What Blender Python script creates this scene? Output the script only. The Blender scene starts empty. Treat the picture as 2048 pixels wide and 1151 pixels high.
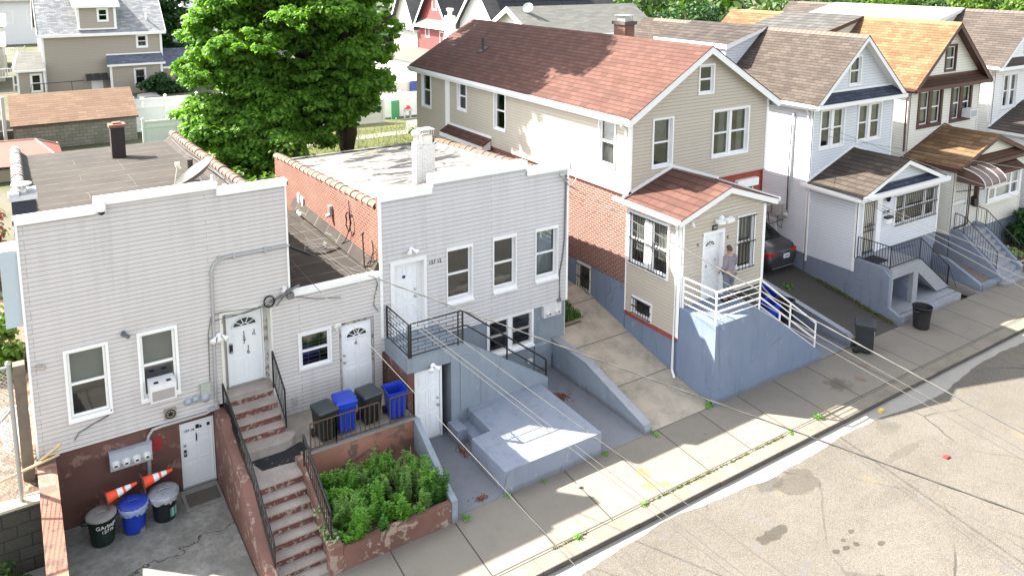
import bpy, math, random
from math import sin, cos, pi, radians, sqrt, atan2, hypot, floor
from mathutils import Vector, Matrix, Quaternion
SC = bpy.context.scene
COL = SC.collection
RNG = random.Random(7)

# ------------------------------------------------------------------ mesh builder
class MB:
    def __init__(s): s.v = []; s.f = []; s.mi = []; s.sm = []
    def face(s, pts, mi=0, smooth=False):
        n = len(s.v); s.v += [tuple(p) for p in pts]
        s.f.append(tuple(range(n, n+len(pts)))); s.mi.append(mi); s.sm.append(smooth)
    def grid(s, rows, mi=0, smooth=True, closed=False):
        n0 = len(s.v); m = len(rows[0])
        for r in rows: s.v += [tuple(p) for p in r]
        for i in range(len(rows)-1):
            for j in range(m if closed else m-1):
                a = n0+i*m+j; b = n0+i*m+(j+1) % m
                s.f.append((a, b, b+m, a+m)); s.mi.append(mi); s.sm.append(smooth)
    def box(s, x0, x1, y0, y1, z0, z1, mi=0, M=None):
        P = [(x, y, z) for z in (z0, z1) for y in (y0, y1) for x in (x0, x1)]
        if M: P = [M(*p) for p in P]
        n = len(s.v); s.v += P
        for q in ((0,2,3,1),(4,5,7,6),(0,1,5,4),(2,6,7,3),(0,4,6,2),(1,3,7,5)):
            s.f.append(tuple(n+i for i in q)); s.mi.append(mi); s.sm.append(False)
    def prism(s, ax, poly, a, b, mi=0):
        f = {'x': lambda p, t: (t, p[0], p[1]), 'y': lambda p, t: (p[0], t, p[1]), 'z': lambda p, t: (p[0], p[1], t)}[ax]
        A = [f(p, a) for p in poly]; B = [f(p, b) for p in poly]
        s.face(A, mi); s.face(B[::-1], mi)
        for i in range(len(poly)):
            j = (i+1) % len(poly); s.face([A[i], B[i], B[j], A[j]], mi)
    def tube(s, pts, r, n=6, mi=0, caps=True, smooth=True):
        P = [Vector(p) for p in pts]; rows = []
        up = Vector((0, 0, 1))
        for i, p in enumerate(P):
            d = (P[min(i+1, len(P)-1)]-P[max(i-1, 0)]).normalized()
            a = d.cross(up)
            if a.length < 1e-3: a = d.cross(Vector((1, 0, 0)))
            a.normalize(); b = a.cross(d).normalized()
            rr = r[i] if isinstance(r, (list, tuple)) else r
            off = pi/4 if n == 4 else 0
            rows.append([p+a*rr*cos(off+2*pi*k/n)+b*rr*sin(off+2*pi*k/n) for k in range(n)])
        s.grid(rows, mi, smooth and n > 4, True)
        if caps: s.face(rows[0][::-1], mi); s.face(rows[-1], mi)
    def lathe(s, c, prof, n=20, mi=0, axis=None, caps=False):
        c = Vector(c); Q = Vector((0, 0, 1)).rotation_difference(Vector(axis)) if axis else Quaternion()
        rows = [[c+Q @ Vector((r*cos(2*pi*k/n), r*sin(2*pi*k/n), z)) for k in range(n)] for r, z in prof]
        s.grid(rows, mi, True, True)
        if caps: s.face(rows[0][::-1], mi); s.face(rows[-1], mi)
    def loft(s, secs, mi=0, caps=True, smooth=False):
        s.grid(secs, mi, smooth, True)
        if caps: s.face(secs[0][::-1], mi); s.face(secs[-1], mi)
    def wall(s, M, top, z0, holes=(), mi=0):
        """M(u,w,z); top=[(u,z)...] polyline; rectangular holes (u0,u1,za,zb)"""
        us = sorted(set([round(p[0], 4) for p in top]+[round(h[i], 4) for h in holes for i in (0, 1)]))
        us = [u for u in us if top[0][0]-1e-6 <= u <= top[-1][0]+1e-6]
        def tz(u, side):
            for (a, za), (b, zb) in zip(top, top[1:]):
                if b-a < 1e-6: continue
                if (side > 0 and a-1e-6 <= u < b-1e-6) or (side < 0 and a+1e-6 < u <= b+1e-6):
                    return za+(zb-za)*(u-a)/(b-a)
            return top[-1][1]
        for a, b in zip(us, us[1:]):
            if b-a < 1e-5: continue
            ta, tb = tz(a, 1), tz(b, -1); m = (a+b)/2
            hs = sorted([(h[2], h[3]) for h in holes if h[0] < m < h[1]])
            z = z0
            for h0, h1 in hs:
                if h0 > z+1e-5: s.face([M(a, 0, z), M(b, 0, z), M(b, 0, h0), M(a, 0, h0)], mi)
                z = max(z, h1)
            s.face([M(a, 0, z), M(b, 0, z), M(b, 0, tb), M(a, 0, ta)], mi)

def wpos(o):
    p = Vector((0, 0, 0))
    while o: p += o.location; o = o.parent
    return p
def obj(name, mb, mats, parent=None, at=None, **kw):
    me = bpy.data.meshes.new(name)
    off = wpos(parent) if parent else Vector((0, 0, 0))
    if at is not None: off = off+Vector(at)
    me.from_pydata([(v[0]-off.x, v[1]-off.y, v[2]-off.z) for v in mb.v], [], mb.f)
    if not isinstance(mats, (list, tuple)): mats = [mats]
    for m in mats: me.materials.append(m)
    me.polygons.foreach_set('material_index', mb.mi)
    me.polygons.foreach_set('use_smooth', mb.sm)
    me.update()
    o = bpy.data.objects.new(name, me); COL.objects.link(o)
    if parent: o.parent = parent
    if at is not None: o.location = at
    for k, v in kw.items(): o[k] = v
    return o
def tag(o, label, cat, group=None):
    o['label'] = label; o['category'] = cat
    if group: o['group'] = group
    return o
def thing(name, label, cat, loc, group=None):
    o = bpy.data.objects.new(name, None); COL.objects.link(o); o.location = loc
    o.empty_display_size = .3
    return tag(o, label, cat, group)
def struct(name, mb, mats, kind='structure'):
    o = obj(name, mb, mats); o['kind'] = kind; return o
def copy_tree(o, parent=None, loc=None, label=None, rz=None):
    c = o.copy(); COL.objects.link(c)
    if parent: c.parent = parent
    if loc is not None: c.location = loc
    if rz is not None: c.rotation_euler = (0, 0, rz)
    if label: c['label'] = label
    for ch in list(o.children): copy_tree(ch, c)
    return c
def FY(c): return lambda u, w, z: (u, c+w, z)       # wall facing -y
def FX(c): return lambda u, w, z: (c+w, u, z)       # wall facing -x
def BX(c): return lambda u, w, z: (c-w, u, z)       # wall facing +x
def BY(c): return lambda u, w, z: (u, c-w, z)

# ------------------------------------------------------------------ materials
class NT:
    def __init__(s, name):
        s.m = bpy.data.materials.new(name); s.m.use_nodes = True
        s.t = s.m.node_tree; s.b = s.t.nodes['Principled BSDF']; s.out = s.t.nodes['Material Output']
    def n(s, typ, **kw):
        x = s.t.nodes.new('ShaderNode'+typ)
        for k, v in kw.items(): setattr(x, k, v)
        return x
    def l(s, a, b): s.t.links.new(a, b)
    def set(s, sock, v):
        if hasattr(v, 'is_linked') or hasattr(v, 'links'): s.l(v, sock)
        else:
            if isinstance(v, (tuple, list)) and len(v) == 3 and sock.type == 'RGBA': v = (*v, 1)
            sock.default_value = v
    def pos(s): return s.n('NewGeometry').outputs['Position']
    def objc(s): return s.n('TexCoord').outputs['Object']
    def math(s, op, a, b=0., c=0.):
        x = s.n('Math', operation=op); s.set(x.inputs[0], a); s.set(x.inputs[1], b); s.set(x.inputs[2], c); return x.outputs[0]
    def sep(s, v): x = s.n('SeparateXYZ'); s.l(v, x.inputs[0]); return x.outputs
    def comb(s, a, b, c=0.):
        x = s.n('CombineXYZ')
        for i, q in enumerate((a, b, c)): s.set(x.inputs[i], q)
        return x.outputs[0]
    def vec(s, v, scale=(1, 1, 1), loc=(0, 0, 0)):
        x = s.n('Mapping'); s.l(v, x.inputs[0]); x.inputs['Scale'].default_value = scale; x.inputs['Location'].default_value = loc
        return x.outputs[0]
    def noise(s, v, scale, detail=3., rough=.55, dist=0.):
        x = s.n('TexNoise'); s.l(v, x.inputs['Vector']); x.inputs['Scale'].default_value = scale
        x.inputs['Detail'].default_value = detail; x.inputs['Roughness'].default_value = rough; x.inputs['Distortion'].default_value = dist
        return x.outputs['Fac']
    def ramp(s, f, stops, interp='LINEAR'):
        x = s.n('ValToRGB'); s.set(x.inputs[0], f); e = x.color_ramp.elements; x.color_ramp.interpolation = interp
        while len(e) < len(stops): e.new(.5)
        for k, (p, c) in enumerate(stops):
            e[k].position = p
            e[k].color = (c, c, c, 1) if isinstance(c, (int, float)) else (*c, 1)
        return x.outputs[0]
    def mix(s, f, a, b, mode='MIX'):
        x = s.n('MixRGB', blend_type=mode); s.set(x.inputs[0], f); s.set(x.inputs[1], a); s.set(x.inputs[2], b); return x.outputs[0]
    def bump(s, h, dist=.01, strength=1.):
        x = s.n('Bump'); s.set(x.inputs['Height'], h); x.inputs['Distance'].default_value = dist; x.inputs['Strength'].default_value = strength
        s.l(x.outputs[0], s.b.inputs['Normal'])
    def brick(s, v, w, h, mortar, c1, c2, cm, offset=.5, freq=2, smooth=.1, bias=0.):
        x = s.n('TexBrick'); s.l(v, x.inputs['Vector']); x.offset = offset; x.offset_frequency = freq; x.squash = 1
        for k, q in (('Color1', c1), ('Color2', c2), ('Mortar', cm)): s.set(x.inputs[k], q)
        for k, q in (('Scale', 1), ('Mortar Size', mortar), ('Mortar Smooth', smooth), ('Bias', bias), ('Brick Width', w), ('Row Height', h)): x.inputs[k].default_value = q
        return x.outputs['Color'], x.outputs['Fac']
    def wallv(s):
        p = s.sep(s.pos()); return s.comb(s.math('ADD', p[0], p[1]), p[2])
    def fin(s, col, rough=.6, metal=0., spec=.5):
        s.set(s.b.inputs['Base Color'], col); s.set(s.b.inputs['Roughness'], rough); s.b.inputs['Metallic'].default_value = metal
        s.b.inputs['Specular IOR Level'].default_value = spec
        return s.m
def sc(c, k): return tuple(x*k for x in c)

def plain(name, c, rough=.5, metal=0., var=.12, scale=6., spec=.5):
    k = NT(name); v = k.objc()
    f = k.noise(v, scale, 4)
    return k.fin(k.mix(f, sc(c, 1-var), sc(c, 1+var)), k.ramp(f, [(.3, max(0, rough-.08)), (.7, min(1, rough+.08))]), metal, spec)
def siding(name, c, row=.105, dirt=.3, w=3.66, lap=.62):
    k = NT(name); v = k.wallv(); p = k.pos()
    sv = k.sep(v); col, fac = k.brick(k.comb(k.math('MULTIPLY', sv[0], .6), sv[1]), w*.95, row, .0036, sc(c, 1.), sc(c, .965), sc(c, lap), .37, 3, .15)
    z = k.sep(v)[1]
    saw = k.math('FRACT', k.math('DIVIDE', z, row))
    streak = k.noise(k.vec(v, (2.6, .22, 1)), 1.7, 5, .65)
    big = k.noise(p, .35, 3)
    d = k.math('MULTIPLY', k.ramp(streak, [(.45, 0.), (.75, 1.)]), k.ramp(big, [(.35, .3), (.7, 1.)]))
    col = k.mix(k.math('MULTIPLY', d, dirt*1.6), col, sc(c, .62))
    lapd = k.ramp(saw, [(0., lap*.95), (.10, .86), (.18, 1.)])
    col = k.mix(1., col, lapd, 'MULTIPLY')  # lap lines: shade at each board edge multiplied into the colour
    fine = k.noise(p, 40, 2)
    col = k.mix(.05, col, fine)
    k.bump(k.math('SUBTRACT', k.ramp(saw, [(0, 1.), (.93, .1), (1., 0.)]), k.math('MULTIPLY', fac, .5)), .014, .7)
    return k.fin(col, .5)
def shingle(name, cs, axis='y', row=.2, w=.34, kz=1.9, gap=.45, con=.38):
    row = max(row, .19); w = max(w, .34)
    k = NT(name); p = k.sep(k.pos()); a = p[1] if axis == 'y' else p[0]
    v = k.comb(a, k.math('MULTIPLY', p[2], kz))
    col, fac = k.brick(v, w, row, .013, cs[0], cs[1], sc(cs[0], gap), .37, 2, .3)
    n2 = k.noise(k.pos(), .8, 4); n1 = k.noise(k.pos(), 30, 3)
    col = k.mix(k.ramp(n2, [(.35, 0.), (.65, .5)]), col, cs[2])
    col = k.mix(k.ramp(n1, [(.3, .25), (.7, 0.)]), col, sc(cs[0], .55))
    c2, f2 = k.brick(v, w, row, .0, (1-.6*con,)*3, (1+.45*con,)*3, (1, 1, 1), .37, 2)
    col = k.mix(.75, col, c2, 'MULTIPLY')
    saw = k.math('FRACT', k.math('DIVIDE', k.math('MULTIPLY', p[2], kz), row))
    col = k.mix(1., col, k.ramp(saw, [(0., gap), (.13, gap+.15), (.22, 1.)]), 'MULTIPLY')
    k.bump(k.math('ADD', k.math('SUBTRACT', 1., saw), k.math('MULTIPLY', n1, .4)), .012, .6)
    return k.fin(col, .9, 0, .2)
def bricks(name, c1, c2, cm, w=.21, h=.072, mort=.011, grime=.35, gc=None):
    k = NT(name); v = k.wallv()
    col, fac = k.brick(v, w, h, mort, c1, c2, cm, .5, 2, .2)
    n = k.noise(k.pos(), 1.1, 5, .65); f = k.noise(k.pos(), 25, 3)
    col = k.mix(k.math('MULTIPLY', k.ramp(n, [(.45, 0.), (.7, 1.)]), grime), col, gc or cm)
    col = k.mix(k.ramp(f, [(.35, .3), (.65, 0.)]), col, sc(c1, .5))
    k.bump(k.math('SUBTRACT', k.math('MULTIPLY', f, .4), fac), .008, .8)
    return k.fin(col, .85, 0, .3)
def concrete(name, c, dirt=.5, dc=None, scale=1., bump=.004, rough=.85):
    k = NT(name); p = k.pos()
    n1 = k.noise(p, .7*scale, 5, .65); n2 = k.noise(p, 5*scale, 5, .65); n3 = k.noise(p, 60*scale, 3)
    dc = dc or sc(c, .5)
    f = k.math('MULTIPLY', k.ramp(n1, [(.35, 0.), (.68, 1.)]), k.ramp(n2, [(.3, .35), (.7, 1.)]))
    col = k.mix(k.math('MULTIPLY', f, dirt), c, dc)
    col = k.mix(k.ramp(n3, [(.32, .3), (.6, 0.)]), col, sc(c, .55))
    k.bump(k.math('ADD', n3, n2), bump, .6)
    return k.fin(col, rough, 0, .3)
def painted(name, c, c2, rough=.55):
    k = NT(name); p = k.pos(); s = k.sep(p)
    n1 = k.noise(p, .9, 5, .6); n2 = k.noise(k.vec(p, (3.2, 3.2, .5)), 1.3, 5, .65); n3 = k.noise(p, 38, 3); n4 = k.noise(p, 2.6, 6, .7, .5)
    col = k.mix(k.ramp(n1, [(.35, 0.), (.68, .7)]), c, c2)
    col = k.mix(k.ramp(n2, [(.52, 0.), (.72, .55)]), col, sc(c, .62))
    col = k.mix(k.ramp(n4, [(.635, 0.), (.655, .6)]), col, tuple(min(1, x*1.4+.04) for x in c))
    base = k.math('SUBTRACT', k.ramp(k.math('DIVIDE', s[2], .35), [(0., 1.), (1., 0.)]), k.math('MULTIPLY', n4, .75))
    col = k.mix(k.ramp(base, [(.1, 0.), (.4, .5)]), col, (.12, .11, .095))
    wv = k.n('MixRGB'); wv.inputs[0].default_value = .22; k.l(p, wv.inputs[1])
    nz = k.n('TexNoise'); nz.inputs['Scale'].default_value = 1.7; nz.inputs['Detail'].default_value = 5; k.l(p, nz.inputs['Vector']); k.l(nz.outputs['Color'], wv.inputs[2])
    vo = k.n('TexVoronoi', feature='DISTANCE_TO_EDGE'); vo.inputs['Scale'].default_value = .55; k.l(wv.outputs[0], vo.inputs['Vector'])
    cr = k.math('MULTIPLY', k.ramp(vo.outputs['Distance'], [(.003, 1.), (.009, 0.)]), k.ramp(n1, [(.5, 0.), (.6, .6)]))
    col = k.mix(cr, col, sc(c, .4))
    k.bump(k.math('SUBTRACT', k.math('ADD', k.math('MULTIPLY', n3, .35), n4), cr), .012, .5)
    return k.fin(col, k.ramp(n1, [(.3, rough-.1), (.7, rough+.15)]), 0, .35)
def peeling(name, c, under, amount=.5, scale=3., dirt=.4):
    k = NT(name); p = k.pos()
    n = k.noise(p, scale, 6, .7, .4); n2 = k.noise(p, .9, 4); n3 = k.noise(p, 50, 2)
    col = k.mix(k.ramp(n2, [(.35, 0.), (.7, dirt)]), c, sc(c, .45))
    col = k.mix(k.ramp(n, [(1-amount, 0.), (1-amount+.03, 1.)]), col, under)
    col = k.mix(k.ramp(n3, [(.3, .25), (.6, 0.)]), col, sc(c, .6))
    k.bump(k.math('ADD', n, k.math('MULTIPLY', n3, .3)), .02, .5)
    return k.fin(col, .8, 0, .3)
def leafmat(name, cols, tr=.35, spec=.3):
    k = NT(name); r = k.n('NewGeometry').outputs['Random Per Island']
    col = k.ramp(r, [(i/(len(cols)-1), c) for i, c in enumerate(cols)])
    k.fin(col, .5, 0, spec)
    t = k.n('BsdfTranslucent'); k.l(k.mix(1., col, (1.3, 1.5, .6), 'MULTIPLY'), t.inputs[0])
    mx = k.n('MixShader'); mx.inputs[0].default_value = tr
    k.l(k.b.outputs[0], mx.inputs[1]); k.l(t.outputs[0], mx.inputs[2]); k.l(mx.outputs[0], k.out.inputs[0])
    return k.m
def glassmat(name, tint=(.75, .85, .88), refl=.22):
    k = NT(name)
    g = k.n('BsdfGlossy'); g.inputs['Color'].default_value = (.9, .95, 1, 1); g.inputs['Roughness'].default_value = .04
    n = k.n('Bump'); n.inputs['Distance'].default_value = .01; n.inputs['Strength'].default_value = .25
    k.l(k.noise(k.pos(), 1.5, 2), n.inputs['Height']); k.l(n.outputs[0], g.inputs['Normal'])
    t = k.n('BsdfTransparent'); t.inputs[0].default_value = (*tint, 1)
    lw = k.n('LayerWeight'); lw.inputs[0].default_value = .35
    f = k.math('ADD', k.math('MULTIPLY', lw.outputs['Facing'], .35), refl*.6)
    mx = k.n('MixShader'); k.l(f, mx.inputs[0]); k.l(t.outputs[0], mx.inputs[1]); k.l(g.outputs[0], mx.inputs[2])
    k.l(mx.outputs[0], k.out.inputs[0]); return k.m
# ------------------------------------------------------------------ shared materials
WHITE = plain('white_trim', (0.78, 0.79, 0.8), .45, var=.05)
WHITE2 = plain('white_vinyl', (.86, .87, .86), .5, var=.05)
OFFW = plain('aged_white', (.66, .65, .60), .6, var=.15)
DOORW = plain('door_white', (.80, .83, .86), .35, var=.04)
IRON = plain('black_iron', (.012, .012, .014), .4, var=.3)
RUST = plain('rusty_iron', (.085, .05, .035), .8, var=.45, scale=14)
METAL = plain('galvanised', (.42, .43, .43), .4, .7, .15)
GREYP = plain('grey_plastic', (.40, .41, .42), .5)
CABLE = plain('cable_dark', (.03, .03, .032), .6)
CABLEL = plain('cable_light', (.055, .053, .05), .6)
CABLEG = plain('cable_grey', (.16, .16, .16), .55)
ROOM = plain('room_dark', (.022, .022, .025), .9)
BLIND = plain('blind_beige', (.60, .58, .52), .8, var=.15, scale=3)
LACE = plain('lace_curtain', (.55, .54, .50), .9, var=.2)
BLUEP = plain('blue_plastic', (.012, .045, .42), .38, var=.12)
DARKP = plain('dark_plastic', (.022, .026, .03), .45, var=.2)
GLASS = glassmat('window_glass', (.46, .50, .50), .10)
GLASSB = glassmat('window_glass_bright', (.8, .88, .9), .42)
BROWNT = plain('brown_trim', (.075, .032, .024), .5)
BLACKR = plain('black_rubber', (.012, .012, .013), .8)

SID1 = siding('siding_greige', (.60, .575, .565), .105)
SID2 = siding('siding_cool_grey', (.575, .575, .59), .125)
SID3 = siding('siding_beige', (.475, .43, .36), .115, .12)
SID3L = SID3
SID4 = siding('siding_pale_blue', (.62, .66, .72), .115, .1)
SID4D = SID4
SID5 = siding('siding_cream', (.72, .71, .64), .12, .1)
SID6 = siding('siding_white', (.78, .79, .80), .12, .08)
SIDT = siding('siding_taupe', (.33, .295, .245), .13, .1, lap=.7)
SIDR = siding('siding_red', (0.275, 0.0303, 0.0275), .25, .3, .4, .7)
SIDC = siding('siding_ivory', (.74, .72, .64), .14, .1)

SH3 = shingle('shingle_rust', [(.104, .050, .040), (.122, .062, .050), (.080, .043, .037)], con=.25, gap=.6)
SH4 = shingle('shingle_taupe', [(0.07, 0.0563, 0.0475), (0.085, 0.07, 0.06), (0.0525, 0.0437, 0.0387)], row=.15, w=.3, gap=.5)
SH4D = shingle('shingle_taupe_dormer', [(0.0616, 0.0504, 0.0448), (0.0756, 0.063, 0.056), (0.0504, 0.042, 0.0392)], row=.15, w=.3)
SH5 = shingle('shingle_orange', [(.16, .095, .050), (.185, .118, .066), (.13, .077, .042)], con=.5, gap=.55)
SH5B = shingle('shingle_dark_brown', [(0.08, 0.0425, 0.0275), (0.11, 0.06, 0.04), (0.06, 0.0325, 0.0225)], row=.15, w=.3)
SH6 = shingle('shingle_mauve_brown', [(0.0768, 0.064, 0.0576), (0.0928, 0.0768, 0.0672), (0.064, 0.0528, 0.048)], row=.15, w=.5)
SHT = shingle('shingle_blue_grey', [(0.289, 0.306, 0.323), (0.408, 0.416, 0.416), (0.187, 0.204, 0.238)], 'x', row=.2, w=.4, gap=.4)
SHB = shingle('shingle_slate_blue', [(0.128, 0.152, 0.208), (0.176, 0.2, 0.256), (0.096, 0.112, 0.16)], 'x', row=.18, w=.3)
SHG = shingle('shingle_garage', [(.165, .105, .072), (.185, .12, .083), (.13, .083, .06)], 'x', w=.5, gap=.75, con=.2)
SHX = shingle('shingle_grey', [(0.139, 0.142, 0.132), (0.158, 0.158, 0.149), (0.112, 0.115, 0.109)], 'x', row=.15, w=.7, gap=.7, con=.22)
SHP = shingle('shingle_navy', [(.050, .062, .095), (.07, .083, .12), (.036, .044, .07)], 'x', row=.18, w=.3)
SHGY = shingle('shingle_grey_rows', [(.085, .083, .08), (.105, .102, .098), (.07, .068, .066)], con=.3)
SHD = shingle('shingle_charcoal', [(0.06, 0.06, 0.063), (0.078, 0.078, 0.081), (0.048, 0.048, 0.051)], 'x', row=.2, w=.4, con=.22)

BRK2 = bricks('brick_orange', (.13, .034, .022), (.175, .055, .036), (.25, .165, .13), w=.24, h=.085, mort=.018, grime=.45, gc=(.26, .165, .13))
BRK3 = bricks('brick_red', (.155, .046, .032), (.205, .073, .05), (.34, .265, .235), w=.24, h=.085, mort=.017, grime=.12)
BRKR = bricks('brick_painted_red', (.33, .07, .05), (.36, .085, .06), (.27, .06, .045), grime=.1)
BRKW = bricks('brick_whitewashed', (.78, .78, .77), (.72, .72, .72), (.6, .6, .6), grime=.15)
BRKC = bricks('brick_chimney', (0.198, 0.084, 0.054), (0.24, 0.114, 0.078), (0.24, 0.18, 0.15), grime=.35, gc=(0.018, 0.018, 0.018))
BLOCK = bricks('concrete_block', (0.216, 0.212, 0.176), (0.288, 0.28, 0.232), (0.12, 0.12, 0.104), w=.42, h=.21, mort=.014, grime=.45, gc=(0.096, 0.104, 0.088))
BLOCKD = bricks('weathered_block', (.06, .057, .048), (.08, .075, .062), (.03, .03, .025), w=.5, h=.28, mort=.014, grime=.8, gc=(.07, .075, .06))

GBLUE = painted('paint_grey_blue', (.245, .285, .335), (.19, .225, .27))
GBLUEF = painted('paint_floor_blue', (.215, .25, .32), (.26, .29, .35))
HBLUE = painted('paint_house_blue', (.155, .202, .292), (.19, .23, .305))
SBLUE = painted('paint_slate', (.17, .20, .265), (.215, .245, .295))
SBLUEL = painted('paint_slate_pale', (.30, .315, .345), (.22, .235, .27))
BROWNS = peeling('stucco_maroon', (.155, .078, .064), (.235, .14, .115), .42, 1.7, .7)
TERRA = peeling('stucco_terracotta', (.36, .175, .125), (.15, .10, .08), .46, 2.4, .55)
RISER = peeling('riser_maroon', (.19, .07, .06), (.36, .30, .25), .47, 9., .4)
CHEEK = peeling('cheek_maroon', (.21, .11, .088), (.33, .255, .21), .44, 3., .65)
TREAD = concrete('tread_concrete', (.40, .36, .325), .75, (.20, .165, .15), 2.6)
CONC = concrete('concrete_old', (0.285, 0.277, 0.262), .75, (0.128, 0.124, 0.116), 1.3)
CONCD = concrete('concrete_driveway', (0.331, 0.31, 0.274), .55, (0.216, 0.198, 0.169), .9)
ASPHD = concrete('asphalt_driveway', (0.0638, 0.0585, 0.054), .6, (0.0975, 0.09, 0.0788), 1.2, .012)
SOIL = concrete('soil', (.16, .11, .075), .7, (.07, .05, .035), 2., .02)

def tarroof():
    k = NT('tar_roof'); p = k.pos(); s = k.sep(p)
    n = k.noise(p, .8, 5, .6); n3 = k.noise(p, 45, 3)
    col = k.mix(k.ramp(n, [(.35, 0.), (.65, 1.)]), (.034, .029, .0255), (.052, .045, .039))
    v = k.comb(k.math('ADD', s[0], k.math('MULTIPLY', k.noise(p, 1.2, 3), .12)), k.math('ADD', s[1], k.math('MULTIPLY', k.noise(p, .9, 3), .1)))
    _, f = k.brick(k.vec(v, (1, .35, 1)), 3.1, .34, .013, (0,)*3, (0,)*3, (1,)*3, .43, 3, .5)
    g = k.noise(p, 3, 4)
    col = k.mix(k.math('MULTIPLY', f, k.ramp(g, [(.4, .25), (.55, 1.)])), col, (.115, .105, .096))
    col = k.mix(k.ramp(n3, [(.3, .3), (.6, 0.)]), col, (.025, .022, .02))
    k.bump(k.math('ADD', n3, f), .01, .5)
    return k.fin(col, .85, 0, .25)
TAR = tarroof()
def membrane():
    k = NT('white_membrane'); p = k.pos(); s = k.sep(p)
    n = k.noise(k.vec(p, (.5, 1.3, 1)), 1.5, 6, .7, .6); m = k.noise(p, .35, 2)
    col = k.mix(k.ramp(k.noise(p, 2.5, 4), [(.4, 0.), (.7, 1.)]), (.20, .197, .185), (.16, .155, .145))
    # irregular near-black patches over the white, mostly at the rear right
    reg = k.math('MULTIPLY', k.ramp(k.math('DIVIDE', k.math('SUBTRACT', s[0], 9.0), 5.), [(.0, .0), (.5, 1.)]), k.ramp(k.math('DIVIDE', k.math('SUBTRACT', s[1], 1.4), 6.), [(0., 0.), (.25, 1.), (1., 1.)]))
    f = k.ramp(k.math('ADD', n, k.math('MULTIPLY', reg, .1)), [(.585, 0.), (.62, 1.)])
    col = k.mix(f, col, (.022, .022, .024))
    k.bump(n, .01, .4)
    return k.fin(col, .6)
MEMB = membrane()
def tilemat():
    k = NT('clay_tile'); p = k.pos(); n = k.noise(p, .6, 3); g = k.noise(p, 9, 4)
    col = k.mix(k.ramp(n, [(.40, 0.), (.6, 1.)]), (.16, .066, .038), (.10, .06, .046))
    col = k.mix(k.ramp(g, [(.4, 0.), (.75, .6)]), col, (.08, .064, .056))
    return k.fin(col, .7)
TILE = tilemat()
TILEG = plain('grey_tile', (.24, .225, .22), .8, var=.35, scale=9)
MORT = plain('mortar_dark', (.09, .075, .065), .9)
def chainmat(name, c=(.45, .46, .46), s=.055, thick=.11):
    k = NT(name); v = k.sep(k.wallv())
    a = k.math('ADD', v[0], v[1]); b = k.math('SUBTRACT', v[0], v[1])
    def line(t): return k.math('LESS_THAN', k.math('ABSOLUTE', k.math('SUBTRACT', k.math('FRACT', k.math('DIVIDE', t, s*1.4)), .5)), thick)
    f = k.math('MAXIMUM', line(a), line(b))
    k.fin(c, .5, .5)
    t = k.n('BsdfTransparent'); mx = k.n('MixShader')
    k.l(f, mx.inputs[0]); k.l(t.outputs[0], mx.inputs[1]); k.l(k.b.outputs[0], mx.inputs[2]); k.l(mx.outputs[0], k.out.inputs[0])
    return k.m
CHAIN = chainmat('chain_link')

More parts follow.
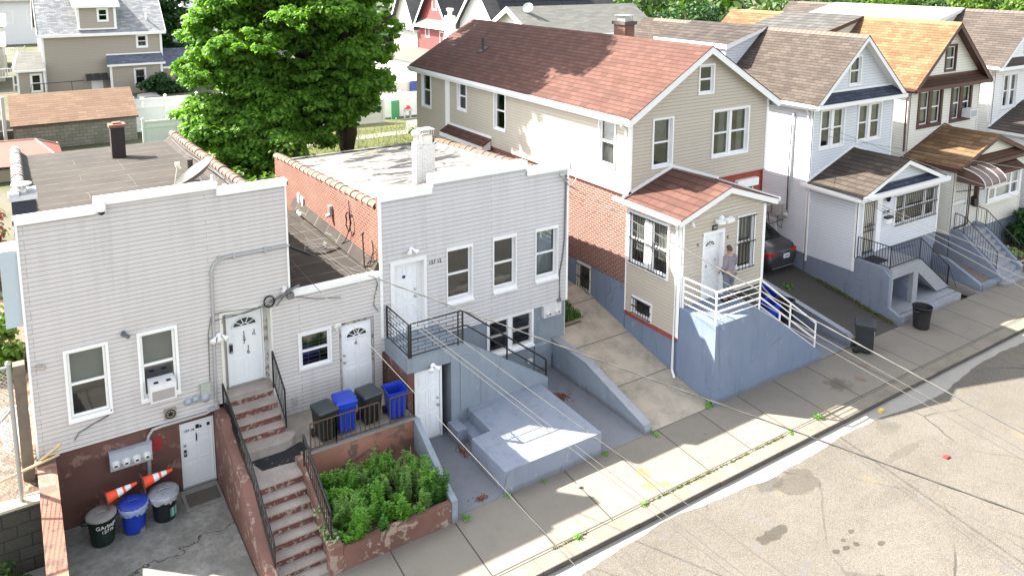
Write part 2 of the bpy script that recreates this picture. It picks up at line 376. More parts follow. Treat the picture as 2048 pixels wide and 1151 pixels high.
# ------------------------------------------------------------------ windows, doors, rails
def curtain_mesh(M, u0, u1, z0, z1, w, folds=9, amp=.03, ph=0.):
    mb = MB(); rows = []
    n = max(10, int(folds*6))
    for z in (z1, (z0+z1)/2, z0):
        rows.append([M(u0+(u1-u0)*i/n, w+amp*sin(ph+i/n*folds*2*pi)*(1.2 if z < z1 else .5), z) for i in range(n+1)])
    mb.grid(rows); return mb
def window(par, M, u0, u1, z0, z1, trim=.07, rec=.09, style='dh', mat=None, cur=None, blind=None, bars=None, mull=None, sill=0., casing=None, glass=None, label=None, tz=None, sw=.045):
    mat = mat or WHITE; mb = MB(); casing = casing or mat
    t = trim; tz = t if tz is None else tz
    for a in ((u0, u0+t, -.035, .01, z0, z1), (u1-t, u1, -.035, .01, z0, z1), (u0+t, u1-t, -.034, .01, z1-tz, z1), (u0+t, u1-t, -.034, .01, z0, z0+tz)): mb.box(*a, mi=1, M=M)
    if sill: mb.box(u0, u1, -.035-sill, .01, z0-.04, z0+.012, mi=1, M=M)
    a0, a1, b0, b1 = u0+t, u1-t, z0+tz, z1-tz
    R = rec+.05
    for a in ((a0, a0+.012, .01, R, b0, b1), (a1-.012, a1, .01, R, b0, b1), (a0+.012, a1-.012, .01, R, b1-.012, b1), (a0+.012, a1-.012, .01, R, b0, b0+.012)): mb.box(*a, mi=1, M=M)
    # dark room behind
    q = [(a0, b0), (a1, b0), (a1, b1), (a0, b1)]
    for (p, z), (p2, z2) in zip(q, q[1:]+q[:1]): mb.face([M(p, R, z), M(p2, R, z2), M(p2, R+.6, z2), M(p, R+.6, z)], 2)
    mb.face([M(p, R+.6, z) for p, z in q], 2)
    units = [(a0+.012, a1-.012)]
    if style.startswith('dh2') or style == 'bay':
        m = (a0+a1)/2; h = mull or .05
        units = [(a0+.012, m-h), (m+h, a1-.012)]; mb.box(m-h, m+h, -.01 if h > .08 else .02, R, b0+.012, b1-.012, mi=1, M=M)
    elif style == 'tri':
        d = a1-a0; units = [(a0+.012, a0+d*.25-.03), (a0+d*.25+.03, a1-d*.25-.03), (a1-d*.25+.03, a1-.012)]
        for x in (a0+d*.25, a1-d*.25): mb.box(x-.03, x+.03, .02, R, b0+.012, b1-.012, mi=1, M=M)
    panes = []; s = sw; zm = (b0+b1)/2
    for p, q2 in units:
        w0, w1 = rec-.02, rec+.02
        for a in ((p, p+s, w0, w1, b0+.012, b1-.012), (q2-s, q2, w0, w1, b0+.012, b1-.012), (p+s, q2-s, w0, w1, b1-.012-s, b1-.012), (p+s, q2-s, w0, w1, b0+.012, b0+.012+s)): mb.box(*a, M=M)
        if style != 'fixed': mb.box(p+s, q2-s, w0-.015, w1, zm-.03, zm+.03, M=M)
        panes.append(MB()); panes[-1].face([M(p+s, rec, b0+s), M(q2-s, rec, b0+s), M(q2-s, rec, zm), M(p+s, rec, zm)])
        panes[-1].face([M(p+s, rec, zm), M(q2-s, rec, zm), M(q2-s, rec, b1-s), M(p+s, rec, b1-s)])
    win = obj('window', mb, [mat, casing, ROOM], par)
    if label: win['label'] = label
    for pn in panes: obj('pane', pn, glass or GLASS, win)
    for p, q2 in units:
        if blind: 
            bb = MB(); zb = b1-(b1-b0)*blind; bb.box(p+.01, q2-.01, R+.03, R+.04, zb, b1-.01, M=M); bb.box(p+.01, q2-.01, R+.02, R+.05, zb-.03, zb, M=M)
            obj('blind', bb, BLIND, win)
        if cur:
            w = q2-p
            if cur == 'full': obj('curtain', curtain_mesh(M, p, q2, b0+.02, b1-.02, R+.1, max(3, w*9), .025, p), LACE, win)
            elif cur == 'half': obj('curtain', curtain_mesh(M, p, q2, zm+.02, b1-.02, R+.1, max(3, w*9), .03, p), LACE, win)
            elif cur == 'sides':
                for x0, x1 in ((p, p+w*.32), (q2-w*.32, q2)): obj('curtain', curtain_mesh(M, x0, x1, b0+.02, b1-.02, R+.1, 4, .03, p), LACE, win)
    if bars: grille(win, M, a0-.02, a1+.02, b0-.02, b1+.02, bars)
    return win
def hole(u0, u1, z0, z1, t=.07): return (u0+t, u1-t, z0+t, z1-t)
def grille(par, M, u0, u1, z0, z1, n, w=-.07, mat=None, scroll=True, rows=(.02, .5, .98)):
    mb = MB()
    for i in range(n):
        u = u0+(u1-u0)*(i+.5)/n
        mb.tube([M(u, w, z0), M(u, w, z1)], .011, 5)
    for f in rows:
        z = z0+(z1-z0)*f; mb.box(u0-.03, u1+.03, w-.012, w+.012, z-.013, z+.013, M=M)
        for u in (u0-.02, u1+.02): mb.box(u-.01, u+.01, w, .0, z-.01, z+.01, M=M)
    if scroll:
        for i in range(1, n):
            u = u0+(u1-u0)*i/n
            if i in (n//2, n//2+1): 
                for sgn in (-1, 1):
                    zc = (z0+z1)/2
                    mb.tube([M(u+.05*cos(t)*sgn, w, zc+.09*sin(t)+sgn*.05) for t in [k*pi/5 for k in range(9)]], .009, 4)
    return obj('security_bars', mb, mat or IRON, par)
def door(par, M, u0, u1, z0, z1, w=0., mat=None, fan=False, label=None, knob='r', frame=.05, fmat=None, panels=True, depth=.06, hinge=None):
    """leaf u0..u1 at depth w with a frame round it"""
    mat = mat or DOORW; mb = MB(); f = frame
    if f:
        for a in ((u0-f, u0, w-.04, w+depth, z0, z1+f), (u1, u1+f, w-.04, w+depth, z0, z1+f), (u0, u1, w-.038, w+depth, z1, z1+f)): mb.box(*a, mi=1, M=M)
        mb.box(u0, u1, w-.05, w+depth, z0-.03, z0, mi=2, M=M)
    mb.box(u0+.006, u1-.006, w, w+.04, z0+.006, z1-.006, M=M)
    W = u1-u0; H = z1-z0
    if panels:
        cols = ((.13, .45), (.55, .87)); rws = ((.07, .36), (.42, .70), (.76, .93)) if not fan else ((.07, .36), (.42, .73))
        for c0, c1 in cols:
            for r0, r1 in rws:
                a, b, c, d = u0+W*c0, u0+W*c1, z0+H*r0, z0+H*r1; t = .018
                for q in ((a, b, c, c+t), (a, b, d-t, d), (a, a+t, c+t, d-t), (b-t, b, c+t, d-t)): mb.box(q[0], q[1], w-.010, w+.001, q[2], q[3], M=M)
                mb.box(a+.05, b-.05, w-.008, w+.001, c+.05, d-.05, M=M)
    d = obj('door', mb, [mat, fmat or WHITE, METAL], par)
    if label: d['label'] = label
    hb = MB(); ku = u1-.07 if knob == 'r' else u0+.07
    hb.lathe(M(ku, w-.012, z0+.92), [(.0, -.06), (.03, -.055), (.034, -.03), (.014, -.015), (.03, 0)], 10, axis=Vector(M(0, 1, 0))-Vector(M(0, 0, 0)))
    obj('handle', hb, METAL, d); hb = MB(); hb.lathe(M(ku, w-.01, z0+1.12), [(0, -.03), (.028, -.028), (.03, 0)], 10, axis=Vector(M(0, 1, 0))-Vector(M(0, 0, 0)))
    obj('lock', hb, METAL, d)
    if fan:
        g = MB(); cu, cz, R = (u0+u1)/2, z0+H*.80, W*.35; n = 20
        arc = [(cu+R*cos(pi*i/n), cz+R*.78*sin(pi*i/n)) for i in range(n+1)]
        g.face([M(a, w-.012, b) for a, b in arc]+[M(cu-R, w-.012, cz)])
        gl = obj('fanlight', g, plain('fanlight_glass', (.03, .035, .04), .12), d)
        fb = MB(); fb.tube([M(a, w-.02, b) for a, b in arc], .02, 5); fb.tube([M(cu-R, w-.02, cz), M(cu+R, w-.02, cz)], .02, 5)
        for i in (4, 8, 12, 16): fb.tube([M(cu+R*.3*cos(pi*i/n), w-.02, cz+R*.25*sin(pi*i/n)), M(arc[i][0], w-.02, arc[i][1])], .011, 4)
        fb.tube([M(cu+R*.3*cos(pi*i/8), w-.02, cz+R*.25*sin(pi*i/8)) for i in range(9)], .012, 4)
        obj('fanlight_bars', fb, mat, d)
    return d
def text(name, body, size, M, u, w, z, mat, par=None, extrude=.004, rot=0., align='CENTER', line=1.):
    cu = bpy.data.curves.new('txt', 'FONT'); cu.body = body; cu.size = size; cu.extrude = extrude; cu.align_x = align; cu.align_y = 'CENTER'; cu.space_line = line
    o = bpy.data.objects.new('txt', cu); COL.objects.link(o)
    bpy.context.view_layer.update()
    me = bpy.data.meshes.new_from_object(o.evaluated_get(bpy.context.evaluated_depsgraph_get()))
    bpy.data.objects.remove(o); bpy.data.curves.remove(cu)
    mb = MB(); c, s = cos(rot), sin(rot)
    vs = [M(u+v.co.x*c-v.co.y*s, w-v.co.z, z+v.co.x*s+v.co.y*c) for v in me.vertices]
    for p in me.polygons: mb.face([vs[i] for i in p.vertices])
    bpy.data.meshes.remove(me)
    return obj(name, mb, mat, par)
def gable_roof(par, x0, x1, xr, ze, zr, y0, y1, mat, th=.09, fascia=None, fh=.2, name='roof', rake=True, eave=True, soffit=None, xr_z1=None):
    """ridge along y; roof slab with eaves at x0,x1 (height ze) and ridge xr,zr"""
    mb = MB(); b = .012
    mb.face([(x0, y0, ze), (xr, y0, zr), (xr, y1, zr), (x0, y1, ze)]); mb.face([(xr, y0, zr), (x1, y0, ze), (x1, y1, ze), (xr, y1, zr)])
    # butt edge of the shingles
    for y in (y0, y1): mb.face([(x0, y, ze), (xr, y, zr), (x1, y, ze), (x1, y, ze-.03), (xr, y, zr-.03), (x0, y, ze-.03)])
    for x in (x0, x1): mb.face([(x, y0, ze), (x, y1, ze), (x, y1, ze-.03), (x, y0, ze-.03)])
    r = obj(name, mb, mat, par)
    fb = MB(); f = fascia or WHITE
    for sx, xa in ((1, x0), (-1, x1)):
        k = (zr-ze)/(xr-xa)
        if rake:
            for ya, yb in ((y0+.01, y0+.04),):
                fb.prism('y', [(xa+sx*.0, ze-.035), (xr, zr-.035), (xr, zr-.035-fh*1.15), (xa+sx*fh*.5, ze-.035-fh), (xa, ze-.035-fh)], ya, yb)
        if eave:
            fb.box(min(xa, xa+sx*.02), max(xa, xa+sx*.02), y0+.04, y1-.01, ze-.035-fh, ze-.035)
        # soffit
        wx = xa+sx*.45
        fb.face([(xa, y0+.04, ze-.035-fh*.9), (wx, y0+.04, ze-.035-fh*.9), (wx, y1, ze-.035-fh*.9), (xa, y1, ze-.035-fh*.9)])
    if rake:   # sloped soffit under the front overhang
        for sx, xa in ((1, x0), (-1, x1)):
            d = -.05
            fb.face([(xa, y0+.04, ze+d-.09), (xr, y0+.04, zr+d-.09), (xr, y0+.6, zr+d-.09), (xa, y0+.6, ze+d-.09)])
    obj('fascia', fb, f, par)
    return r
def gutter(par, pts, drop=None, mat=None, r=.06, dr=.04):
    mb = MB()
    for a, b in zip(pts, pts[1:]):
        a, b = Vector(a), Vector(b); d = (b-a).normalized(); o = d.cross(Vector((0, 0, 1))).normalized()
        sec = [(-1, 1), (-1, -.5), (-.6, -1), (.8, -1), (.8, 1), (.65, 1), (.65, -.85), (-.5, -.85), (-.85, -.4), (-.85, 1)]
        mb.loft([[a+o*p*r+Vector((0, 0, q*r)) for p, q in sec], [b+o*p*r+Vector((0, 0, q*r)) for p, q in sec]])
    g = obj('gutter', mb, mat or WHITE, par)
    if drop:
        d = MB(); d.tube(drop, dr, 4); obj('downspout', d, mat or WHITE, par)
    return g
def coping_tiles(par, x, y0, z0, y1, z1, r=.14, L=.42, mat=None, name='coping'):
    mb = MB(); n = max(1, int(abs(y1-y0)/L)); rg = random.Random(int(x*10))
    for i in range(n):
        ta, tb = i/n, (i+1)/n+.02
        ya, yb = y0+(y1-y0)*ta, y0+(y1-y0)*tb; za, zb = z0+(z1-z0)*ta, z0+(z1-z0)*tb
        dz = rg.uniform(-.012, .012); rows = []
        for y, z, rr in ((ya, za, r*1.12), (ya+(yb-ya)*.16, za, r*1.12), (ya+(yb-ya)*.17, za, r*.97), (yb, zb, r*.95)):
            rows.append([(x+rr*cos(a), y, z+dz+rr*sin(a)*.85) for a in [pi*k/8 for k in range(9)]])
        mb.grid(rows, 0, True)
        mb.face([rows[0][k] for k in range(9)], 1); mb.face([rows[1][k] for k in range(9)]+[rows[2][k] for k in range(8, -1, -1)], 1)
    return obj(name, mb, [mat or TILE, MORT], par)
def rail_run(mb, a, b, z0, z1, n, r=.009, mi=0, ends=False):
    """balusters between two (x,y,zbase) points"""
    a, b = Vector(a), Vector(b)
    for i in range(n):
        t = (i+.5)/n; p = a.lerp(b, t)
        mb.tube([(p.x, p.y, p.z+z0), (p.x, p.y, p.z+z1)], r, 4, mi)
def sag(a, b, s, n=14):
    a, b = Vector(a), Vector(b)
    return [a.lerp(b, t)-Vector((0, 0, s*4*t*(1-t))) for t in [i/n for i in range(n+1)]]
# ================================================================== SETTING
def groundmat():
    k = NT('ground_mix'); p = k.pos(); n = k.noise(p, .25, 4); m = k.noise(p, 6, 4)
    col = k.mix(k.ramp(n, [(.4, 0.), (.6, 1.)]), (.045, .06, .016), (.10, .09, .066))
    col = k.mix(k.ramp(m, [(.35, .5), (.65, 0.)]), col, (.07, .07, .035)); k.bump(m, .03, .6)
    return k.fin(col, .95)
mb = MB()
prof = [(-80, -.4), (-.2, -.4), (0.3, -.3), (7, 1.3), (12, 1.5), (30, 1.58), (60, 1.5), (140, 1.0), (500, .5)]
mb.grid([[(-300, y, z), (-40, y, z), (80, y, z), (420, y, z)] for y, z in prof], 0, False)
struct('ground', mb, groundmat())

def roadmat():
    k = NT('worn_asphalt'); p = k.pos(); s = k.sep(p)
    n1 = k.noise(p, .35, 4, .6); n2 = k.noise(p, 3, 5, .65); n3 = k.noise(p, 70, 2, .7); n4 = k.noise(p, 26, 3)
    col = k.mix(k.ramp(n1, [(.35, 0.), (.65, 1.)]), (.124, .112, .095), (.15, .137, .118))
    col = k.mix(k.ramp(n2, [(.5, 0.), (.75, .55)]), col, (.088, .079, .068))
    col = k.mix(k.ramp(n3, [(.38, .75), (.5, 0.)]), col, (.05, .047, .042))
    col = k.mix(k.ramp(n4, [(.60, 0.), (.66, .55)]), col, (.06, .055, .048)); col = k.mix(k.ramp(n4, [(.36, .4), (.4, 0.)]), col, (.22, .21, .185))
    col = k.mix(k.ramp(n3, [(.55, 0.), (.72, .45)]), col, (.21, .2, .175))
    col = k.mix(k.ramp(k.noise(p, 1.7, 2), [(.62, 0.), (.7, .35)]), col, (.115, .115, .125))
    # cracks
    wv = k.n('MixRGB'); wv.inputs[0].default_value = .18; k.l(p, wv.inputs[1])
    nz = k.n('TexNoise'); nz.inputs['Scale'].default_value = 1.4; nz.inputs['Detail'].default_value = 5; k.l(p, nz.inputs['Vector']); k.l(nz.outputs['Color'], wv.inputs[2])
    vo = k.n('TexVoronoi', feature='DISTANCE_TO_EDGE'); vo.inputs['Scale'].default_value = .42; k.l(wv.outputs[0], vo.inputs['Vector'])
    cr = k.math('MULTIPLY', k.ramp(vo.outputs['Distance'], [(.004, 1.), (.012, 0.)]), k.ramp(n1, [(.45, 0.), (.6, .7)]))
    col = k.mix(cr, col, (.04, .037, .033))
    # oil and water stains: centre x, y, half length, half width, strength
    dn = k.noise(p, 3.5, 4)
    for cx, cy, a, b, st in ((13.9, -8.62, .52, .17, .62), (11.3, -8.95, .32, .17, .75), (15.95, -7.75, .75, .42, .38), (15.3, -7.35, .5, .28, .38), (12.15, -9.7, .55, .3, .16), (14.6, -9.75, .1, .07, .7), (14.9, -9.8, .14, .08, .7), (15.2, -9.85, .08, .07, .7), (15.05, -9.62, .07, .05, .6), (13.0, -9.88, .15, .1, .7), (12.6, -9.98, .16, .07, .65), (15.7, -10.15, .12, .07, .65), (15.45, -9.55, .1, .06, .6), (13.3, -9.82, .07, .06, .6), (17.6, -9.4, .9, .3, .12), (19.3, -8.5, .8, .14, .2), (20.1, -7.6, .5, .3, .2)):
        dx = k.math('DIVIDE', k.math('SUBTRACT', s[0], cx), a); dy = k.math('DIVIDE', k.math('SUBTRACT', s[1], cy), b)
        d = k.math('ADD', k.math('ADD', k.math('MULTIPLY', dx, dx), k.math('MULTIPLY', dy, dy)), k.math('MULTIPLY', k.math('SUBTRACT', dn, .5), 2.4))
        col = k.mix(k.ramp(d, [(.75, st), (1., 0.)]), col, (.03, .026, .02))
    vs = k.n('TexVoronoi'); vs.inputs['Scale'].default_value = 3.2; k.l(p, vs.inputs['Vector'])
    sp = k.math('MULTIPLY', k.ramp(vs.outputs['Distance'], [(.035, 1.), (.06, 0.)]), k.ramp(k.noise(p, .6, 2), [(.5, 0.), (.6, .7)]))
    col = k.mix(sp, col, (.035, .032, .028))
    # yellowed patches
    col = k.mix(k.ramp(k.noise(k.vec(p, (1, 1, 1), (31, 7, 0)), .9, 3), [(.66, 0.), (.76, .35)]), col, (.19, .145, .075))
    k.bump(k.math('SUBTRACT', k.math('ADD', n3, n4), k.math('MULTIPLY', cr, 1.5)), .012, .7)
    return k.fin(col, .9, 0, .25)
mb = MB(); mb.face([(-60, -15.5, -.15), (140, -15.5, -.15), (140, -6.8, -.15), (-60, -6.8, -.15)])
struct('road', mb, roadmat())

def walkmat(name='sidewalk_slabs', base=(.215, .196, .167)):
    k = NT(name); p = k.pos(); s = k.sep(p)
    v = k.comb(k.math('ADD', s[0], k.math('MULTIPLY', s[1], -.06)), k.math('ADD', s[1], 6.36))
    c, f = k.brick(v, 1.62, 2.06, .018, base, sc(base, .9), (.05, .045, .037), 0., 1, .1)
    n = k.noise(p, .9, 4, .6); n2 = k.noise(p, 6, 5, .65); n3 = k.noise(p, 55, 2)
    c = k.mix(k.math('MULTIPLY', k.ramp(n, [(.42, 0.), (.7, .55)]), k.ramp(n2, [(.35, .3), (.65, 1.)])), c, sc(base, .66))
    c = k.mix(k.ramp(n3, [(.3, .4), (.5, 0.)]), c, sc(base, .6))
    dn = k.noise(p, 5, 4)
    for cx, cy, a, col, st in ((12.75, -5.5, .22, (.28, .15, .04), .6), (12.5, -6.0, .24, (.28, .15, .04), .55), (21.6, -5.75, .2, (.16, .085, .04), .6), (20.7, -5.6, .45, (.07, .06, .045), .6), (19.2, -6.3, .3, (.25, .2, .1), .35), (12.9, -6.15, .14, (.28, .15, .04), .6), (22.4, -5.3, .16, (.16, .08, .04), .5)):
        dx = k.math('DIVIDE', k.math('SUBTRACT', s[0], cx), a); dy = k.math('DIVIDE', k.math('SUBTRACT', s[1], cy), a)
        d = k.math('ADD', k.math('ADD', k.math('MULTIPLY', dx, dx), k.math('MULTIPLY', dy, dy)), k.math('MULTIPLY', k.math('SUBTRACT', dn, .5), 3.5))
        c = k.mix(k.ramp(d, [(.2, st), (1., 0.)]), c, col)
    vs = k.n('TexVoronoi'); vs.inputs['Scale'].default_value = 2.1; k.l(p, vs.inputs['Vector'])
    c = k.mix(k.ramp(vs.outputs['Distance'], [(.02, .75), (.045, 0.)]), c, (.04, .036, .032))
    k.bump(k.math('SUBTRACT', k.math('MULTIPLY', n3, .3), f), .01, .6)
    return k.fin(c, .85, 0, .3)
mb = MB(); mb.box(-12, 110, -6.42, -4.35, -.3, 0)
struct('sidewalk', mb, walkmat())
mb = MB()
rg = random.Random(3); x = -12
while x < 110:
    L = rg.choice((2.4, 3.0, 2.7)); e = rg.uniform(-.012, .012)
    P = [(x+.006, -6.44), (x+L-.006, -6.44), (x+L-.006, -6.82+e), (x+.006, -6.82-e)]
    lo = .5 if 19.5 < x < 20 else 0
    T2 = [(P[3][0], P[3][1], -.008), (P[2][0], P[2][1], -.008)]
    mb.face([(P[0][0], P[0][1], .001), (P[1][0], P[1][1], .001), T2[1], T2[0]])
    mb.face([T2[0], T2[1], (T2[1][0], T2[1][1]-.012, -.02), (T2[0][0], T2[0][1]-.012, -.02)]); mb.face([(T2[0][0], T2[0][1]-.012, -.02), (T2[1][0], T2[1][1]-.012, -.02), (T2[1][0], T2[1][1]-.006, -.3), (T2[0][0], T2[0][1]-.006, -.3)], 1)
    for q in (0, 1): 
        a = P[0] if q == 0 else P[1]; b = P[3] if q == 0 else P[2]
        mb.face([(a[0], a[1], .001), (b[0], b[1], -.008), (b[0], b[1]-.004, -.3), (a[0], a[1], -.3)])
    x += L
struct('kerb', mb, [concrete('kerb_concrete', (.21, .188, .156), .7, (.09, .078, .065), 2.), concrete('kerb_face_shade', (.105, .093, .08), .8, (.04, .036, .03), 3.)])  # second material: upright kerb face, its shade put into a darker colour
# pale strip of bare concrete along the gutter, ragged on the road side
mb = MB(); rg = random.Random(5); row = []
t = 0.
for i in range(600):
    x = -12+i*.2; t = .8*t+rg.uniform(-.06, .06)
    wd = .34+.12*sin(x*.9)+.1*sin(x*.31+1)+t*.55
    row.append((x, max(.1, wd)))
mb.grid([[(x, -6.83, -.146) for x, w in row], [(x, -6.86-w, -.146) for x, w in row]], 0, False)
struct('gutter_strip', mb, concrete('bleached_concrete', (.30, .287, .265), .35, (.18, .17, .15), 3.))
# house yards and drives
mb = MB(); mb.box(.2, 3.56, -4.35, .05, -.3, .004)
def yardmat():
    k = NT('stained_yard'); p = k.pos(); n1 = k.noise(p, 1.1, 6, .7); n2 = k.noise(p, 7, 5, .7); n3 = k.noise(p, 60, 2)
    c = k.mix(k.ramp(n1, [(.36, 0.), (.62, 1.)]), (.34, .332, .315), (.17, .17, .157))
    c = k.mix(k.ramp(n2, [(.45, 0.), (.7, .7)]), c, (.12, .125, .1))
    c = k.mix(k.ramp(n3, [(.35, .4), (.6, 0.)]), c, (.14, .14, .13))
    s = k.sep(p); wv = k.math('ADD', s[1], k.math('MULTIPLY', k.noise(p, 1.6, 5), .9))
    cr = k.ramp(k.math('ABSOLUTE', k.math('SUBTRACT', k.math('ADD', wv, k.math('MULTIPLY', s[0], -.22)), -2.05)), [(.006, 1.), (.02, 0.)])
    c = k.mix(cr, c, (.05, .045, .04)); k.bump(k.math('SUBTRACT', n2, cr), .012, .6)
    return k.fin(c, .9)
struct('concrete_yard', mb, yardmat())
mb = MB(); mb.box(7.9, 13.86, -4.35, .02, -.3, .012)
struct('painted_yard', mb, GBLUEF)
mb = MB(); mb.prism('x', [(-4.35, -.3), (-4.35, .004), (-2.85, .265), (-1.3, .62), (1.4, 1.30), (2.2, 1.42), (2.2, -.3)], 14.1, 16.58)
def drivemat():
    k = NT('driveway_slabs'); p = k.pos(); s = k.sep(p)
    c, f = k.brick(k.comb(s[0], k.math('ADD', s[1], .62)), 9., 1.86, .018, (.42, .37, .30), (.36, .32, .262), (.10, .09, .075), 0., 1, .2)
    n = k.noise(p, 1.2, 5, .65); n2 = k.noise(p, 9, 4)
    c = k.mix(k.math('MULTIPLY', k.ramp(n, [(.4, 0.), (.68, .8)]), k.ramp(n2, [(.3, .4), (.6, 1.)])), c, (.17, .16, .135))
    k.bump(k.math('SUBTRACT', n2, f), .008, .5); return k.fin(c, .85)
DRV = drivemat(); struct('driveway', mb, DRV)
mb = MB(); mb.prism('x', [(2.2, -.3), (2.2, 1.42), (3.6, 1.5), (9, 1.55), (9, -.3)], 15.35, 16.5); struct('side_path', mb, CONCD)
mb = MB(); mb.prism('x', [(-4.35, -.3), (-4.35, .004), (-2.8, .27), (0, .76), (4, 1.3), (9, 1.5), (9, -.3)], 23.3, 26.06); struct('asphalt_driveway', mb, ASPHD)
mb = MB(); mb.prism('x', [(-4.35, -.3), (-4.35, .004), (-2.4, .25), (0, .8), (8, 1.4), (8, -.3)], 31.55, 32.95); struct('side_passage', mb, CONCD)
mb = MB(); mb.box(-12, -.14, -4.35, -.9, -.3, -.02); struct('paved_lot', mb, CONC)
# bank of earth and dead leaves left of the first house
mb = MB(); rows = []
rg = random.Random(11)
for i in range(40):
    y = -.62+i*.38
    rows.append([(-9+j*.34, y, 1.5+.1*sin(j*1.3+i*.7)+rg.uniform(-.05, .05)-(.05 if i == 0 else 0)) for j in range(27)])
mb.grid(rows)
def leaflitter():
    k = NT('leaf_litter'); p = k.pos(); v = k.n('TexVoronoi'); v.inputs['Scale'].default_value = 13; k.l(k.vec(p, (1, .6, 1)), v.inputs['Vector'])
    r = k.sep(v.outputs['Color'])[0]
    c = k.ramp(r, [(0., (.06, .035, .02)), (.35, (.12, .075, .05)), (.6, (.20, .14, .085)), (.85, (.28, .22, .16)), (1., (.08, .05, .035))])
    n = k.noise(p, 1.2, 4); c = k.mix(k.ramp(n, [(.4, 0.), (.65, .55)]), c, (.16, .1, .07)); k.bump(v.outputs['Distance'], .03, .8)
    return k.fin(c, .9)
struct('earth_bank', mb, leaflitter())
# ================================================================== HOUSE 1 (left, greige siding, stepped parapet)
H1 = thing('row_house', 'flat-roofed house with pale greige siding, stepped parapet and maroon basement wall, nearest the left edge', 'house', (2.7, 0, 0), 'attached flat-roofed houses')
F = FY(0)
w1 = (.52, 1.41, 2.61, 4.29); w2 = (2.0, 2.87, 2.63, 4.31)
al = (3.9, 5.05, 2.17, 4.29)      # door alcove
mb = MB()
mb.wall(F, [(-.13, 7.40), (1.39, 7.40), (1.391, 7.58), (3.92, 7.58), (3.921, 7.40), (5.58, 7.40)], 1.95, [hole(*w1), hole(*w2), (al[0], al[1], 1.9, al[3])])
mb.wall(F, [(3.62, 1.95), (5.58, 1.95)], 1.1, [(3.5, 5.05, 1., 2.)])
# underside lip of the siding
mb.box(-.13, 3.62, -.012, .06, 1.93, 1.95); mb.box(-.145, -.095, -.03, .0, 1.95, 7.4, 1); mb.box(5.54, 5.585, -.03, 0, 4.5, 7.4, 1)
obj('front_wall', mb, [SID1, WHITE2], H1)
mb = MB(); mb.box(.0, 2.79, .06, .2, -.2, 1.93); mb.box(3.57, 3.62, .06, .2, -.2, 1.93); mb.box(2.79, 3.57, .06, .2, 1.74, 1.93)
obj('basement_wall', mb, BROWNS, H1)
mb = MB()
for x, m in ((-.13, -1), (5.58, 1)):
    mb.prism('x', [(.025, 0), (.025, 7.38), (.22, 7.38), (.22, 6.52), (14.8, 5.86), (14.8, 0)], x if m < 0 else x-.24, x+.24 if m < 0 else x)
mb.box(.11, 5.34, 14.6, 14.8, 0, 5.5); mb.box(-.12, 5.57, .02, .2, 6.3, 7.38)
mb.box(1.4, 3.91, .021, .2, 7.38, 7.56)
obj('side_wall', mb, SID1, H1)
mb = MB(); mb.face([(.11, .2, 6.32), (5.34, .2, 6.32), (5.34, 14.8, 5.68), (.11, 14.8, 5.68)]); mb.box(.11, 5.34, 14.74, 14.82, 5.5, 5.67)
# tar fillets up the parapets
for x, d in ((.11, 1), (5.34, -1)): mb.face([(x+d*.25, .2, 6.325), (x+d*.003, .2, 6.6), (x+d*.003, 14.7, 5.92), (x+d*.25, 14.7, 5.685)])
roof1 = obj('roof', mb, TAR, H1)
mb = MB()
for a, b, z in ((-.17, 1.36, 7.40), (1.36, 3.95, 7.58), (3.95, 5.62, 7.40)):
    mb.box(a, b, -.07, .24, z, z+.035); mb.box(a, b, -.07, -.045, z-.11, z)
for x in (1.36, 3.92): mb.box(x, x+.03, -.072, .24, 7.3, 7.616)
mb.box(5.595, 5.62, -.07, .24, 7.3, 7.40); mb.box(-.17, -.145, -.07, .24, 7.3, 7.40)
obj('parapet_cap', mb, WHITE2, H1)
coping_tiles(H1, 5.46, .3, 6.58, 14.7, 5.92, .15, .44)
coping_tiles(H1, .0, 1.6, 6.60, 14.7, 5.92, .16, .44, TILEG)
# chimney beside the left parapet
mb = MB(); mb.box(-.16, .30, 1.0, 1.45, 5.8, 7.55); mb.box(-.21, .34, .95, 1.5, 7.55, 7.66, 1)
for a, b, c, d in ((-.2, -.0, .96, 1.2), (.05, .33, 1.2, 1.48), (-.15, .1, 1.3, 1.49)): mb.box(a, b, c, d, 7.66, 7.72, 1)
ch = obj('chimney', mb, [concrete('chimney_tar', (.025, .03, .045), .3, (.05, .05, .055), 3., .02), concrete('chimney_mortar', (.55, .56, .58), .5, (.3, .32, .35), 4., .03)], H1)
mb = MB(); mb.lathe((.06, 1.22, 7.66), [(.09, 0), (.09, .14), (.0, .14)], 12); mb.lathe((.06, 1.22, 7.8), [(.0, .13), (.2, .08), (.21, .06), (0, .07)], 16)
for i in range(8):
    a = i*pi/4; mb.tube([(.06+.12*cos(a), 1.22+.12*sin(a), 7.78), (.06+.12*cos(a), 1.22+.12*sin(a), 7.9)], .012, 4)
obj('chimney_cowl', mb, plain('cowl_metal', (.55, .54, .52), .5, .3), ch)
mb = MB(); mb.box(2.93, 3.38, 12.0, 12.42, 5.7, 6.92); mb.box(2.88, 3.43, 11.95, 12.47, 6.92, 7.03, 1); mb.box(3.02, 3.29, 12.08, 12.34, 7.03, 7.09, 1)
obj('chimney', mb, [plain('soot_black', (.03, .022, .022), .85, var=.4), concrete('chimney_rust', (.24, .12, .09), .5, None, 4)], H1)
mb = MB(); mb.tube([(4.55, 6.5, 5.9), (4.55, 6.5, 6.72)], .085, 10)
obj('vent_pipe', mb, plain('pipe_black', (.035, .028, .025), .6), H1)
mb = MB(); mb.box(-.46, -.14, .02, .7, 5.05, 6.75); obj('side_enclosure', mb, plain('pale_blue_metal', (.45, .53, .58), .4, var=.05), H1)
window(H1, F, *w1, trim=.06, rec=.07, blind=.5, mat=WHITE2, sill=.03)
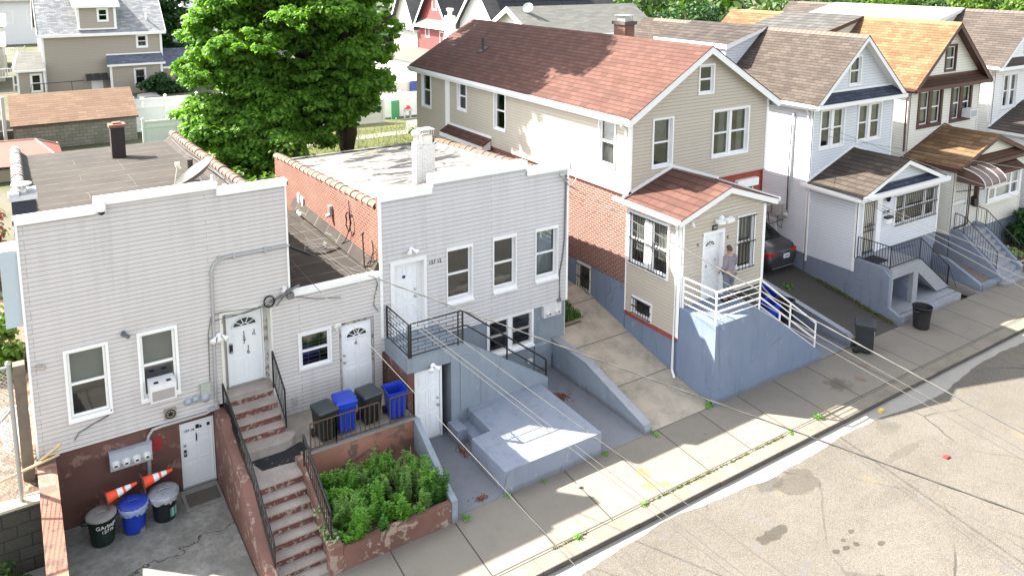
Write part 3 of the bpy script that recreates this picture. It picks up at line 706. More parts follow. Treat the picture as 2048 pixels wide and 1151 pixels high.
window(H1, F, *w2, trim=.06, rec=.07, blind=.55, mat=WHITE2, sill=.03)
# entrance alcove
mb = MB(); a0, a1, b0, b1 = al
for q in ((a0-.07, a0, -.03, .42, b0, b1+.06), (a1, a1+.05, -.03, .42, b0-.9, b1+.06), (a0, a1, -.03, .42, b1, b1+.06)): mb.box(*q)
mb.box(a0, a1, .40, .46, b0, b1); mb.box(a0, a1, .0, .42, b0-.12, b0, 1); mb.box(a0+.01, a0+.07, .28, .40, b0, b1, 2); mb.box(a1-.1, a1, .3, .40, b0, b1, 2)
obj('entrance_alcove', mb, [OFFW, TREAD, peeling('peeling_frame', (.62, .62, .6), (.25, .2, .16), .5, 6)], H1)
d = door(H1, F, 4.07, 4.92, 2.2, 4.12, .34, fan=True, knob='l', frame=.03)
text('house_number', '1\n5\n7', .155, F, 4.47, .325, 3.42, BLACKR, d, line=.75); text('house_number', '1\n6', .155, F, 4.56, .325, 3.08, BLACKR, d, line=.75)
text('flat_number', '2\nFL', .1, F, 4.72, .325, 3.5, BLACKR, d, line=.8)
mb = MB(); mb.box(4.10, 4.18, .30, .34, 3.10, 3.31); obj('door_lock', mb, IRON, d)
d = door(H1, F, 2.82, 3.54, .02, 1.72, .11, fan=False, knob='l', frame=.03, depth=.09)
text('flat_number', '157-16', .09, F, 3.0, .095, 1.5, BLACKR, d); 
for u, s_, z_, h_ in ((3.16, .08, 1.5, .1), (3.25, .05, 1.5, .06), (3.42, .065, 1.5, .08), (3.15, .03, 1.18, .2)): mb = MB(); mb.box(u, u+s_, .094, .1, z_, z_+h_); obj('door_sticker', mb, IRON, d)
mb = MB(); mb.box(2.86, 2.92, .07, .1, .86, 1.02); obj('door_lock', mb, IRON, d)
# conduit running over the facade
mb = MB()
mb.tube([F(5.6, -.04, 5.74), F(4.9, -.04, 5.74), F(4.05, -.04, 5.74), F(3.86, -.04, 5.69), F(3.75, -.04, 5.58), F(3.71, -.04, 5.42), F(3.69, -.04, 4.2), F(3.64, -.04, 2.1)], .034, 8)
for u in (4.25, 5.0, 3.9): mb.box(u-.03, u+.03, -.08, 0, 5.66, 5.8)
mb.tube([F(3.68, -.04, 2.1), F(3.62, -.05, 1.99), F(3.4, -.05, 1.90), F(2.4, -.05, 1.90), F(2.2, -.02, 1.86), F(2.1, 0., 1.72), F(2.08, .02, 1.6)], .036, 8); mb.tube([F(2.08, .03, 1.2), F(2.06, .03, .55)], .05, 8)
mb.box(3.5, 3.7, -.1, -.005, 1.93, 2.02)
obj('conduit', mb, plain('conduit_grey', (.40, .405, .41), .45, .2), H1)
mb = MB(); mb.tube([F(3.66, -.02, 4.35), F(3.9, -.03, 4.37), F(4.9, -.03, 4.27), F(5.3, -.05, 4.42), F(5.58, -.05, 4.62)], .012, 5)
obj('cable', mb, CABLEG, H1); mb = MB(); mb.tube([F(3.66, -.02, 4.2), F(4.2, -.03, 4.21), F(4.7, -.03, 4.28), F(5.3, -.05, 4.45)], .014, 5); obj('cable', mb, CABLEG, H1); mb = MB(); mb.tube([F(3.64, -.03, 4.3), F(3.56, -.02, 3.9), F(3.53, -.02, 2.5), F(3.45, -.02, 2.3)], .011, 5)
obj('cable', mb, CABLEG, H1); mb = MB(); mb.tube([F(3.88, -.03, 4.1), F(3.95, -.04, 4.27), F(4.4, -.05, 4.22), F(5.0, -.05, 4.3), F(5.35, -.05, 4.5)], .013, 5); obj('cable', mb, CABLEG, H1); mb = MB()
mb.tube([F(1.38, -.04, 2.66), F(1.3, -.03, 2.52), F(1.0, -.03, 2.42), F(.7, -.03, 2.3), F(.6, -.03, 2.15)], .014, 5)
obj('cable', mb, CABLEG, H1)
mb = MB(); mb.tube([F(5.03+.13*cos(t), -.05-.012*i/20, 4.39+.14*sin(t)) for i, t in enumerate([k*2*pi/14 for k in range(57)])], .018, 5); obj('cable_coil', mb, IRON, H1)
mb = MB(); mb.box(3.30, 3.53, -.09, 0, 2.38, 2.68); obj('junction_box', mb, plain('box_green_grey', (.38, .41, .37), .5), H1)
mb = MB(); mb.box(2.16, 2.39, .045, .06, 1.26, 1.61); obj('painted_patch', mb, peeling('patch_red', (.30, .035, .035), (.6, .45, .4), .32, 9), H1)

# things fixed on house 1
def meter_panel(name, u0, u1, z0, z1, n, label, y=-.0, colr=None):
    t = thing(name, label, 'electric meter', ((u0+u1)/2, y, z0)); M = FY(y)
    mb = MB(); mb.box(u0, u1, -.13, 0.06, z0, z1, M=M); mb.box(u0-.01, u1+.01, -.14, 0, z1, z1+.02, M=M); obj('cabinet', mb, colr or plain('meter_grey', (.42, .46, .52), .45, .2), t)
    for i in range(n):
        c = M(u0+(u1-u0)*(i+.5)/n, -.13, z0+(z1-z0)*.36); mb = MB(); R = min(.085, (u1-u0)/n*.42)
        mb.lathe(c, [(0, -.10), (R*.75, -.10), (R*.85, -.09), (R*.9, -.02), (R*1.15, -.02), (R*1.15, 0)], 16, axis=(0, 1, 0)); g = obj('meter', mb, plain('meter_ring', (.62, .63, .62), .3), t)
        mb = MB(); mb.box(c[0]-R*.4, c[0]+R*.4, c[1]-.104, c[1]-.1, c[2]-.01, c[2]+R*.4); obj('dial', mb, IRON, g)
    return t
meter_panel('meter_bank', 1.25, 2.14, 1.18, 1.59, 4, 'grey cabinet with four round electric meters on the maroon basement wall', 0.0)
def camera_dome(loc, label):
    t = thing('security_camera', label, 'security camera', loc); x, y, z = loc
    mb = MB(); mb.box(x-.05, x+.05, y-.16, y+.06, z+.17, z+.23); mb.box(x-.05, x+.05, y, y+.05, z+.05, z+.23); mb.lathe((x, y-.11, z+.04), [(.0, .14), (.085, .13), (.09, .02), (.08, 0)], 14); obj('housing', mb, WHITE, t)
    mb = MB(); mb.lathe((x, y-.11, z+.04), [(.075, 0), (.065, -.05), (.035, -.08), (0, -.085)], 14); obj('dome', mb, plain('camera_black', (.01, .01, .012), .1), t)
camera_dome((1.48, -.08, 7.33), 'white dome camera with a black lens under the parapet step of the left house')
def camera_bullet(loc, d, label, m=None, L=.2):
    t = thing('security_camera', label, 'security camera', loc); x, y, z = loc; D = Vector(d).normalized()
    mb = MB(); mb.lathe((x, y, z), [(0, 0), (.04, 0), (.04, .03), (0, .03)], 10, axis=(0, -1, 0)); mb.tube([(x, y, z), (x, y-.07, z-.02)], .015, 6); obj('bracket', mb, m or METAL, t)
    p = Vector((x, y-.08, z-.03)); mb = MB(); mb.tube([p-D*L*.3, p+D*L*.7], .045, 8); mb.box(p.x-.045, p.x+.045, p.y-.06, p.y+.05, p.z+.035, p.z+.05); obj('body', mb, m or METAL, t)
camera_bullet((1.74, 0, 4.42), (.75, -.5, -.45), 'dark grey bullet camera on the siding above and between the two left windows', plain('cam_dark', (.10, .11, .14), .4))
camera_bullet((.06, 0, 4.1), (.9, -.4, -.1), 'small tan camera with a loose wire at the left corner of the left house', plain('cam_tan', (.42, .38, .34), .4, .3), .17)
camera_bullet((5.42, 0, 4.66), (-.6, -.6, -.3), 'small white camera by the cable knot where the left house meets the low link', WHITE, .12)
def floodlight(loc, label, d=-1, n=2, sp=.13):
    t = thing('flood_light', label, 'flood light', loc); x, y, z = loc
    mb = MB(); mb.lathe((x, y, z), [(0, -.04), (.07, -.04), (.075, 0)], 14, axis=(0, 1, 0)); obj('base_plate', mb, WHITE, t)
    for s in ((-1, 1) if n == 2 else (-1, 0, 1)):
        D = Vector((s*.55, -.75, -.35)).normalized(); mb = MB(); p = Vector((x+s*sp*.5, y-.08, z-.02))
        mb.lathe(p, [(.015, -.06), (.03, -.03), (.05, .04), (.075, .11), (.07, .12), (.0, .10)], 12, axis=D); obj('lamp_head', mb, WHITE2, t)
    return t
floodlight((3.79, -.02, 3.80), 'white twin floodlight left of the fanlit door numbered 157 16', n=3, sp=.22)
t = thing('exhaust_fan', 'round vent fan in a tan square box below the air conditioner', 'vent', (2.6, 0, 2.15))
mb = MB(); mb.box(2.47, 2.73, -.06, 0, 2.02, 2.28); obj('casing', mb, plain('fan_tan', (.30, .27, .21), .6), t)
mb = MB(); mb.lathe((2.6, -.06, 2.15), [(.095, -.012), (.115, -.012), (.115, 0)], 18, axis=(0, 1, 0)); mb.lathe((2.6, -.066, 2.15), [(0, -.004), (.05, -.004), (.05, 0)], 14, axis=(0, 1, 0))
for i in range(4): mb.box(2.6-.11, 2.6+.11, -.076, -.068, 2.144, 2.156, M=(lambda a: lambda x, y, z: (2.6+(x-2.6)*cos(a)-(z-2.15)*sin(a), y, 2.15+(x-2.6)*sin(a)+(z-2.15)*cos(a)))(i*pi/4))
obj('guard', mb, IRON, t)
t = thing('air_conditioner', 'white window air conditioner in the right window of the greige house', 'air conditioner', (2.43, -.2, 2.72))
mb = MB(); mb.box(2.16, 2.72, -.38, .06, 2.70, 3.12); obj('case', mb, plain('ac_white', (.74, .75, .76), .45, var=.06), t)
mb = MB(); mb.box(2.2, 2.68, -.39, -.381, 2.74, 2.98)
obj('grille', mb, plain('ac_grille', (.36, .34, .32), .6), t)
mb = MB(); 
for u in (2.26, 2.53): mb.box(u, u+.1, -.3, -.2, 3.121, 3.125)
obj('top_vent', mb, IRON, t)
mb = MB(); mb.lathe((3.0, -.06, 2.33), [(0, -.05), (.07, -.05), (.075, 0)], 12, axis=(0, 1, 0)); mb.lathe((3.17, -.06, 2.35), [(0, -.05), (.07, -.05), (.075, 0)], 12, axis=(0, 1, 0)); mb.lathe((3.4, -.06, 2.32), [(0, -.06), (.1, -.06), (.105, 0)], 12, axis=(0, 1, 0)); mb.box(2.92, 3.5, -.062, 0, 2.28, 2.36)
tag(obj('meter_cover', mb, plain('meter_blue_grey', (.36, .40, .46), .4)), 'row of three blank grey meter covers right of the air conditioner', 'electric meter')
def dish(loc, R, aim, label, matd, mast=.5):
    t = thing('satellite_dish', label, 'satellite dish', loc); p = Vector(loc); A = Vector(aim).normalized(); c = p+Vector((0, 0, mast))+A*.12
    mb = MB(); mb.lathe(c, [(R, R*.32), (R*.98, R*.30), (R*.75, R*.17), (R*.5, R*.075), (R*.25, R*.02), (.001, 0)], 26, axis=A)
    mb.lathe(c-A*.008, [(R, R*.32), (R*.75, R*.17), (R*.5, R*.075), (R*.25, R*.02), (.001, 0)], 26, axis=A); obj('reflector', mb, matd, t)
    mb = MB(); mb.tube([p, p+Vector((0, 0, mast)), c], .03, 8); mb.box(p.x-.15, p.x+.15, p.y-.15, p.y+.15, p.z, p.z+.02); obj('mast', mb, METAL, t)
    side = A.cross(Vector((0, 0, 1))).normalized(); dn = A.cross(side).normalized(); 
    if dn.z > 0: dn = -dn
    f = c+A*R*.95+dn*R*.35; mb = MB(); mb.tube([c+dn*R*.95+A*R*.3, f], .015, 6); mb.tube([f-A*.02, f-A*.14], .035, 8); mb.box(f.x-.05, f.x+.05, f.y-.05, f.y+.05, f.z-.05, f.z+.06); obj('feed_arm', mb, plain('lnb_cream', (.62, .58, .45), .5), t)
    return t
dish((4.1, 2.6, 6.2), .6, (-.55, .1, .85), 'large tilted grey satellite dish on the dark flat roof of the left house', plain('dish_olive', (.085, .088, .075), .35, .1), .85)
mb = MB(); mb.tube([(5.2, 13.6, 5.95), (5.15, 10, 6.05), (5.18, 8, 6.2), (5.1, 5.4, 6.45), (5.15, 3.5, 6.45), (5.2, .6, 6.7)], .022, 5); mb.tube([(5.3, 14.3, 6.0), (5.2, 11, 6.12), (5.22, 7, 6.32), (5.1, 4.4, 6.5)], .018, 5)
tag(obj('roof_cable', mb, CABLEL), 'pale cable lying along the right parapet of the dark flat roof', 'cable')
mb = MB(); mb.box(5.0, 5.2, 4.3, 4.5, 6.15, 6.28); mb.lathe((5.1, 4.4, 6.28), [(.08, 0), (.08, .06), (0, .06)], 10); tag(obj('junction_box', mb, METAL), 'small metal box where the cables meet beside the satellite dish', 'junction box')
mb = MB(); mb.lathe((3.9, .12, 7.62), [(.0, .16), (.05, .15), (.06, .1), (.05, .06), (.065, .04), (.065, 0)], 10); tag(obj('roof_cap_fitting', mb, METAL), 'small round metal cap on the right step of the left parapet', 'vent cap')

# ================================================================== LOW LINK between houses 1 and 2
LK = thing('link_building', 'low siding-fronted link with one white door and a small window between the two flat-roofed houses', 'house', (6.8, 0, 1.17), 'attached flat-roofed houses')
cw = (5.73, 6.62, 2.29, 3.31)
mb = MB(); mb.wall(F, [(5.58, 4.46), (8.05, 4.46)], 1.14, [hole(*cw, .05), (6.84, 7.82, 1.1, 3.29)]); obj('front_wall', mb, SID1, LK)
mb = MB(); mb.face([(5.58, .04, 4.42), (8.08, .04, 4.42), (8.08, 7.4, 4.26), (5.58, 7.4, 4.26)]); mb.box(5.58, 8.08, 7.38, 7.5, 1, 4.24)
mb.prism('y', [(7.86, 4.44), (8.08, 4.44), (8.08, 4.72), (8.02, 4.72)], .1, 7.3)
obj('roof', mb, TAR, LK)
mb = MB(); mb.box(5.585, 8.02, -.06, .14, 4.46, 4.50); mb.box(5.585, 8.02, -.06, -.04, 4.37, 4.46); obj('parapet_cap', mb, WHITE2, LK)
window(LK, F, *cw, trim=.05, rec=.03, bars=None, mat=WHITE)
mb = MB(); 
for z in (2.45, 2.56, 2.67, 2.9, 3.0, 3.12): mb.box(5.83, 6.52, .06, .075, z, z+.02)
for u in (6.0, 6.3): mb.box(u, u+.018, .05, .06, 2.4, 3.2)
obj('security_bars', mb, plain('bars_brown', (.22, .19, .15), .6), LK)
d = door(LK, F, 6.90, 7.76, 1.24, 3.22, .04, fan=True, knob='l', frame=.05, fmat=peeling('frame_peel', (.45, .44, .42), (.16, .13, .11), .45, 6))
text('flat_number', '1\nFL', .1, F, 7.32, .025, 2.66, BLACKR, d, line=.8)
t = thing('porch_light', 'round white lamp at the upper left corner of the link door', 'lamp', (6.8, 0, 3.25))
mb = MB(); mb.lathe((6.8, -.01, 3.25), [(0, -.05), (.1, -.045), (.11, 0)], 14, axis=(0, 1, 0)); obj('base_plate', mb, OFFW, t)
mb = MB(); mb.tube([(6.8+.075*cos(a), -.07, 3.24+.075*sin(a)) for a in [k*pi/7-.6 for k in range(12)]], .02, 6); obj('ring_tube', mb, WHITE, t)
mb = MB(); mb.box(5.52, 5.64, -.05, 0, 1.45, 1.62); mb.tube([(5.62, -.06, 1.47), (5.66, -.12, 1.45), (5.45, -.14, 1.36), (5.35, -.1, 1.28)], .016, 5); tag(obj('wall_socket', mb, GREYP), 'small grey outlet with a black plug on the siding right of the upper steps', 'outlet')
mb = MB(); mb.tube([(7.9, -.03, 4.4), (7.95, -.03, 4.15), (7.86, -.03, 3.85), (7.83, -.03, 3.6), (7.95, -.03, 3.4)], .013, 5); obj('cable', mb, CABLEG, LK); mb = MB(); mb.tube([(5.6, -.05, 4.4), (6.2, -.05, 4.18), (6.9, -.05, 4.05)], .012, 5); obj('cable', mb, CABLEG, LK)
# litter of cables on the link roof
mb = MB(); mb.tube([(5.75, 2.6, 4.40), (6.1, 3.6, 4.38), (6.6, 3.9, 4.36), (6.8, 3.1, 4.39), (6.9, 2.7, 4.4), (7.35, 2.4, 4.4), (7.9, 2.6, 4.4)], .024, 5); tag(obj('loose_cable', mb, CABLEL), 'pale loose cable snaking over the low tar roof', 'cable')
mb = MB(); mb.tube([(7.2+.33*cos(t), 2.75+.22*sin(t), 4.41+.006*i) for i, t in enumerate([k*pi/6 for k in range(26)])], .018, 5); tag(obj('cable_loop', mb, CABLEG), 'dark coil of cable lying on the low tar roof', 'cable')

# ================================================================== HOUSE 2 (right flat-roofed, cool grey siding)
H2 = thing('row_house', 'flat-roofed house with cool grey siding, three tall windows and a white membrane roof', 'house', (11.2, 0, 0), 'attached flat-roofed houses')
wz = [(10.08, 10.95, 3.06, 4.75), (11.64, 12.48, 3.05, 4.76), (13.17, 14.03, 3.04, 4.75)]
bw = (11.45, 13.15, 1.02, 2.18); hd = (8.36, 9.42, 2.55, 4.68)
mb = MB(); mb.wall(F, [(8.05, 6.58), (9.66, 6.58), (9.661, 6.88), (12.79, 6.88), (12.791, 6.62), (14.41, 6.62)], 2.21, [hole(*w, .03) for w in wz]+[(hd[0]+.04, hd[1]-.06, 2, hd[3]-.06)])
mb.box(8.055, 14.41, -.014, .05, 2.19, 2.21); mb.box(8.03, 8.11, -.03, .0, 2.6, 6.6, 1); mb.box(14.35, 14.42, -.03, .06, 2.2, 6.62, 1)
obj('front_wall', mb, [SID2, WHITE2], H2)
mb = MB(); G = FY(.05); mb.wall(G, [(8.05, 2.2), (14.36, 2.2)], -.2, [hole(*bw, .08)]); mb.box(13.2, 14.37, 0., .05, -.2, .90); mb.prism('x', [(0., .90), (.05, .95), (.05, .9)], 13.2, 14.37)
mb.box(8.05, 14.36, .12, .2, -.2, 1.0)
obj('basement_wall', mb, GBLUE, H2)
mb = MB()
mb.prism('x', [(.03, 1), (.03, 6.55), (.2, 6.55), (.2, 6.18), (9.6, 5.66), (9.6, 1)], 8.05, 8.27); obj('side_wall', mb, BRK2, H2)
mb = MB(); mb.prism('x', [(.062, 0), (.062, 6.58), (.2, 6.58), (.2, 6.18), (9.6, 5.66), (9.6, 0)], 14.19, 14.4); mb.box(8.27, 14.19, 9.4, 9.6, 0, 5.5); mb.box(8.1, 14.36, .02, .2, 5.5, 6.57); mb.box(9.68, 12.77, .021, .2, 6.57, 6.86); obj('side_wall', mb, SID2, H2)
mb = MB(); mb.face([(8.27, .2, 6.0), (14.19, .2, 6.0), (14.19, 9.6, 5.48), (8.27, 9.6, 5.48)])
for x, d_ in ((8.27, 1), (14.19, -1)): mb.face([(x+d_*.3, .2, 6.004), (x+d_*.003, .2, 6.3), (x+d_*.003, 9.6, 5.72), (x+d_*.3, 9.6, 5.484)])
mb.box(8.27, 14.19, 9.52, 9.66, 5.4, 5.56); mb.face([(8.27, .205, 6.56), (14.19, .205, 6.56), (14.19, .6, 6.0), (8.27, .6, 6.0)])
obj('roof', mb, MEMB, H2)
mb = MB()
for a, b, z, h in ((8.0, 9.63, 6.58, .16), (9.63, 12.82, 6.88, .2), (12.82, 14.46, 6.62, .17)):
    mb.box(a, b, -.07, .26, z+.03, z+.065); mb.box(a, b, -.07, -.04, z+.03-h, z+.03)
mb.box(9.63, 9.66, -.072, .26, 6.62, 6.942); mb.box(12.79, 12.82, -.072, .26, 6.66, 6.942); mb.box(14.435, 14.46, -.07, .26, 6.45, 6.65)
obj('parapet_cap', mb, WHITE2, H2)
coping_tiles(H2, 8.17, .3, 6.22, 9.55, 5.70, .15, .42, plain('tile_brown', (.145, .09, .066), .75, var=.3, scale=5)); coping_tiles(H2, 14.3, .5, 6.18, 9.5, 5.70, .15, .42)
mb = MB(); mb.box(10.92, 11.36, 3.1, 3.5, 5.6, 7.0); mb.box(10.70, 10.92, 3.12, 3.42, 5.6, 7.12); mb.box(10.88, 11.40, 3.06, 3.54, 6.93, 7.02)
ch = obj('chimney', mb, BRKW, H2)
mb = MB(); mb.lathe((10.8, 3.27, 7.1), [(.1, 0), (.1, .25), (.16, .25), (.16, .38), (.1, .42), (0, .42)], 14); mb.box(10.98, 11.3, 3.15, 3.45, 7.02, 7.34)
obj('flue', mb, OFFW, ch)
mb = MB(); mb.box(10.92, 11.36, 3.09, 3.51, 7.5, 7.54)
for i in range(6):
    for y in (3.13, 3.47): mb.box(10.95+i*.075, 10.97+i*.075, y-.008, y+.008, 7.34, 7.5)
obj('flue_cage', mb, METAL, ch)
for i, w in enumerate(wz):
    window(H2, F, *w, trim=.03, rec=.13, mat=WHITE, blind=(.0, .0, 0)[i], cur=(None, None, 'full')[i], sill=.06, tz=.1, label=('window with dark lower bars', 'window with a half raised sash', 'window with pale curtain behind')[i])
d = door(H2, F, 8.46, 9.22, 2.57, 4.56, .17, fan=False, knob='r', frame=.0)
mb = MB(); mb.lathe((8.82, .165, 4.12), [(0, -.01), (.05, -.01), (.05, 0)], 14, axis=(0, 1, 0)); obj('door_badge', mb, plain('badge_blue', (.03, .04, .2), .4), d)
mb = MB(); mb.box(8.34, 8.46, -.035, .2, 2.55, 4.6); mb.box(8.34, 9.44, -.036, .2, 4.58, 4.70); mb.box(9.36, 9.44, -.035, .2, 2.55, 4.6); mb.box(9.22, 9.36, .17, .2, 2.55, 4.58); mb.box(8.46, 9.36, 0.03, .2, 2.52, 2.57)
obj('door_frame', mb, WHITE, H2)
text('house_number', '157 12', .145, F, 9.72, -.012, 4.43, BLACKR, H2)
window(H2, G, *bw, trim=.08, rec=.05, style='dh2', mat=plain('window_silver', (.50, .49, .47), .4, .3), casing=WHITE, mull=.07, sill=.08)
mb = MB(); 
for u in (11.6, 12.45):
    for k in range(3): mb.box(u, u+.56, .03, .045, 1.28+k*.28, 1.30+k*.28)
obj('security_bars', mb, IRON, H2)
mb = MB(); mb.tube([(14.3, -.03, 6.3), (14.27, -.03, 4.2), (14.2, -.03, 3.6), (14.1, -.03, 3.2), (14.12, -.03, 2.25)], .022, 6); mb.box(14.02, 14.16, -.05, .0, 2.21, 2.3); obj('conduit', mb, CABLEG, H2)
mb = MB(); mb.tube([(14.43, -.02, 5.95), (14.0, -.2, 6.35)], .022, 6); mb.tube([(14.43, -.02, 6.1), (14.2, -.12, 6.25)], .02, 6); mb.lathe((13.97, -.21, 6.37), [(0, -.06), (.05, -.05), (.05, .05), (0, .06)], 10, axis=(-1, -.4, .6)); mb.tube([(14.45, .02, 6.3), (14.75, .1, 6.45), (14.85, .12, 6.15), (14.6, .05, 5.9), (14.43, 0, 5.95)], .012, 5)
obj('service_bracket', mb, METAL, H2)
meter_panel('meter_bank', 13.47, 14.15, 1.80, 2.17, 2, 'pale cabinet with two round meters under the right end of the cool grey siding', .05, plain('meter_pale', (.62, .63, .64), .45))
floodlight((8.98, -.01, 4.95), 'white twin floodlight above the door numbered 157 12')
mb = MB(); mb.box(12.92, 13.1, -.02, .05, .42, .54); tag(obj('outlet_box', mb, OFFW), 'white outlet box low on the grey blue wall under the double window', 'outlet')
mb = MB(); mb.box(13.88, 14.0, -.03, 0.05, .5, .62); mb.tube([(13.9, -.03, .56), (13.84, -.03, .5), (13.84, -.03, .08)], .016, 5); obj('conduit', mb, SBLUE, H2)
# brick side wall details
mb = MB(); X = BX(8.05)
def LW(u, w, z): return (8.05+w, u, z)
mb.box(6.3, 6.42, -.06, .05, 3.9+.42, 4.95, M=LW); mb.box(6.75, 6.9, -.05, .05, 4.3, 5.0, M=LW); mb.box(6.42, 6.75, -.005, .05, 4.3, 4.95, 1, M=LW); mb.lathe((7.95, 6.5, 4.42), [(0, .1), (.1, .07), (.12, 0)], 10); mb.lathe((7.93, 6.25, 4.42), [(0, .1), (.1, .07), (.12, 0)], 10)
obj('bricked_window', mb, [OFFW, plain('boarded_white', (.68, .67, .64), .7, var=.25)], H2)
mb = MB(); mb.tube([(7.98-.03*(i % 2), 2.05+.17*cos(t), 5.35+.3*sin(t)) for i, t in enumerate([k*2*pi/12 for k in range(49)])], .022, 5); mb.tube([(8.0, 2.05, 5.1), (7.95, 2.3, 4.7), (7.9, 2.6, 4.45)], .014, 5); mb.tube([(8.0, 2.0, 5.6), (8.02, 2.15, 5.95)], .014, 5)
tag(obj('cable_coil', mb, IRON), 'black coil of cable hanging on the orange brick side wall', 'cable')
mb = MB(); mb.box(7.95, 8.05, 3.55, 3.75, 5.12, 5.4); mb.lathe((7.93, 3.65, 5.05), [(.08, 0), (.09, .07), (0, .09)], 10); tag(obj('wall_fitting', mb, METAL), 'small white utility fitting on the orange brick side wall', 'fitting')
mb = MB(); mb.tube([(7.85, .62, 4.45), (7.85, .70, 5.4)], .025, 6); mb.lathe((7.85, .7, 5.38), [(.05, 0), (.05, .06), (0, .06)], 8); mb.tube([(7.86, .62, 4.5), (7.9, .35, 4.6), (8.0, .25, 5.15)], .018, 5); mb.tube([(7.86, .66, 4.75), (7.92, .4, 4.8), (8.02, .2, 5.0)], .016, 5)
tag(obj('gas_pipe', mb, RUST), 'rusty upright pipe at the front corner of the low tar roof', 'pipe')
# ================================================================== STOOP of house 1, terrace, planter
ST = thing('front_steps', 'peeling maroon and grey steps rising in two flights to the door numbered 157 16', 'steps', (4.5, -2.5, 0), 'front steps')
mb = MB(); xa, xb = 3.86, 4.93
for i in range(7):       # lower flight
    y = -2.58-.245*i; z = 1.2-.18*i
    mb.box(xa, xb, y+.002, -2.3 if i == 0 else y+.247, -.1, z-.035, 1); mb.box(xa, xb, y-.022, -2.3 if i == 0 else y+.246, z-.035, z, 0)
mb.box(xa, xb, -4.36, -4.06, -.1, .002, 0); obj('lower_steps', mb, [TREAD, RISER], ST)
mb = MB(); mb.box(xa, 5.12, -2.31, 0.0, -.1, 1.165); obj('landing', mb, [TREAD], ST)
mb = MB()
nos = [(-.12, 2.08), (-.46, 1.92), (-.74, 1.73), (-1.0, 1.55)]
for i, (y, z) in enumerate(nos):
    yb = .02 if i == 0 else nos[i-1][0]
    mb.box(3.95, 5.02, y+.003, yb, 1.165, z-.03, 1); mb.box(3.95, 5.02, y-.02, yb+.001, z-.03, z, 0)
P = [(3.95, -1.0), (3.95, -1.42), (4.85, -1.42), (5.08, -1.36), (5.2, -1.22), (5.22, -1.05), (5.02, -1.0)]
mb.prism('z', P, 1.166, 1.37, 0)
obj('upper_steps', mb, [TREAD, RISER], ST)
mb = MB(); mb.prism('x', [(.0, -.1), (0., 1.93), (-.75, 2.02), (-1.05, 1.72), (-2.55, 1.42), (-4.42, .34), (-4.45, -.1)], 3.58, 3.80); mb.prism('x', [(-1.0, 1.0), (-1., 1.66), (-2.5, 1.36), (-4.3, .3), (-4.3, -.1), (-2.4, -.1)], 3.801, 3.86)
obj('cheek_wall', mb, CHEEK, ST)
mb = MB(); mb.prism('x', [(-2.0, 0), (-2.0, 1.30), (-2.6, 1.36), (-4.2, .48), (-4.5, .40), (-4.5, -.1)], 4.94, 5.14); obj('cheek_wall', mb, CHEEK, ST)
# handrails
def handrail(par, path, h, x, r=.018, n=12, low=.12, posts=(0, -1), mat=None, pan=False, name='handrail'):
    mb = MB(); top = [(x, y, z+h) for y, z in path]; mb.tube(top, r*1.4, 6); mb.tube([(x, y, z+low) for y, z in path], r, 5)
    for i in posts: y, z = path[i]; mb.tube([(x, y, z-.03), (x, y, z+h)], r*1.25, 5)
    for (ya, za), (yb, zb) in zip(path, path[1:]):
        L = hypot(yb-ya, zb-za); k = max(1, int(L/.13))
        for j in range(k):
            t = (j+.5)/k; y = ya+(yb-ya)*t; z = za+(zb-za)*t; mb.tube([(x, y, z+low), (x, y, z+h)], r*.55, 4)
    return obj(name, mb, mat or IRON, par)
handrail(ST, [(-.12, 1.95), (-1.25, 1.62), (-2.5, 1.30), (-3.75, .62), (-4.2, .36)], .62, 3.80)
handrail(ST, [(-2.55, 1.38), (-3.9, .72), (-4.25, .52)], .74, 4.99)
handrail(ST, [(-.05, 2.1), (-1.02, 1.5)], .95, 5.05)
mb = MB(); mb.prism('z', [(4.05, -1.47), (4.85, -1.47), (5.3, -1.3), (5.42, -1.75), (5.0, -2.02), (4.62, -1.96), (4.2, -1.94)], 1.167, 1.178)
def matmat():
    k = NT('worn_mat'); n = k.noise(k.pos(), 9, 4, .7); return k.fin(k.ramp(n, [(.6, (.011, .012, .014)), (.68, (.2, .19, .18))]), .85)
tag(obj('door_mat', mb, matmat()), 'worn black rubber mat on the landing between the two flights', 'mat')

TE = thing('terrace', 'maroon walled terrace holding the wheeled bins in front of the low link', 'terrace', (6.6, -1.9, 1.17))
mb = MB(); mb.box(5.12, 8.12, -1.80, .0, -.1, 1.16); mb.face([(7.98, -.001, 1.16), (7.98, -1.0, 1.16), (8.12, -1., 1.16), (8.12, 0, 1.16)])
obj('deck', mb, concrete('terrace_concrete', (.40, .365, .31), .8, (.13, .115, .1), 1.6), TE)
mb = MB(); mb.prism('y', [(5.14, -.1), (5.14, 1.19), (8.14, 1.19), (8.14, -.1)], -1.98, -1.80)
obj('retaining_wall', mb, TERRA, TE)
mb = MB(); mb.box(5.14, 8.14, -2.0, -1.78, 1.19, 1.215); obj('wall_top', mb, CONC, TE)
def picket(par, a, b, h0, h1, n, mat, name='railing', r=.011):
    mb = MB(); a, b = Vector(a), Vector(b)
    for h in (h0, h1): mb.tube([a+Vector((0, 0, h)), b+Vector((0, 0, h))], r*1.7, 4)
    for i in range(n+1):
        p = a.lerp(b, i/n); mb.tube([p+Vector((0, 0, h0-(.06 if i in (0, n) else 0))), p+Vector((0, 0, h1))], r*(1.6 if i in (0, n) else 1), 4)
    return obj(name, mb, mat, par)
picket(TE, (5.36, -1.9, 1.2), (6.0, -1.9, 1.2), .07, .72, 6, RUST); picket(TE, (6.0, -1.9, 1.2), (7.12, -1.9, 1.2), .07, .72, 9, RUST); 
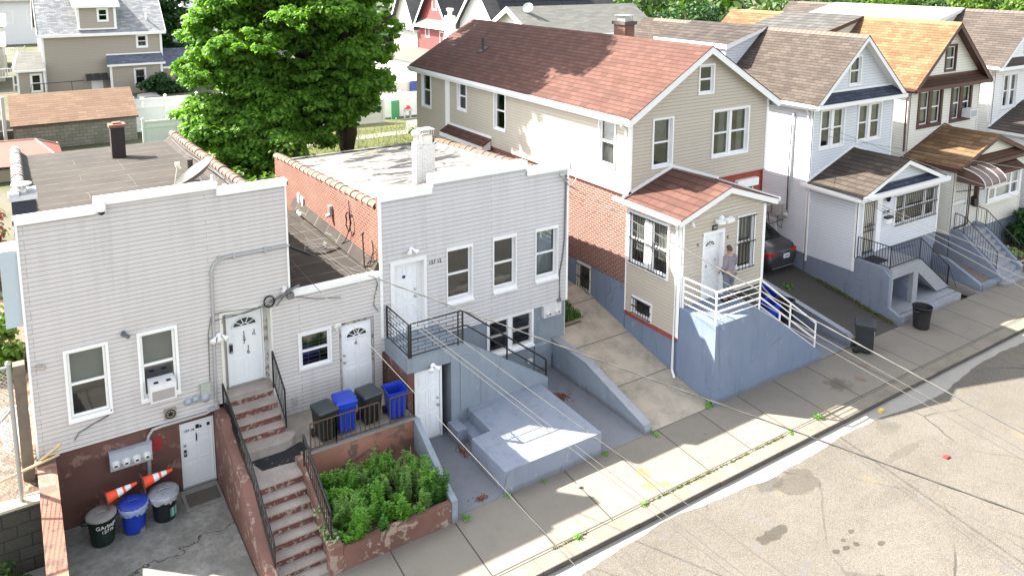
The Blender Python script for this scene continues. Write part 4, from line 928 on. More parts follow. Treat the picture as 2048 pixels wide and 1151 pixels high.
picket(TE, (7.42, -1.9, 1.2), (8.08, -1.9, 1.2), .07, .72, 5, RUST); picket(TE, (8.08, -1.9, 1.2), (8.08, -.15, 1.2), .07, .72, 13, RUST)
mb = MB(); mb.box(7.12, 7.42, -1.91, -1.89, 1.26, 1.28); obj('railing', mb, RUST, TE)

PL = thing('planter', 'maroon concrete planter bed full of green weeds beside the steps', 'planter', (6.4, -4.4, 0))
mb = MB(); mb.box(5.15, 7.74, -4.52, -4.36, -.1, .52); mb.box(4.86, 5.14, -4.53, -4.25, -.1, .62)
obj('front_wall', mb, CHEEK, PL)
mb = MB(); mb.prism('z', [(5.14, -4.36), (7.74, -4.36), (8.02, -1.98), (5.14, -1.98)], -.1, .40); obj('soil', mb, SOIL, PL)
mb = MB(); prof = [(-1.98, -.1), (-1.98, 1.20), (-2.3, 1.12), (-4.2, .60), (-4.53, .56), (-4.53, -.1)]
A = [(8.03-(-1.98-y)*.11, y, z) for y, z in prof]; B = [(8.18-(-1.98-y)*.11, y, z) for y, z in prof]
mb.face(A); mb.face(B[::-1])
for i in range(len(A)): j = (i+1) % len(A); mb.face([A[i], B[i], B[j], A[j]])
obj('side_wall', mb, GBLUE, PL)

# ================================================================== STOOP of house 2
S2 = thing('front_steps', 'grey blue stoop with black brick-pattern railing and a white basement door under it', 'steps', (10, -1.4, 0), 'front steps')
mb = MB(); mb.box(8.13, 9.82, -1.45, .05, 2.30, 2.55); mb.box(8.13, 8.34, -1.44, .0, 2.15, 2.30); mb.box(9.42, 9.66, -1.45, .0, -.1, 2.30); mb.box(8.34, 9.42, -1.44, -1.3, 2.12, 2.3)
mb.prism('y', [(9.66, -.1), (9.66, 2.30), (9.82, 2.30), (9.82, 2.55), (9.9, 2.55), (12.66, .72), (12.66, -.1)], -1.45, -1.27)
mb.box(9.7, 10.0, -1.47, -1.44, .64, 2.2); mb.box(10.35, 10.38, -1.462, -1.44, .64, 1.6)
obj('stoop_wall', mb, GBLUE, S2)
mb = MB(); mb.box(8.13, 8.33, -1.44, 0.0, -.1, 2.15); obj('side_wall', mb, BROWNS, S2)
mb = MB()
for i in range(9):
    x = 9.84+i*.28; z = 2.2-i*.2; mb.box(x, x+.28, -1.28, -.22, -.1, z)
obj('stairs', mb, GBLUE, S2)
mb = MB(); mb.prism('z', [(9.3, -4.36), (12.3, -4.36), (12.36, -1.45), (9.92, -1.45), (9.9, -2.72), (9.3, -2.75)], -.1, .63)
mb.box(9.3, 9.6, -2.0, -1.45, -.1, .42); mb.box(9.6, 9.905, -2.35, -1.45, -.1, .30)
obj('landing_block', mb, GBLUEF, S2)
d = door(S2, FY(-1.3), 8.40, 9.14, .03, 2.08, .0, fan=False, knob='r', frame=.055)
mb = MB()
def brickrail(mb, A, B, z0, z1, rows, L):
    A, B = Vector(A), Vector(B); D = (B-A); n = D.length; D.normalize()
    P = lambda s, z: (A.x+D.x*s, A.y+D.y*s, z)
    for z in (z0, z1, (z0+z1)/2): mb.tube([P(0, z), P(n, z)], .022 if z == z1 else .018, 4)
    for i in range(1, rows): z = z0+(z1-z0)*i/rows; mb.tube([P(0, z), P(n, z)], .008, 4)
    for i in range(rows):
        s = L*(.5 if i % 2 else 1.)
        while s < n: mb.tube([P(s, z0+(z1-z0)*i/rows), P(s, z0+(z1-z0)*(i+1)/rows)], .008, 4); s += L
    for s in (0, n): mb.tube([P(s, z0-.05), P(s, z1)], .028, 4)
brickrail(mb, (8.19, -.06, 0), (8.19, -1.42, 0), 2.62, 3.5, 8, .42); obj('railing', mb, IRON, S2)
mb = MB(); brickrail(mb, (8.25, -1.42, 0), (9.80, -1.42, 0), 2.62, 3.5, 8, .42); mb.tube([(9.66, -1.42, 2.55), (9.66, -1.42, 3.5)], .022, 4); obj('railing', mb, IRON, S2)
mb = MB(); mb.tube([(9.80, -1.40, 3.5), (12.58, -1.40, 1.30), (12.62, -1.40, 1.22), (12.62, -1.40, .66)], .026, 6); mb.tube([(9.80, -1.40, 3.06), (9.95, -1.4, 3.02), (12.62, -1.40, .90)], .024, 6); mb.tube([(11.25, -1.4, 2.36), (11.25, -1.4, 1.62)], .026, 6)
obj('handrail', mb, IRON, S2)
floodlight((8.86, -1.46, 2.2), 'white twin floodlight over the white basement door under the blue stoop')
t = thing('garden_wall', 'low grey blue wall stepping down along the concrete driveway', 'wall', (14.0, -2, 0))
mb = MB(); mb.prism('x', [(.04, -.2), (.04, .98), (-1.7, .93), (-4.3, .24), (-4.36, .12), (-4.36, -.2)], 13.87, 14.10); obj('wall_body', mb, GBLUE, t)
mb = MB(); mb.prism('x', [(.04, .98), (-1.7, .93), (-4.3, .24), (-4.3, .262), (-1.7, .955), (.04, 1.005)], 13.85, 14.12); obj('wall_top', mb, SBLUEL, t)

# left boundary: sloping terracotta topped wall and the block retaining wall
t = thing('garden_wall', 'tall wall with terracotta painted top between the lower yard and the left lot', 'wall', (.03, -2, 0))
mb = MB(); mb.prism('x', [(.0, -.2), (.0, 1.90), (-.95, 1.76), (-4.4, 1.10), (-5.6, .95), (-5.6, -.2)], -.12, .18); obj('wall_body', mb, concrete('mossy_wall', (.12, .115, .105), .8, (.05, .06, .04), 1.5, .02), t)
mb = MB(); 
for a, za, b, zb, m in ((0., 1.90, -.28, 1.86, 2), (-.28, 1.86, -.95, 1.76, 1), (-.95, 1.76, -2.2, 1.52, 0), (-2.2, 1.52, -5.6, .95, 0)): mb.prism('x', [(a, za), (b, zb), (b, zb+.05), (a, za+.05)], -.15, .21, m)
obj('wall_top', mb, [TERRA, peeling('top_rust', (.26, .14, .11), (.36, .22, .16), .5, 8), MORT], t)
t = thing('retaining_wall', 'mossy concrete block retaining wall under the chain-link fence at the left edge', 'wall', (-3, -.9, 0))
mb = MB(); mb.box(-9, -.14, -.9, -.66, -.3, 1.5); obj('block_wall', mb, BLOCKD, t)
mb = MB(); mb.box(-9, -.14, -.96, -.60, 1.5, 1.56); obj('wall_top', mb, concrete('ledge_stone', (.5, .43, .33), .6), t)

# ================================================================== BINS, CONES
def wheelie(name, label, x, y, z, body, lid, group=None, w=.5, d=.55, h=.8, open_=False, rz=0., wheels=True, sticker=None):
    """open front faces -y"""
    t = thing(name, label, 'wheeled bin', (x, y, z), group); L = t.location
    mb = MB(); sec = lambda s, zz, o=0: [(L.x+a*s*w/2, L.y+b*s*d/2+o, L.z+zz) for a, b in ((-1, -.9), (-.9, -1), (.9, -1), (1, -.9), (1, .9), (.9, 1), (-.9, 1), (-1, .9))]
    ss = [sec(.74, .03), sec(.8, .1*h), sec(.97, h*.9), sec(1.04, h*.9), sec(1.04, h*.96)]
    mb.loft(ss, 0, False); mb.face(ss[0][::-1])
    for u in (-.28, 0, .28): mb.box(L.x+u*w-.03, L.x+u*w+.03, L.y-d*.49, L.y-d*.42, L.z+.12*h, L.z+h*.72)
    mb.box(L.x-w*.42, L.x+w*.42, L.y-d*.56, L.y-d*.48, L.z+h*.84, L.z+h*.9)
    if open_:
        s2 = [sec(.99, h*.96), sec(.93, h*.85), sec(.72, .1)]; mb.loft(s2, 0, False); mb.face(s2[-1])
        mb.face(ss[-1][:4]+s2[0][3::-1]); mb.face(ss[-1][3:]+ss[-1][:1]+s2[0][:1]+s2[0][:2:-1])
    obj('body', mb, body, t)
    if not open_:
        mb = MB(); s3 = [sec(1.06, h*.955), sec(1.08, h*.99), sec(1.0, h*1.03), sec(.75, h*1.05)]; mb.loft(s3, 0, True); mb.tube([(L.x-w*.45, L.y+d*.56, L.z+h*.99), (L.x+w*.45, L.y+d*.56, L.z+h*.99)], .022, 6); obj('lid', mb, lid, t)
    if wheels:
        for s in (-1, 1):
            mb = MB(); mb.lathe((L.x+s*w*.46, L.y+d*.4, L.z+.1), [(0, -.03), (.1, -.03), (.1, .03), (0, .03)], 14, axis=(1, 0, 0)); obj('wheel', mb, BLACKR, t)
    if sticker:
        mb = MB(); mb.box(L.x-.1, L.x+.1, L.y-d*.475-.02, L.y-d*.45, L.z+h*.60, L.z+h*.70); obj('label', mb, WHITE, t)
    t.rotation_euler = (0, 0, rz); return t
BG = 'wheeled bins on the terrace'
BINB = plain('bin_black_green', (.014, .018, .018), .45, var=.2); BINL = plain('bin_lid_dark', (.03, .042, .045), .4)
wheelie('wheeled_bin', 'black wheeled bin closest to the steps, behind the rusty railing', 5.88, -1.45, 1.17, BINB, BINL, BG, rz=.12)
wheelie('wheeled_bin', 'closed blue wheeled bin between the two black bins', 6.42, -1.38, 1.17, BLUEP, BLUEP, BG, rz=-.08, h=.84)
wheelie('wheeled_bin', 'black wheeled bin between the closed blue bin and the open blue bin', 7.08, -1.36, 1.17, BINB, BINL, BG, rz=.1)
wheelie('wheeled_bin', 'open blue bin without a lid at the right end of the terrace', 7.74, -1.5, 1.17, BLUEP, BLUEP, BG, open_=True, rz=-.1)
wheelie('wheeled_bin', 'dark grey wheeled bin with a white label standing on the sidewalk by the asphalt driveway', 23.3, -4.74, .0, DARKP, DARKP, None, .56, .6, 1.02, rz=.55, sticker=True)
def roundcan(label, x, y, z, r, h, m, lid=None, bag=None, group=None, open_=False, name='garbage_can', handles=True):
    t = thing(name, label, 'garbage can', (x, y, z), group)
    mb = MB(); mb.lathe((x, y, z), [(0, 0), (r*.78, 0), (r*.82, .06*h), (r*.85, .3*h), (r*.92, .7*h), (r*.93, .71*h), (r*.98, .97*h), (r*1.04, .97*h), (r*1.05, h), (r*.98, h)], 28)
    if open_: mb.lathe((x, y, z), [(r*.98, h), (r*.95, .9*h), (r*.78, .05*h), (0, .05*h)], 28)
    if handles:
        for s in (-1, 1): mb.tube([(x+s*r*.96, y-.09, z+h*.86), (x+s*(r+.1), y-.07, z+h*.88), (x+s*(r+.1), y+.07, z+h*.88), (x+s*r*.96, y+.09, z+h*.86)], .02, 6)
    obj('body', mb, m, t)
    if bag:
        mb = MB(); rg = random.Random(int(x*100)); n = 40; rows = []
        for k, (rr, zz) in enumerate(((.97, h*.93), (1.03, h*1.012), (1.1, h*.99), (1.12, h*.9), (1.08, h*.80), (1.06, h*.77))):
            rows.append([(x+(r*rr+rg.uniform(-.012, .02))*cos(2*pi*i/n), y+(r*rr+rg.uniform(-.012, .02))*sin(2*pi*i/n), z+zz+(rg.uniform(-.05, .03) if k > 2 else 0)) for i in range(n)])
        mb.grid(rows, 0, True, True); obj('bag', mb, bag, t)
    if lid:
        mb = MB(); mb.lathe((x, y, z), [(r*1.09, h*.98), (r*1.1, h*1.02), (r*1.0, h*1.05), (r*.6, h*1.075), (r*.45, h*1.06), (0, h*1.06)], 28); mb.tube([(x-.1, y, z+h*1.06), (x-.07, y, z+h*1.10), (x+.07, y, z+h*1.10), (x+.1, y, z+h*1.06)], .02, 6)
        obj('lid', mb, lid, t)
    return t
BAG = plain('bag_grey', (.40, .42, .46), .3, var=.2, scale=12); LIDG = plain('lid_grey', (.22, .21, .205), .5, var=.25)
CG = 'round garbage cans in the lower yard'
c1 = roundcan('dark green can painted GArbage with a grey lid, beside the terracotta topped wall', .95, -.78, .0, .29, .66, plain('can_green', (.008, .022, .018), .5), LIDG, None, CG)
def cantext(par, body, x, y, z, r, size, mat, a0):
    def Mc(u, w, zz): a = a0+u/r; return (x+(r+.006-w)*cos(a), y+(r+.006-w)*sin(a), zz)
    return text('painted_writing', body, size, Mc, 0, 0, z, mat, par, .002)
WP = plain('white_paint', (.75, .76, .70), .6)
cantext(c1, 'GArbage', .95, -.78, .50, .272, .125, WP, -1.25); cantext(c1, '15716', .95, -.78, .38, .262, .105, WP, -1.2)
roundcan('bright blue can with a clear bag turned over its rim, between the two dark cans', 1.6, -.74, .0, .28, .66, BLUEP, plain('lid_blue', (.02, .05, .38), .4), plain('bag_blue', (.30, .36, .55), .25, var=.2, scale=12), CG)
c3 = roundcan('black can with a clear bag over its lid, beside the white basement door', 2.25, -.68, .0, .29, .66, plain('can_black', (.012, .016, .018), .45), plain('lid_bag_grey', (.26, .28, .32), .3, var=.25, scale=10), BAG, CG)
mb = MB()
def Mc3(u, w, zz): a = -.95+u/.27; return (2.25+(.275-w)*cos(a), -.68+(.275-w)*sin(a), zz)
for i in range(4): mb.face([Mc3(-.09+i*.045, -.004, .12), Mc3(-.045+i*.045, -.004, .12), Mc3(-.045+i*.045, -.004, .34), Mc3(-.09+i*.045, -.004, .34)], i % 2)
obj('sticker', mb, [plain('sticker_green', (.05, .30, .22), .5), plain('sticker_pale', (.35, .5, .42), .5)], c3)
roundcan('open black round bin with side handles standing on the sidewalk by the grey stoop', 26.66, -4.8, 0, .33, .80, plain('bin_charcoal', (.018, .018, .02), .5), None, None, None, True)
def cone(label, p, axis, group):
    t = thing('traffic_cone', label, 'traffic cone', p, group); A = Vector(axis); H = .66
    mb = MB(); 
    for a, b, mi in ((0, .36, 0), (.36, .54, 1), (.54, .62, 0), (.62, .80, 1), (.80, 1., 0)):
        R = lambda s: .135-.105*s
        mb.lathe(p, [(R(a), a*H), (R(b), b*H)], 20, mi, axis=A)
    mb.lathe(p, [(.03, H), (0, H)], 20, 0, axis=A); mb.lathe(p, [(.125, 0.005), (.03, H*.98)], 16, 2, axis=A)
    obj('cone_body', mb, [plain('cone_orange', (.85, .075, .02), .5), plain('cone_reflector', (.75, .75, .76), .4), plain('cone_inside', (.35, .09, .05), .7)], t)
    q = Vector((0, 0, 1)).rotation_difference(A.normalized()); mb = MB(); P = []
    for zz in (-.015, .015): P += [Vector(p)+q @ Vector((a, b, zz)) for a, b in ((-.18, -.18), (.18, -.18), (.18, .18), (-.18, .18))]
    mb.face(P[:4][::-1]); mb.face(P[4:])
    for i in range(4): mb.face([P[i], P[(i+1) % 4], P[4+(i+1) % 4], P[4+i]])
    obj('cone_base', mb, plain('cone_base_black', (.10, .04, .03), .7), t); return t
KG = 'traffic cones lying on the garbage cans'
cone('orange cone lying across the grey lid and the blue can', (1.08, -.62, .88), (1, .12, .16), KG)
cone('orange cone lying on the black bagged can by the basement door', (1.84, -.55, .93), (1, .1, .10), KG)
mb = MB(); mb.box(2.7, 3.56, -.82, -.02, 0.0, .035); tag(obj('door_slab', mb, CONC), 'low concrete slab at the foot of the white basement door', 'slab')
mb = MB(); mb.box(2.78, 3.5, -.72, -.22, .036, .05); tag(obj('door_mat', mb, plain('mat_brown', (.10, .09, .075), .9, var=.3, scale=30)), 'brown grey mat on the slab before the basement door', 'mat')
mb = MB(); mb.box(1.62, 1.8, -.95, -.85, 0.005, .09, M=lambda x, y, z: (x+.3*(y+.9), y-.2*(x-1.7), z)); tag(obj('brick', mb, CONC), 'loose broken brick on the yard floor before the blue can', 'brick')

# dead leaves heaps and litter on the painted floors
def scatter(name, label, cat, cx, cy, z, rx, ry, n, s, mat, seed, h=.02, kind=None):
    mb = MB(); rg = random.Random(seed)
    for i in range(n):
        a = rg.uniform(0, 2*pi); r = abs(rg.gauss(0, .5)); x = cx+rx*r*cos(a); y = cy+ry*r*sin(a); q = rg.uniform(0, pi); ss = s*rg.uniform(.5, 1.3); t1, t2 = rg.uniform(-.4, .4), rg.uniform(-.4, .4)
        zc = z+.004+h*max(0, 1-r)*rg.random()
        pts = [(x+ss*(a_*cos(q)-b_*sin(q)), y+ss*(a_*sin(q)+b_*cos(q)), zc+abs(a_*t1+b_*t2)*ss) for a_, b_ in ((-1, 0), (0, -.6), (1, 0), (0, .6))]
        mb.face(pts)
    o = obj(name, mb, mat)
    if kind: o['kind'] = kind; return o
    return tag(o, label, cat)
LF = leafmat('dead_leaf', [(.12, .035, .015), (.2, .07, .03), (.08, .03, .02)], .1)
scatter('leaf_heap', 'heap of dead brown leaves on the blue floor by the handrail foot', 'leaves', 12.95, -1.55, .012, .45, .3, 420, .035, LF, 1, .06)
scatter('leaf_heap', 'small patch of dead brown leaves on the blue floor near the sidewalk', 'leaves', 8.75, -4.15, .012, .2, .13, 110, .028, LF, 2)
scatter('leaf_heap', 'dead leaves and litter in the corner by the basement door', 'leaves', 9.28, -2.3, .012, .2, .4, 120, .03, LF, 3)
scatter('litter', '', '', 15, -5.4, .004, 9, 1.4, 120, .02, plain('debris', (.10, .08, .06), .9), 4, .0, 'stuff')
mb = MB(); mb.lathe((11.0, -5.08, .055), [(0, -.05), (.045, -.03), (.055, 0), (.045, .03), (0, .05)], 10); tag(obj('litter_ball', mb, WHITE), 'small white ball of litter on the shaded sidewalk by the blue block', 'litter')
mb = MB(); mb.box(20.55, 20.72, -7.1, -7.0, -.148, -.06); tag(obj('litter_carton', mb, plain('carton_yellow', (.55, .42, .1), .6)), 'small yellow carton in the gutter', 'litter')
mb = MB(); mb.box(20.0, 20.17, -9.3, -9.2, -.148, -.10); tag(obj('litter_wrapper', mb, plain('wrapper_red', (.6, .04, .03), .5)), 'small red wrapper lying on the road', 'litter')
# ================================================================== HOUSE 3 (beige, rust roof)
H3 = thing('gabled_house', 'two-storey beige house with rust-red shingle roof, brick ground floor and gabled entrance porch', 'house', (19.8, -.47, 0), 'gabled houses in the row')
x0, x1, yf, yb, zs_, ze, xr, zr = 16.5, 23.14, -.47, 14.9, 5.37, 8.0, 19.82, 10.03
FF = FY(yf); FL = FX(x0)
aw = (19.49, 20.25, 8.41, 9.46); fw = [(17.46, 18.4, 6.12, 7.82), (20.25, 22.13, 6.11, 7.83)]
mb = MB(); mb.wall(FF, [(x0, 8.05), (xr, zr-.02), (x1, 8.05)], zs_, [hole(*w, .06) for w in fw+[aw]])
lw = [(13.34, 14.33, 6.1, 7.78), (10.0, 10.84, 6.46, 7.77), (6.88, 7.78, 6.13, 7.78), (.2, 1.1, 6.12, 7.79)]
mb.wall(FL, [(yf, 8.0), (yb, 8.0)], zs_, [hole(*w, .06) for w in lw])
mb.wall(FL, [(8.4, zs_), (yb, zs_)], 1.2)
mb.wall(BX(x1), [(yf, 8.0), (yb, 8.0)], zs_); mb.wall(BY(yb), [(x0, 8.0), (xr, zr), (x1, 8.0)], 1.2)
mb.box(x0+.001, x0+.08, yf, 8.4, zs_-.02, zs_, 1); mb.box(x0, x1, yf+.001, yf+.08, zs_-.02, zs_, 1)
for q in ((x0-.02, x0+.02, yf-.03, yf+.09), (x1-.09, x1+.02, yf-.03, yf+.02)): mb.box(*q, zs_, 8.0, 2)
mb.box(x0+.02, x0+.09, yf-.03, yf-.001, zs_, 8.0, 2)
mb.box(x0-.02, x0, 11.55, 11.95, zs_, 7.9, 2)
obj('upper_wall', mb, [SID3, BRKR, WHITE2], H3)
mb = MB(); mb.wall(FX(x0+.08), [(yf, zs_), (9, zs_)], 2.2, [(1.5, 2.2, 1, 2.3)]); mb.box(x0+.08, x0+.2, 9, yb, 1, zs_, M=None); obj('brick_wall', mb, BRK3, H3)
mb = MB(); mb.wall(FY(yf+.08), [(x0, zs_), (x1-.1, zs_)], 2.2); mb.wall(BX(x1-.1), [(yf, zs_), (yb, zs_)], 1); obj('brick_wall', mb, BRKR, H3)
mb = MB(); mb.wall(FX(x0+.05), [(-.4, 2.34), (9, 2.34)], -.2, [(1.43, 2.24, 1.2, 2.4)]); mb.wall(FY(yf+.05), [(x0, 2.34), (x1-.05, 2.34)], -.2); mb.wall(BX(x1-.07), [(yf, 2.34), (yb, 2.34)], -.2); mb.box(x0+.05, x0+.3, -.42, -.38, -.2, 2.34)
obj('base_wall', mb, HBLUE, H3)
gable_roof(H3, x0-.3, x1+.3, xr, 7.96, 10.10, yf-.3, yb+.3, SH3, fh=.2)
gutter(H3, [(x0-.36, yb+.2, 7.91), (x0-.36, yf-.25, 7.90)], [(x0-.34, yf-.1, 7.85), (x0-.3, yf+.1, 7.7), (x0-.07, yf+.12, 7.5), (x0-.06, yf+.12, 5.75), (x0-.25, yf+.12, 5.5)])
window(H3, FF, *aw, trim=.06, rec=.07, tz=.06); window(H3, FF, *fw[0], trim=.06, rec=.12, cur='half'); window(H3, FF, *fw[1], trim=.07, rec=.1, style='dh2', cur='sides', mull=.06)
for i, w in enumerate(lw): window(H3, FL, *w, trim=.06, rec=.08, cur=(None, 'sides', None, 'full')[i], tz=.06)
window(H3, FX(x0+.08), 1.43, 2.23, 1.26, 2.32, trim=.07, rec=.05, style='fixed', bars=5, mat=OFFW)
mb = MB(); mb.prism('y', [(x0-.45, 5.42), (x0-.01, 5.68), (x0-.01, 5.62), (x0-.42, 5.36)], 8.0, 11.7); a = obj('side_canopy', mb, SH3, H3)
mb = MB(); mb.prism('y', [(x0-.45, 5.40), (x0-.01, 5.61), (x0-.01, 5.2), (x0-.45, 5.2)], 8.05, 8.1); mb.box(x0-.46, x0-.42, 8, 11.7, 5.2, 5.38); mb.box(x0-.03, x0-.002, 7.98, 11.75, 5.68, 5.78); obj('canopy_trim', mb, WHITE, a)
mb = MB(); mb.box(20.35, 20.85, 4.3, 4.95, 9.3, 10.45); mb.box(20.28, 20.92, 4.23, 5.02, 10.45, 10.58, 1); mb.box(20.42, 20.75, 4.4, 4.85, 10.58, 10.75, 2); mb.box(20.35, 20.85, 4.3, 4.95, 10.79, 10.82, 2)
for a_ in (20.4, 20.78):
    for b_ in (4.36, 4.86): mb.box(a_, a_+.02, b_, b_+.02, 10.58, 10.79, 2)
obj('chimney', mb, [BRKC, MORT, METAL], H3)
mb = MB(); mb.tube([(17.95, 11.1, 8.8), (17.95, 11.1, 9.55)], .05, 8); mb.box(17.75, 18.15, 10.9, 11.3, 8.8, 9.03, M=lambda x, y, z: (x, y, z+(x-17.95)*.58)); obj('vent_pipe', mb, plain('vent_dark', (.05, .035, .035), .7), H3)
# white sign panel and barred ground floor window right of the porch
mb = MB(); mb.box(21.62, 22.74, yf-.08, yf+.08, 4.84, 5.12); obj('window_awning', mb, WHITE, H3)
window(H3, FY(yf+.08), 21.75, 22.6, 3.4, 4.86, trim=.05, rec=.05, bars=5)
# ---- entrance porch
PX0, PX1, PY, pr, pz = 16.5, 20.25, -2.87, 18.42, 6.03
PF = FY(PY); pw = (18.93, 19.78, 3.1, 4.94); plw = (-2.39, -.52, 3.16, 4.96)
mb = MB(); mb.wall(PF, [(PX0, 5.2), (pr, 5.93), (PX1, 5.2)], 2.45, [hole(*pw, .05), (17.42, 18.34, 2.3, 4.66)])
mb.wall(FX(PX0), [(PY, 5.28), (-.42, 5.28)], 1.5, [hole(*plw, .06), (-1.65, -.86, 1.58, 2.08)]); mb.wall(BX(PX1), [(PY, 5.28), (-.42, 5.28)], .6)
mb.box(PX0-.02, PX0+.10, PY-.03, PY-.001, 1.5, 5.2, 1); mb.box(PX0-.03, PX0-.001, PY-.03, PY+.10, 1.5, 5.2, 1); mb.box(PX1-.1, PX1+.02, PY-.03, PY-.001, 2.45, 5.15, 1); mb.box(PX0-.02, PX0, -.46, -.42, 1.5, 5.2, 1)
obj('porch_wall', mb, [SID3, WHITE2], H3)
mb = MB(); mb.box(PX0+.01, PX0+.2, PY+.02, -.4, 1.34, 1.5); obj('brick_course', mb, BRKR, H3)
mb = MB(); mb.box(PX0+.02, PX0+.25, PY+.03, -.38, -.2, 1.34); mb.box(PX0+.26, PX1, PY+.04, -.6, -.2, .5); obj('porch_base', mb, HBLUE, H3)
gable_roof(H3, PX0-.25, PX1+.42, pr, 5.30, pz, PY-.18, yf+.02, SH3, fh=.16, name='porch_roof')
mb = MB(); 
for (a, za), (b, zb) in (((PX0-.25, 5.33), (pr, 6.07)), ((pr, 6.07), (PX1+.42, 5.33))): mb.prism('y', [(a, za), (b, zb), (b, zb+.09), (a, za+.09)], yf-.03, yf+.0)
obj('flashing', mb, WHITE, H3)
gutter(H3, [(PX0-.31, -.1, 5.27), (PX0-.31, PY-.17, 5.25)], [(PX0-.3, PY+.15, 5.2), (PX0-.15, PY+.1, 5.08), (PX0-.08, PY+.1, 4.9), (PX0-.08, PY+.12, .45), (PX0-.14, PY-.05, .27)])
gutter(H3, [(PX1+.48, PY-.17, 5.25), (PX1+.48, -.4, 5.27)])
window(H3, FX(PX0), *plw, trim=.07, rec=.06, style='dh2', mull=.16, blind=.72, sw=.065)
for u in (-2.25, -1.38): grille(H3, FX(PX0), u, u+.75, 3.22, 4.9, 6)
window(H3, FX(PX0), -1.72, -.79, 1.51, 2.15, trim=.07, rec=.05, style='fixed', bars=7)
window(H3, PF, *pw, trim=.05, rec=.08, bars=5, cur='half')
d = door(H3, PF, 17.50, 18.14, 2.55, 4.56, .10, fan=True, knob='r', frame=.0)
mb = MB(); mb.box(17.41, 17.5, -.03, .12, 2.5, 4.62, M=PF); mb.box(18.28, 18.37, -.03, .12, 2.5, 4.62, M=PF); mb.box(17.41, 18.37, -.031, .12, 4.56, 4.67, M=PF); mb.box(18.14, 18.28, .1, .12, 2.5, 4.56, M=PF); mb.box(17.5, 18.28, .05, .12, 2.45, 2.55, M=PF); obj('door_frame', mb, WHITE, H3)
mb = MB(); mb.box(17.53, 17.63, .085, .1, 3.48, 3.56, M=PF); mb.box(17.67, 17.73, .085, .1, 3.48, 3.55, M=PF); obj('door_sticker', mb, plain('sticker_grey', (.25, .25, .26), .6), d)
mb = MB(); mb.box(17.80, 18.02, -.02, 0, 4.68, 4.84, M=PF); n = obj('number_plate', mb, IRON, H3); text('house_number', '157', .09, PF, 17.91, -.022, 4.76, WHITE, n)
mb = MB(); mb.tube([PF(16.6, -.02, 5.12), PF(17.6, -.02, 5.2), PF(18.9, -.02, 5.26), PF(19.9, -.02, 5.2)], .018, 5); obj('cable', mb, OFFW, H3)
t = thing('flood_light', 'wide white security light above the beige porch door', 'flood light', (18.2, PY, 5.0))
mb = MB(); mb.lathe((18.2, PY, 5.0), [(0, -.08), (.08, -.07), (.1, 0)], 14, axis=(0, 1, 0)); obj('base_plate', mb, WHITE, t)
for s in (-1, 1):
    mb = MB(); mb.box(18.2+s*.2-.15, 18.2+s*.2+.15, PY-.24, PY-.08, 4.94, 5.02, M=lambda x, y, z, s=s: (x, y, z+.25*(y-PY)+abs(x-18.2)*.12)); obj('lamp_head', mb, WHITE, t)
camera_bullet((16.85, PY, 5.14), (-.2, -.7, -.5), 'white camera under the left end of the beige porch gable', WHITE, .2)
for u in (17.2, 18.52):
    mb = MB(); mb.box(u-.03, u+.03, PY-.02, PY, 4.30, 4.38); tag(obj('door_bell', mb, plain('bell_brown', (.2, .12, .09), .5)), 'small brown bell plate %s of the beige porch door' % ('left' if u < 18 else 'right'), 'door bell')
# ---- stoop of house 3
S3 = thing('front_steps', 'tall blue painted stoop with white pipe railing and side stairs before the beige house', 'steps', (18.5, -3.6, 0), 'front steps')
mb = MB(); mb.prism('y', [(16.5, -.1), (16.5, 2.49), (18.55, 2.49), (21.5, .32), (21.5, -.1)], -4.35, -4.17); mb.box(16.5, 16.7, -4.17, PY+.02, -.1, 2.49); mb.box(16.7, 18.55, -4.17, PY+.02, -.1, 2.47)
obj('stoop_wall', mb, HBLUE, S3)
mb = MB()
for i in range(11): mb.box(18.55+i*.27, 18.55+(i+1)*.27, -4.17, -2.9, -.1, 2.28-i*.2)
obj('stairs', mb, GBLUE, S3)
mb = MB(); mb.box(21.5, 23.2, -4.33, -2.85, -.1, .03); mb.prism('x', [(-2.85, -.1), (-2.85, .04), (-.4, .1), (-.4, -.1)], 20.3, 23.1); obj('painted_floor', mb, GBLUEF, S3)
def piperail(par, paths, posts, mat, r=.03, name='railing'):
    mb = MB()
    for p, k in paths: mb.tube(p, k, 6)
    for a, b in posts: mb.tube([a, b], r, 6)
    return obj(name, mb, mat, par)
WR = plain('railing_white', (.80, .80, .80), .4, var=.04)
def rr(x, y, h): return (x, y, 2.49+h)
pp = []
for h, k in ((.97, .032), (.76, .017), (.56, .017), (.36, .03), (.17, .017)): pp.append(([rr(16.58, -2.95, h), rr(16.58, -4.26, h), rr(18.46, -4.26, h)], k))
piperail(S3, pp, [(rr(16.58, -2.95, 0), rr(16.58, -2.95, .97)), (rr(16.58, -4.26, -.02), rr(16.58, -4.26, .99)), (rr(18.46, -4.26, -.02), rr(18.46, -4.26, .98))], WR)
pp = []; dx, dz = 2.80, -2.08
for h, k in ((.95, .032), (.62, .02), (.40, .03), (.12, .02)): pp.append(([(18.50, -4.26, 2.45+h), (18.5+dx, -4.26, 2.45+h+dz)], k))
P = lambda t, h: (18.5+dx*t, -4.26, 2.45+dz*t+h)
piperail(S3, pp, [(P(1, -.1), P(1, .95)), (P(.52, -.02), P(.52, .95)), (P(.34, 0), P(.34, .4))], WR)
t = thing('garden_wall', 'low sloping blue grey wall along the left side of the asphalt driveway', 'wall', (23.3, -2, 0))
mb = MB(); mb.prism('x', [(-4.36, -.2), (-4.36, .30), (-4.2, .42), (-.5, 1.05), (-.5, -.2)], 23.14, 23.32); obj('wall_body', mb, SBLUE, t)
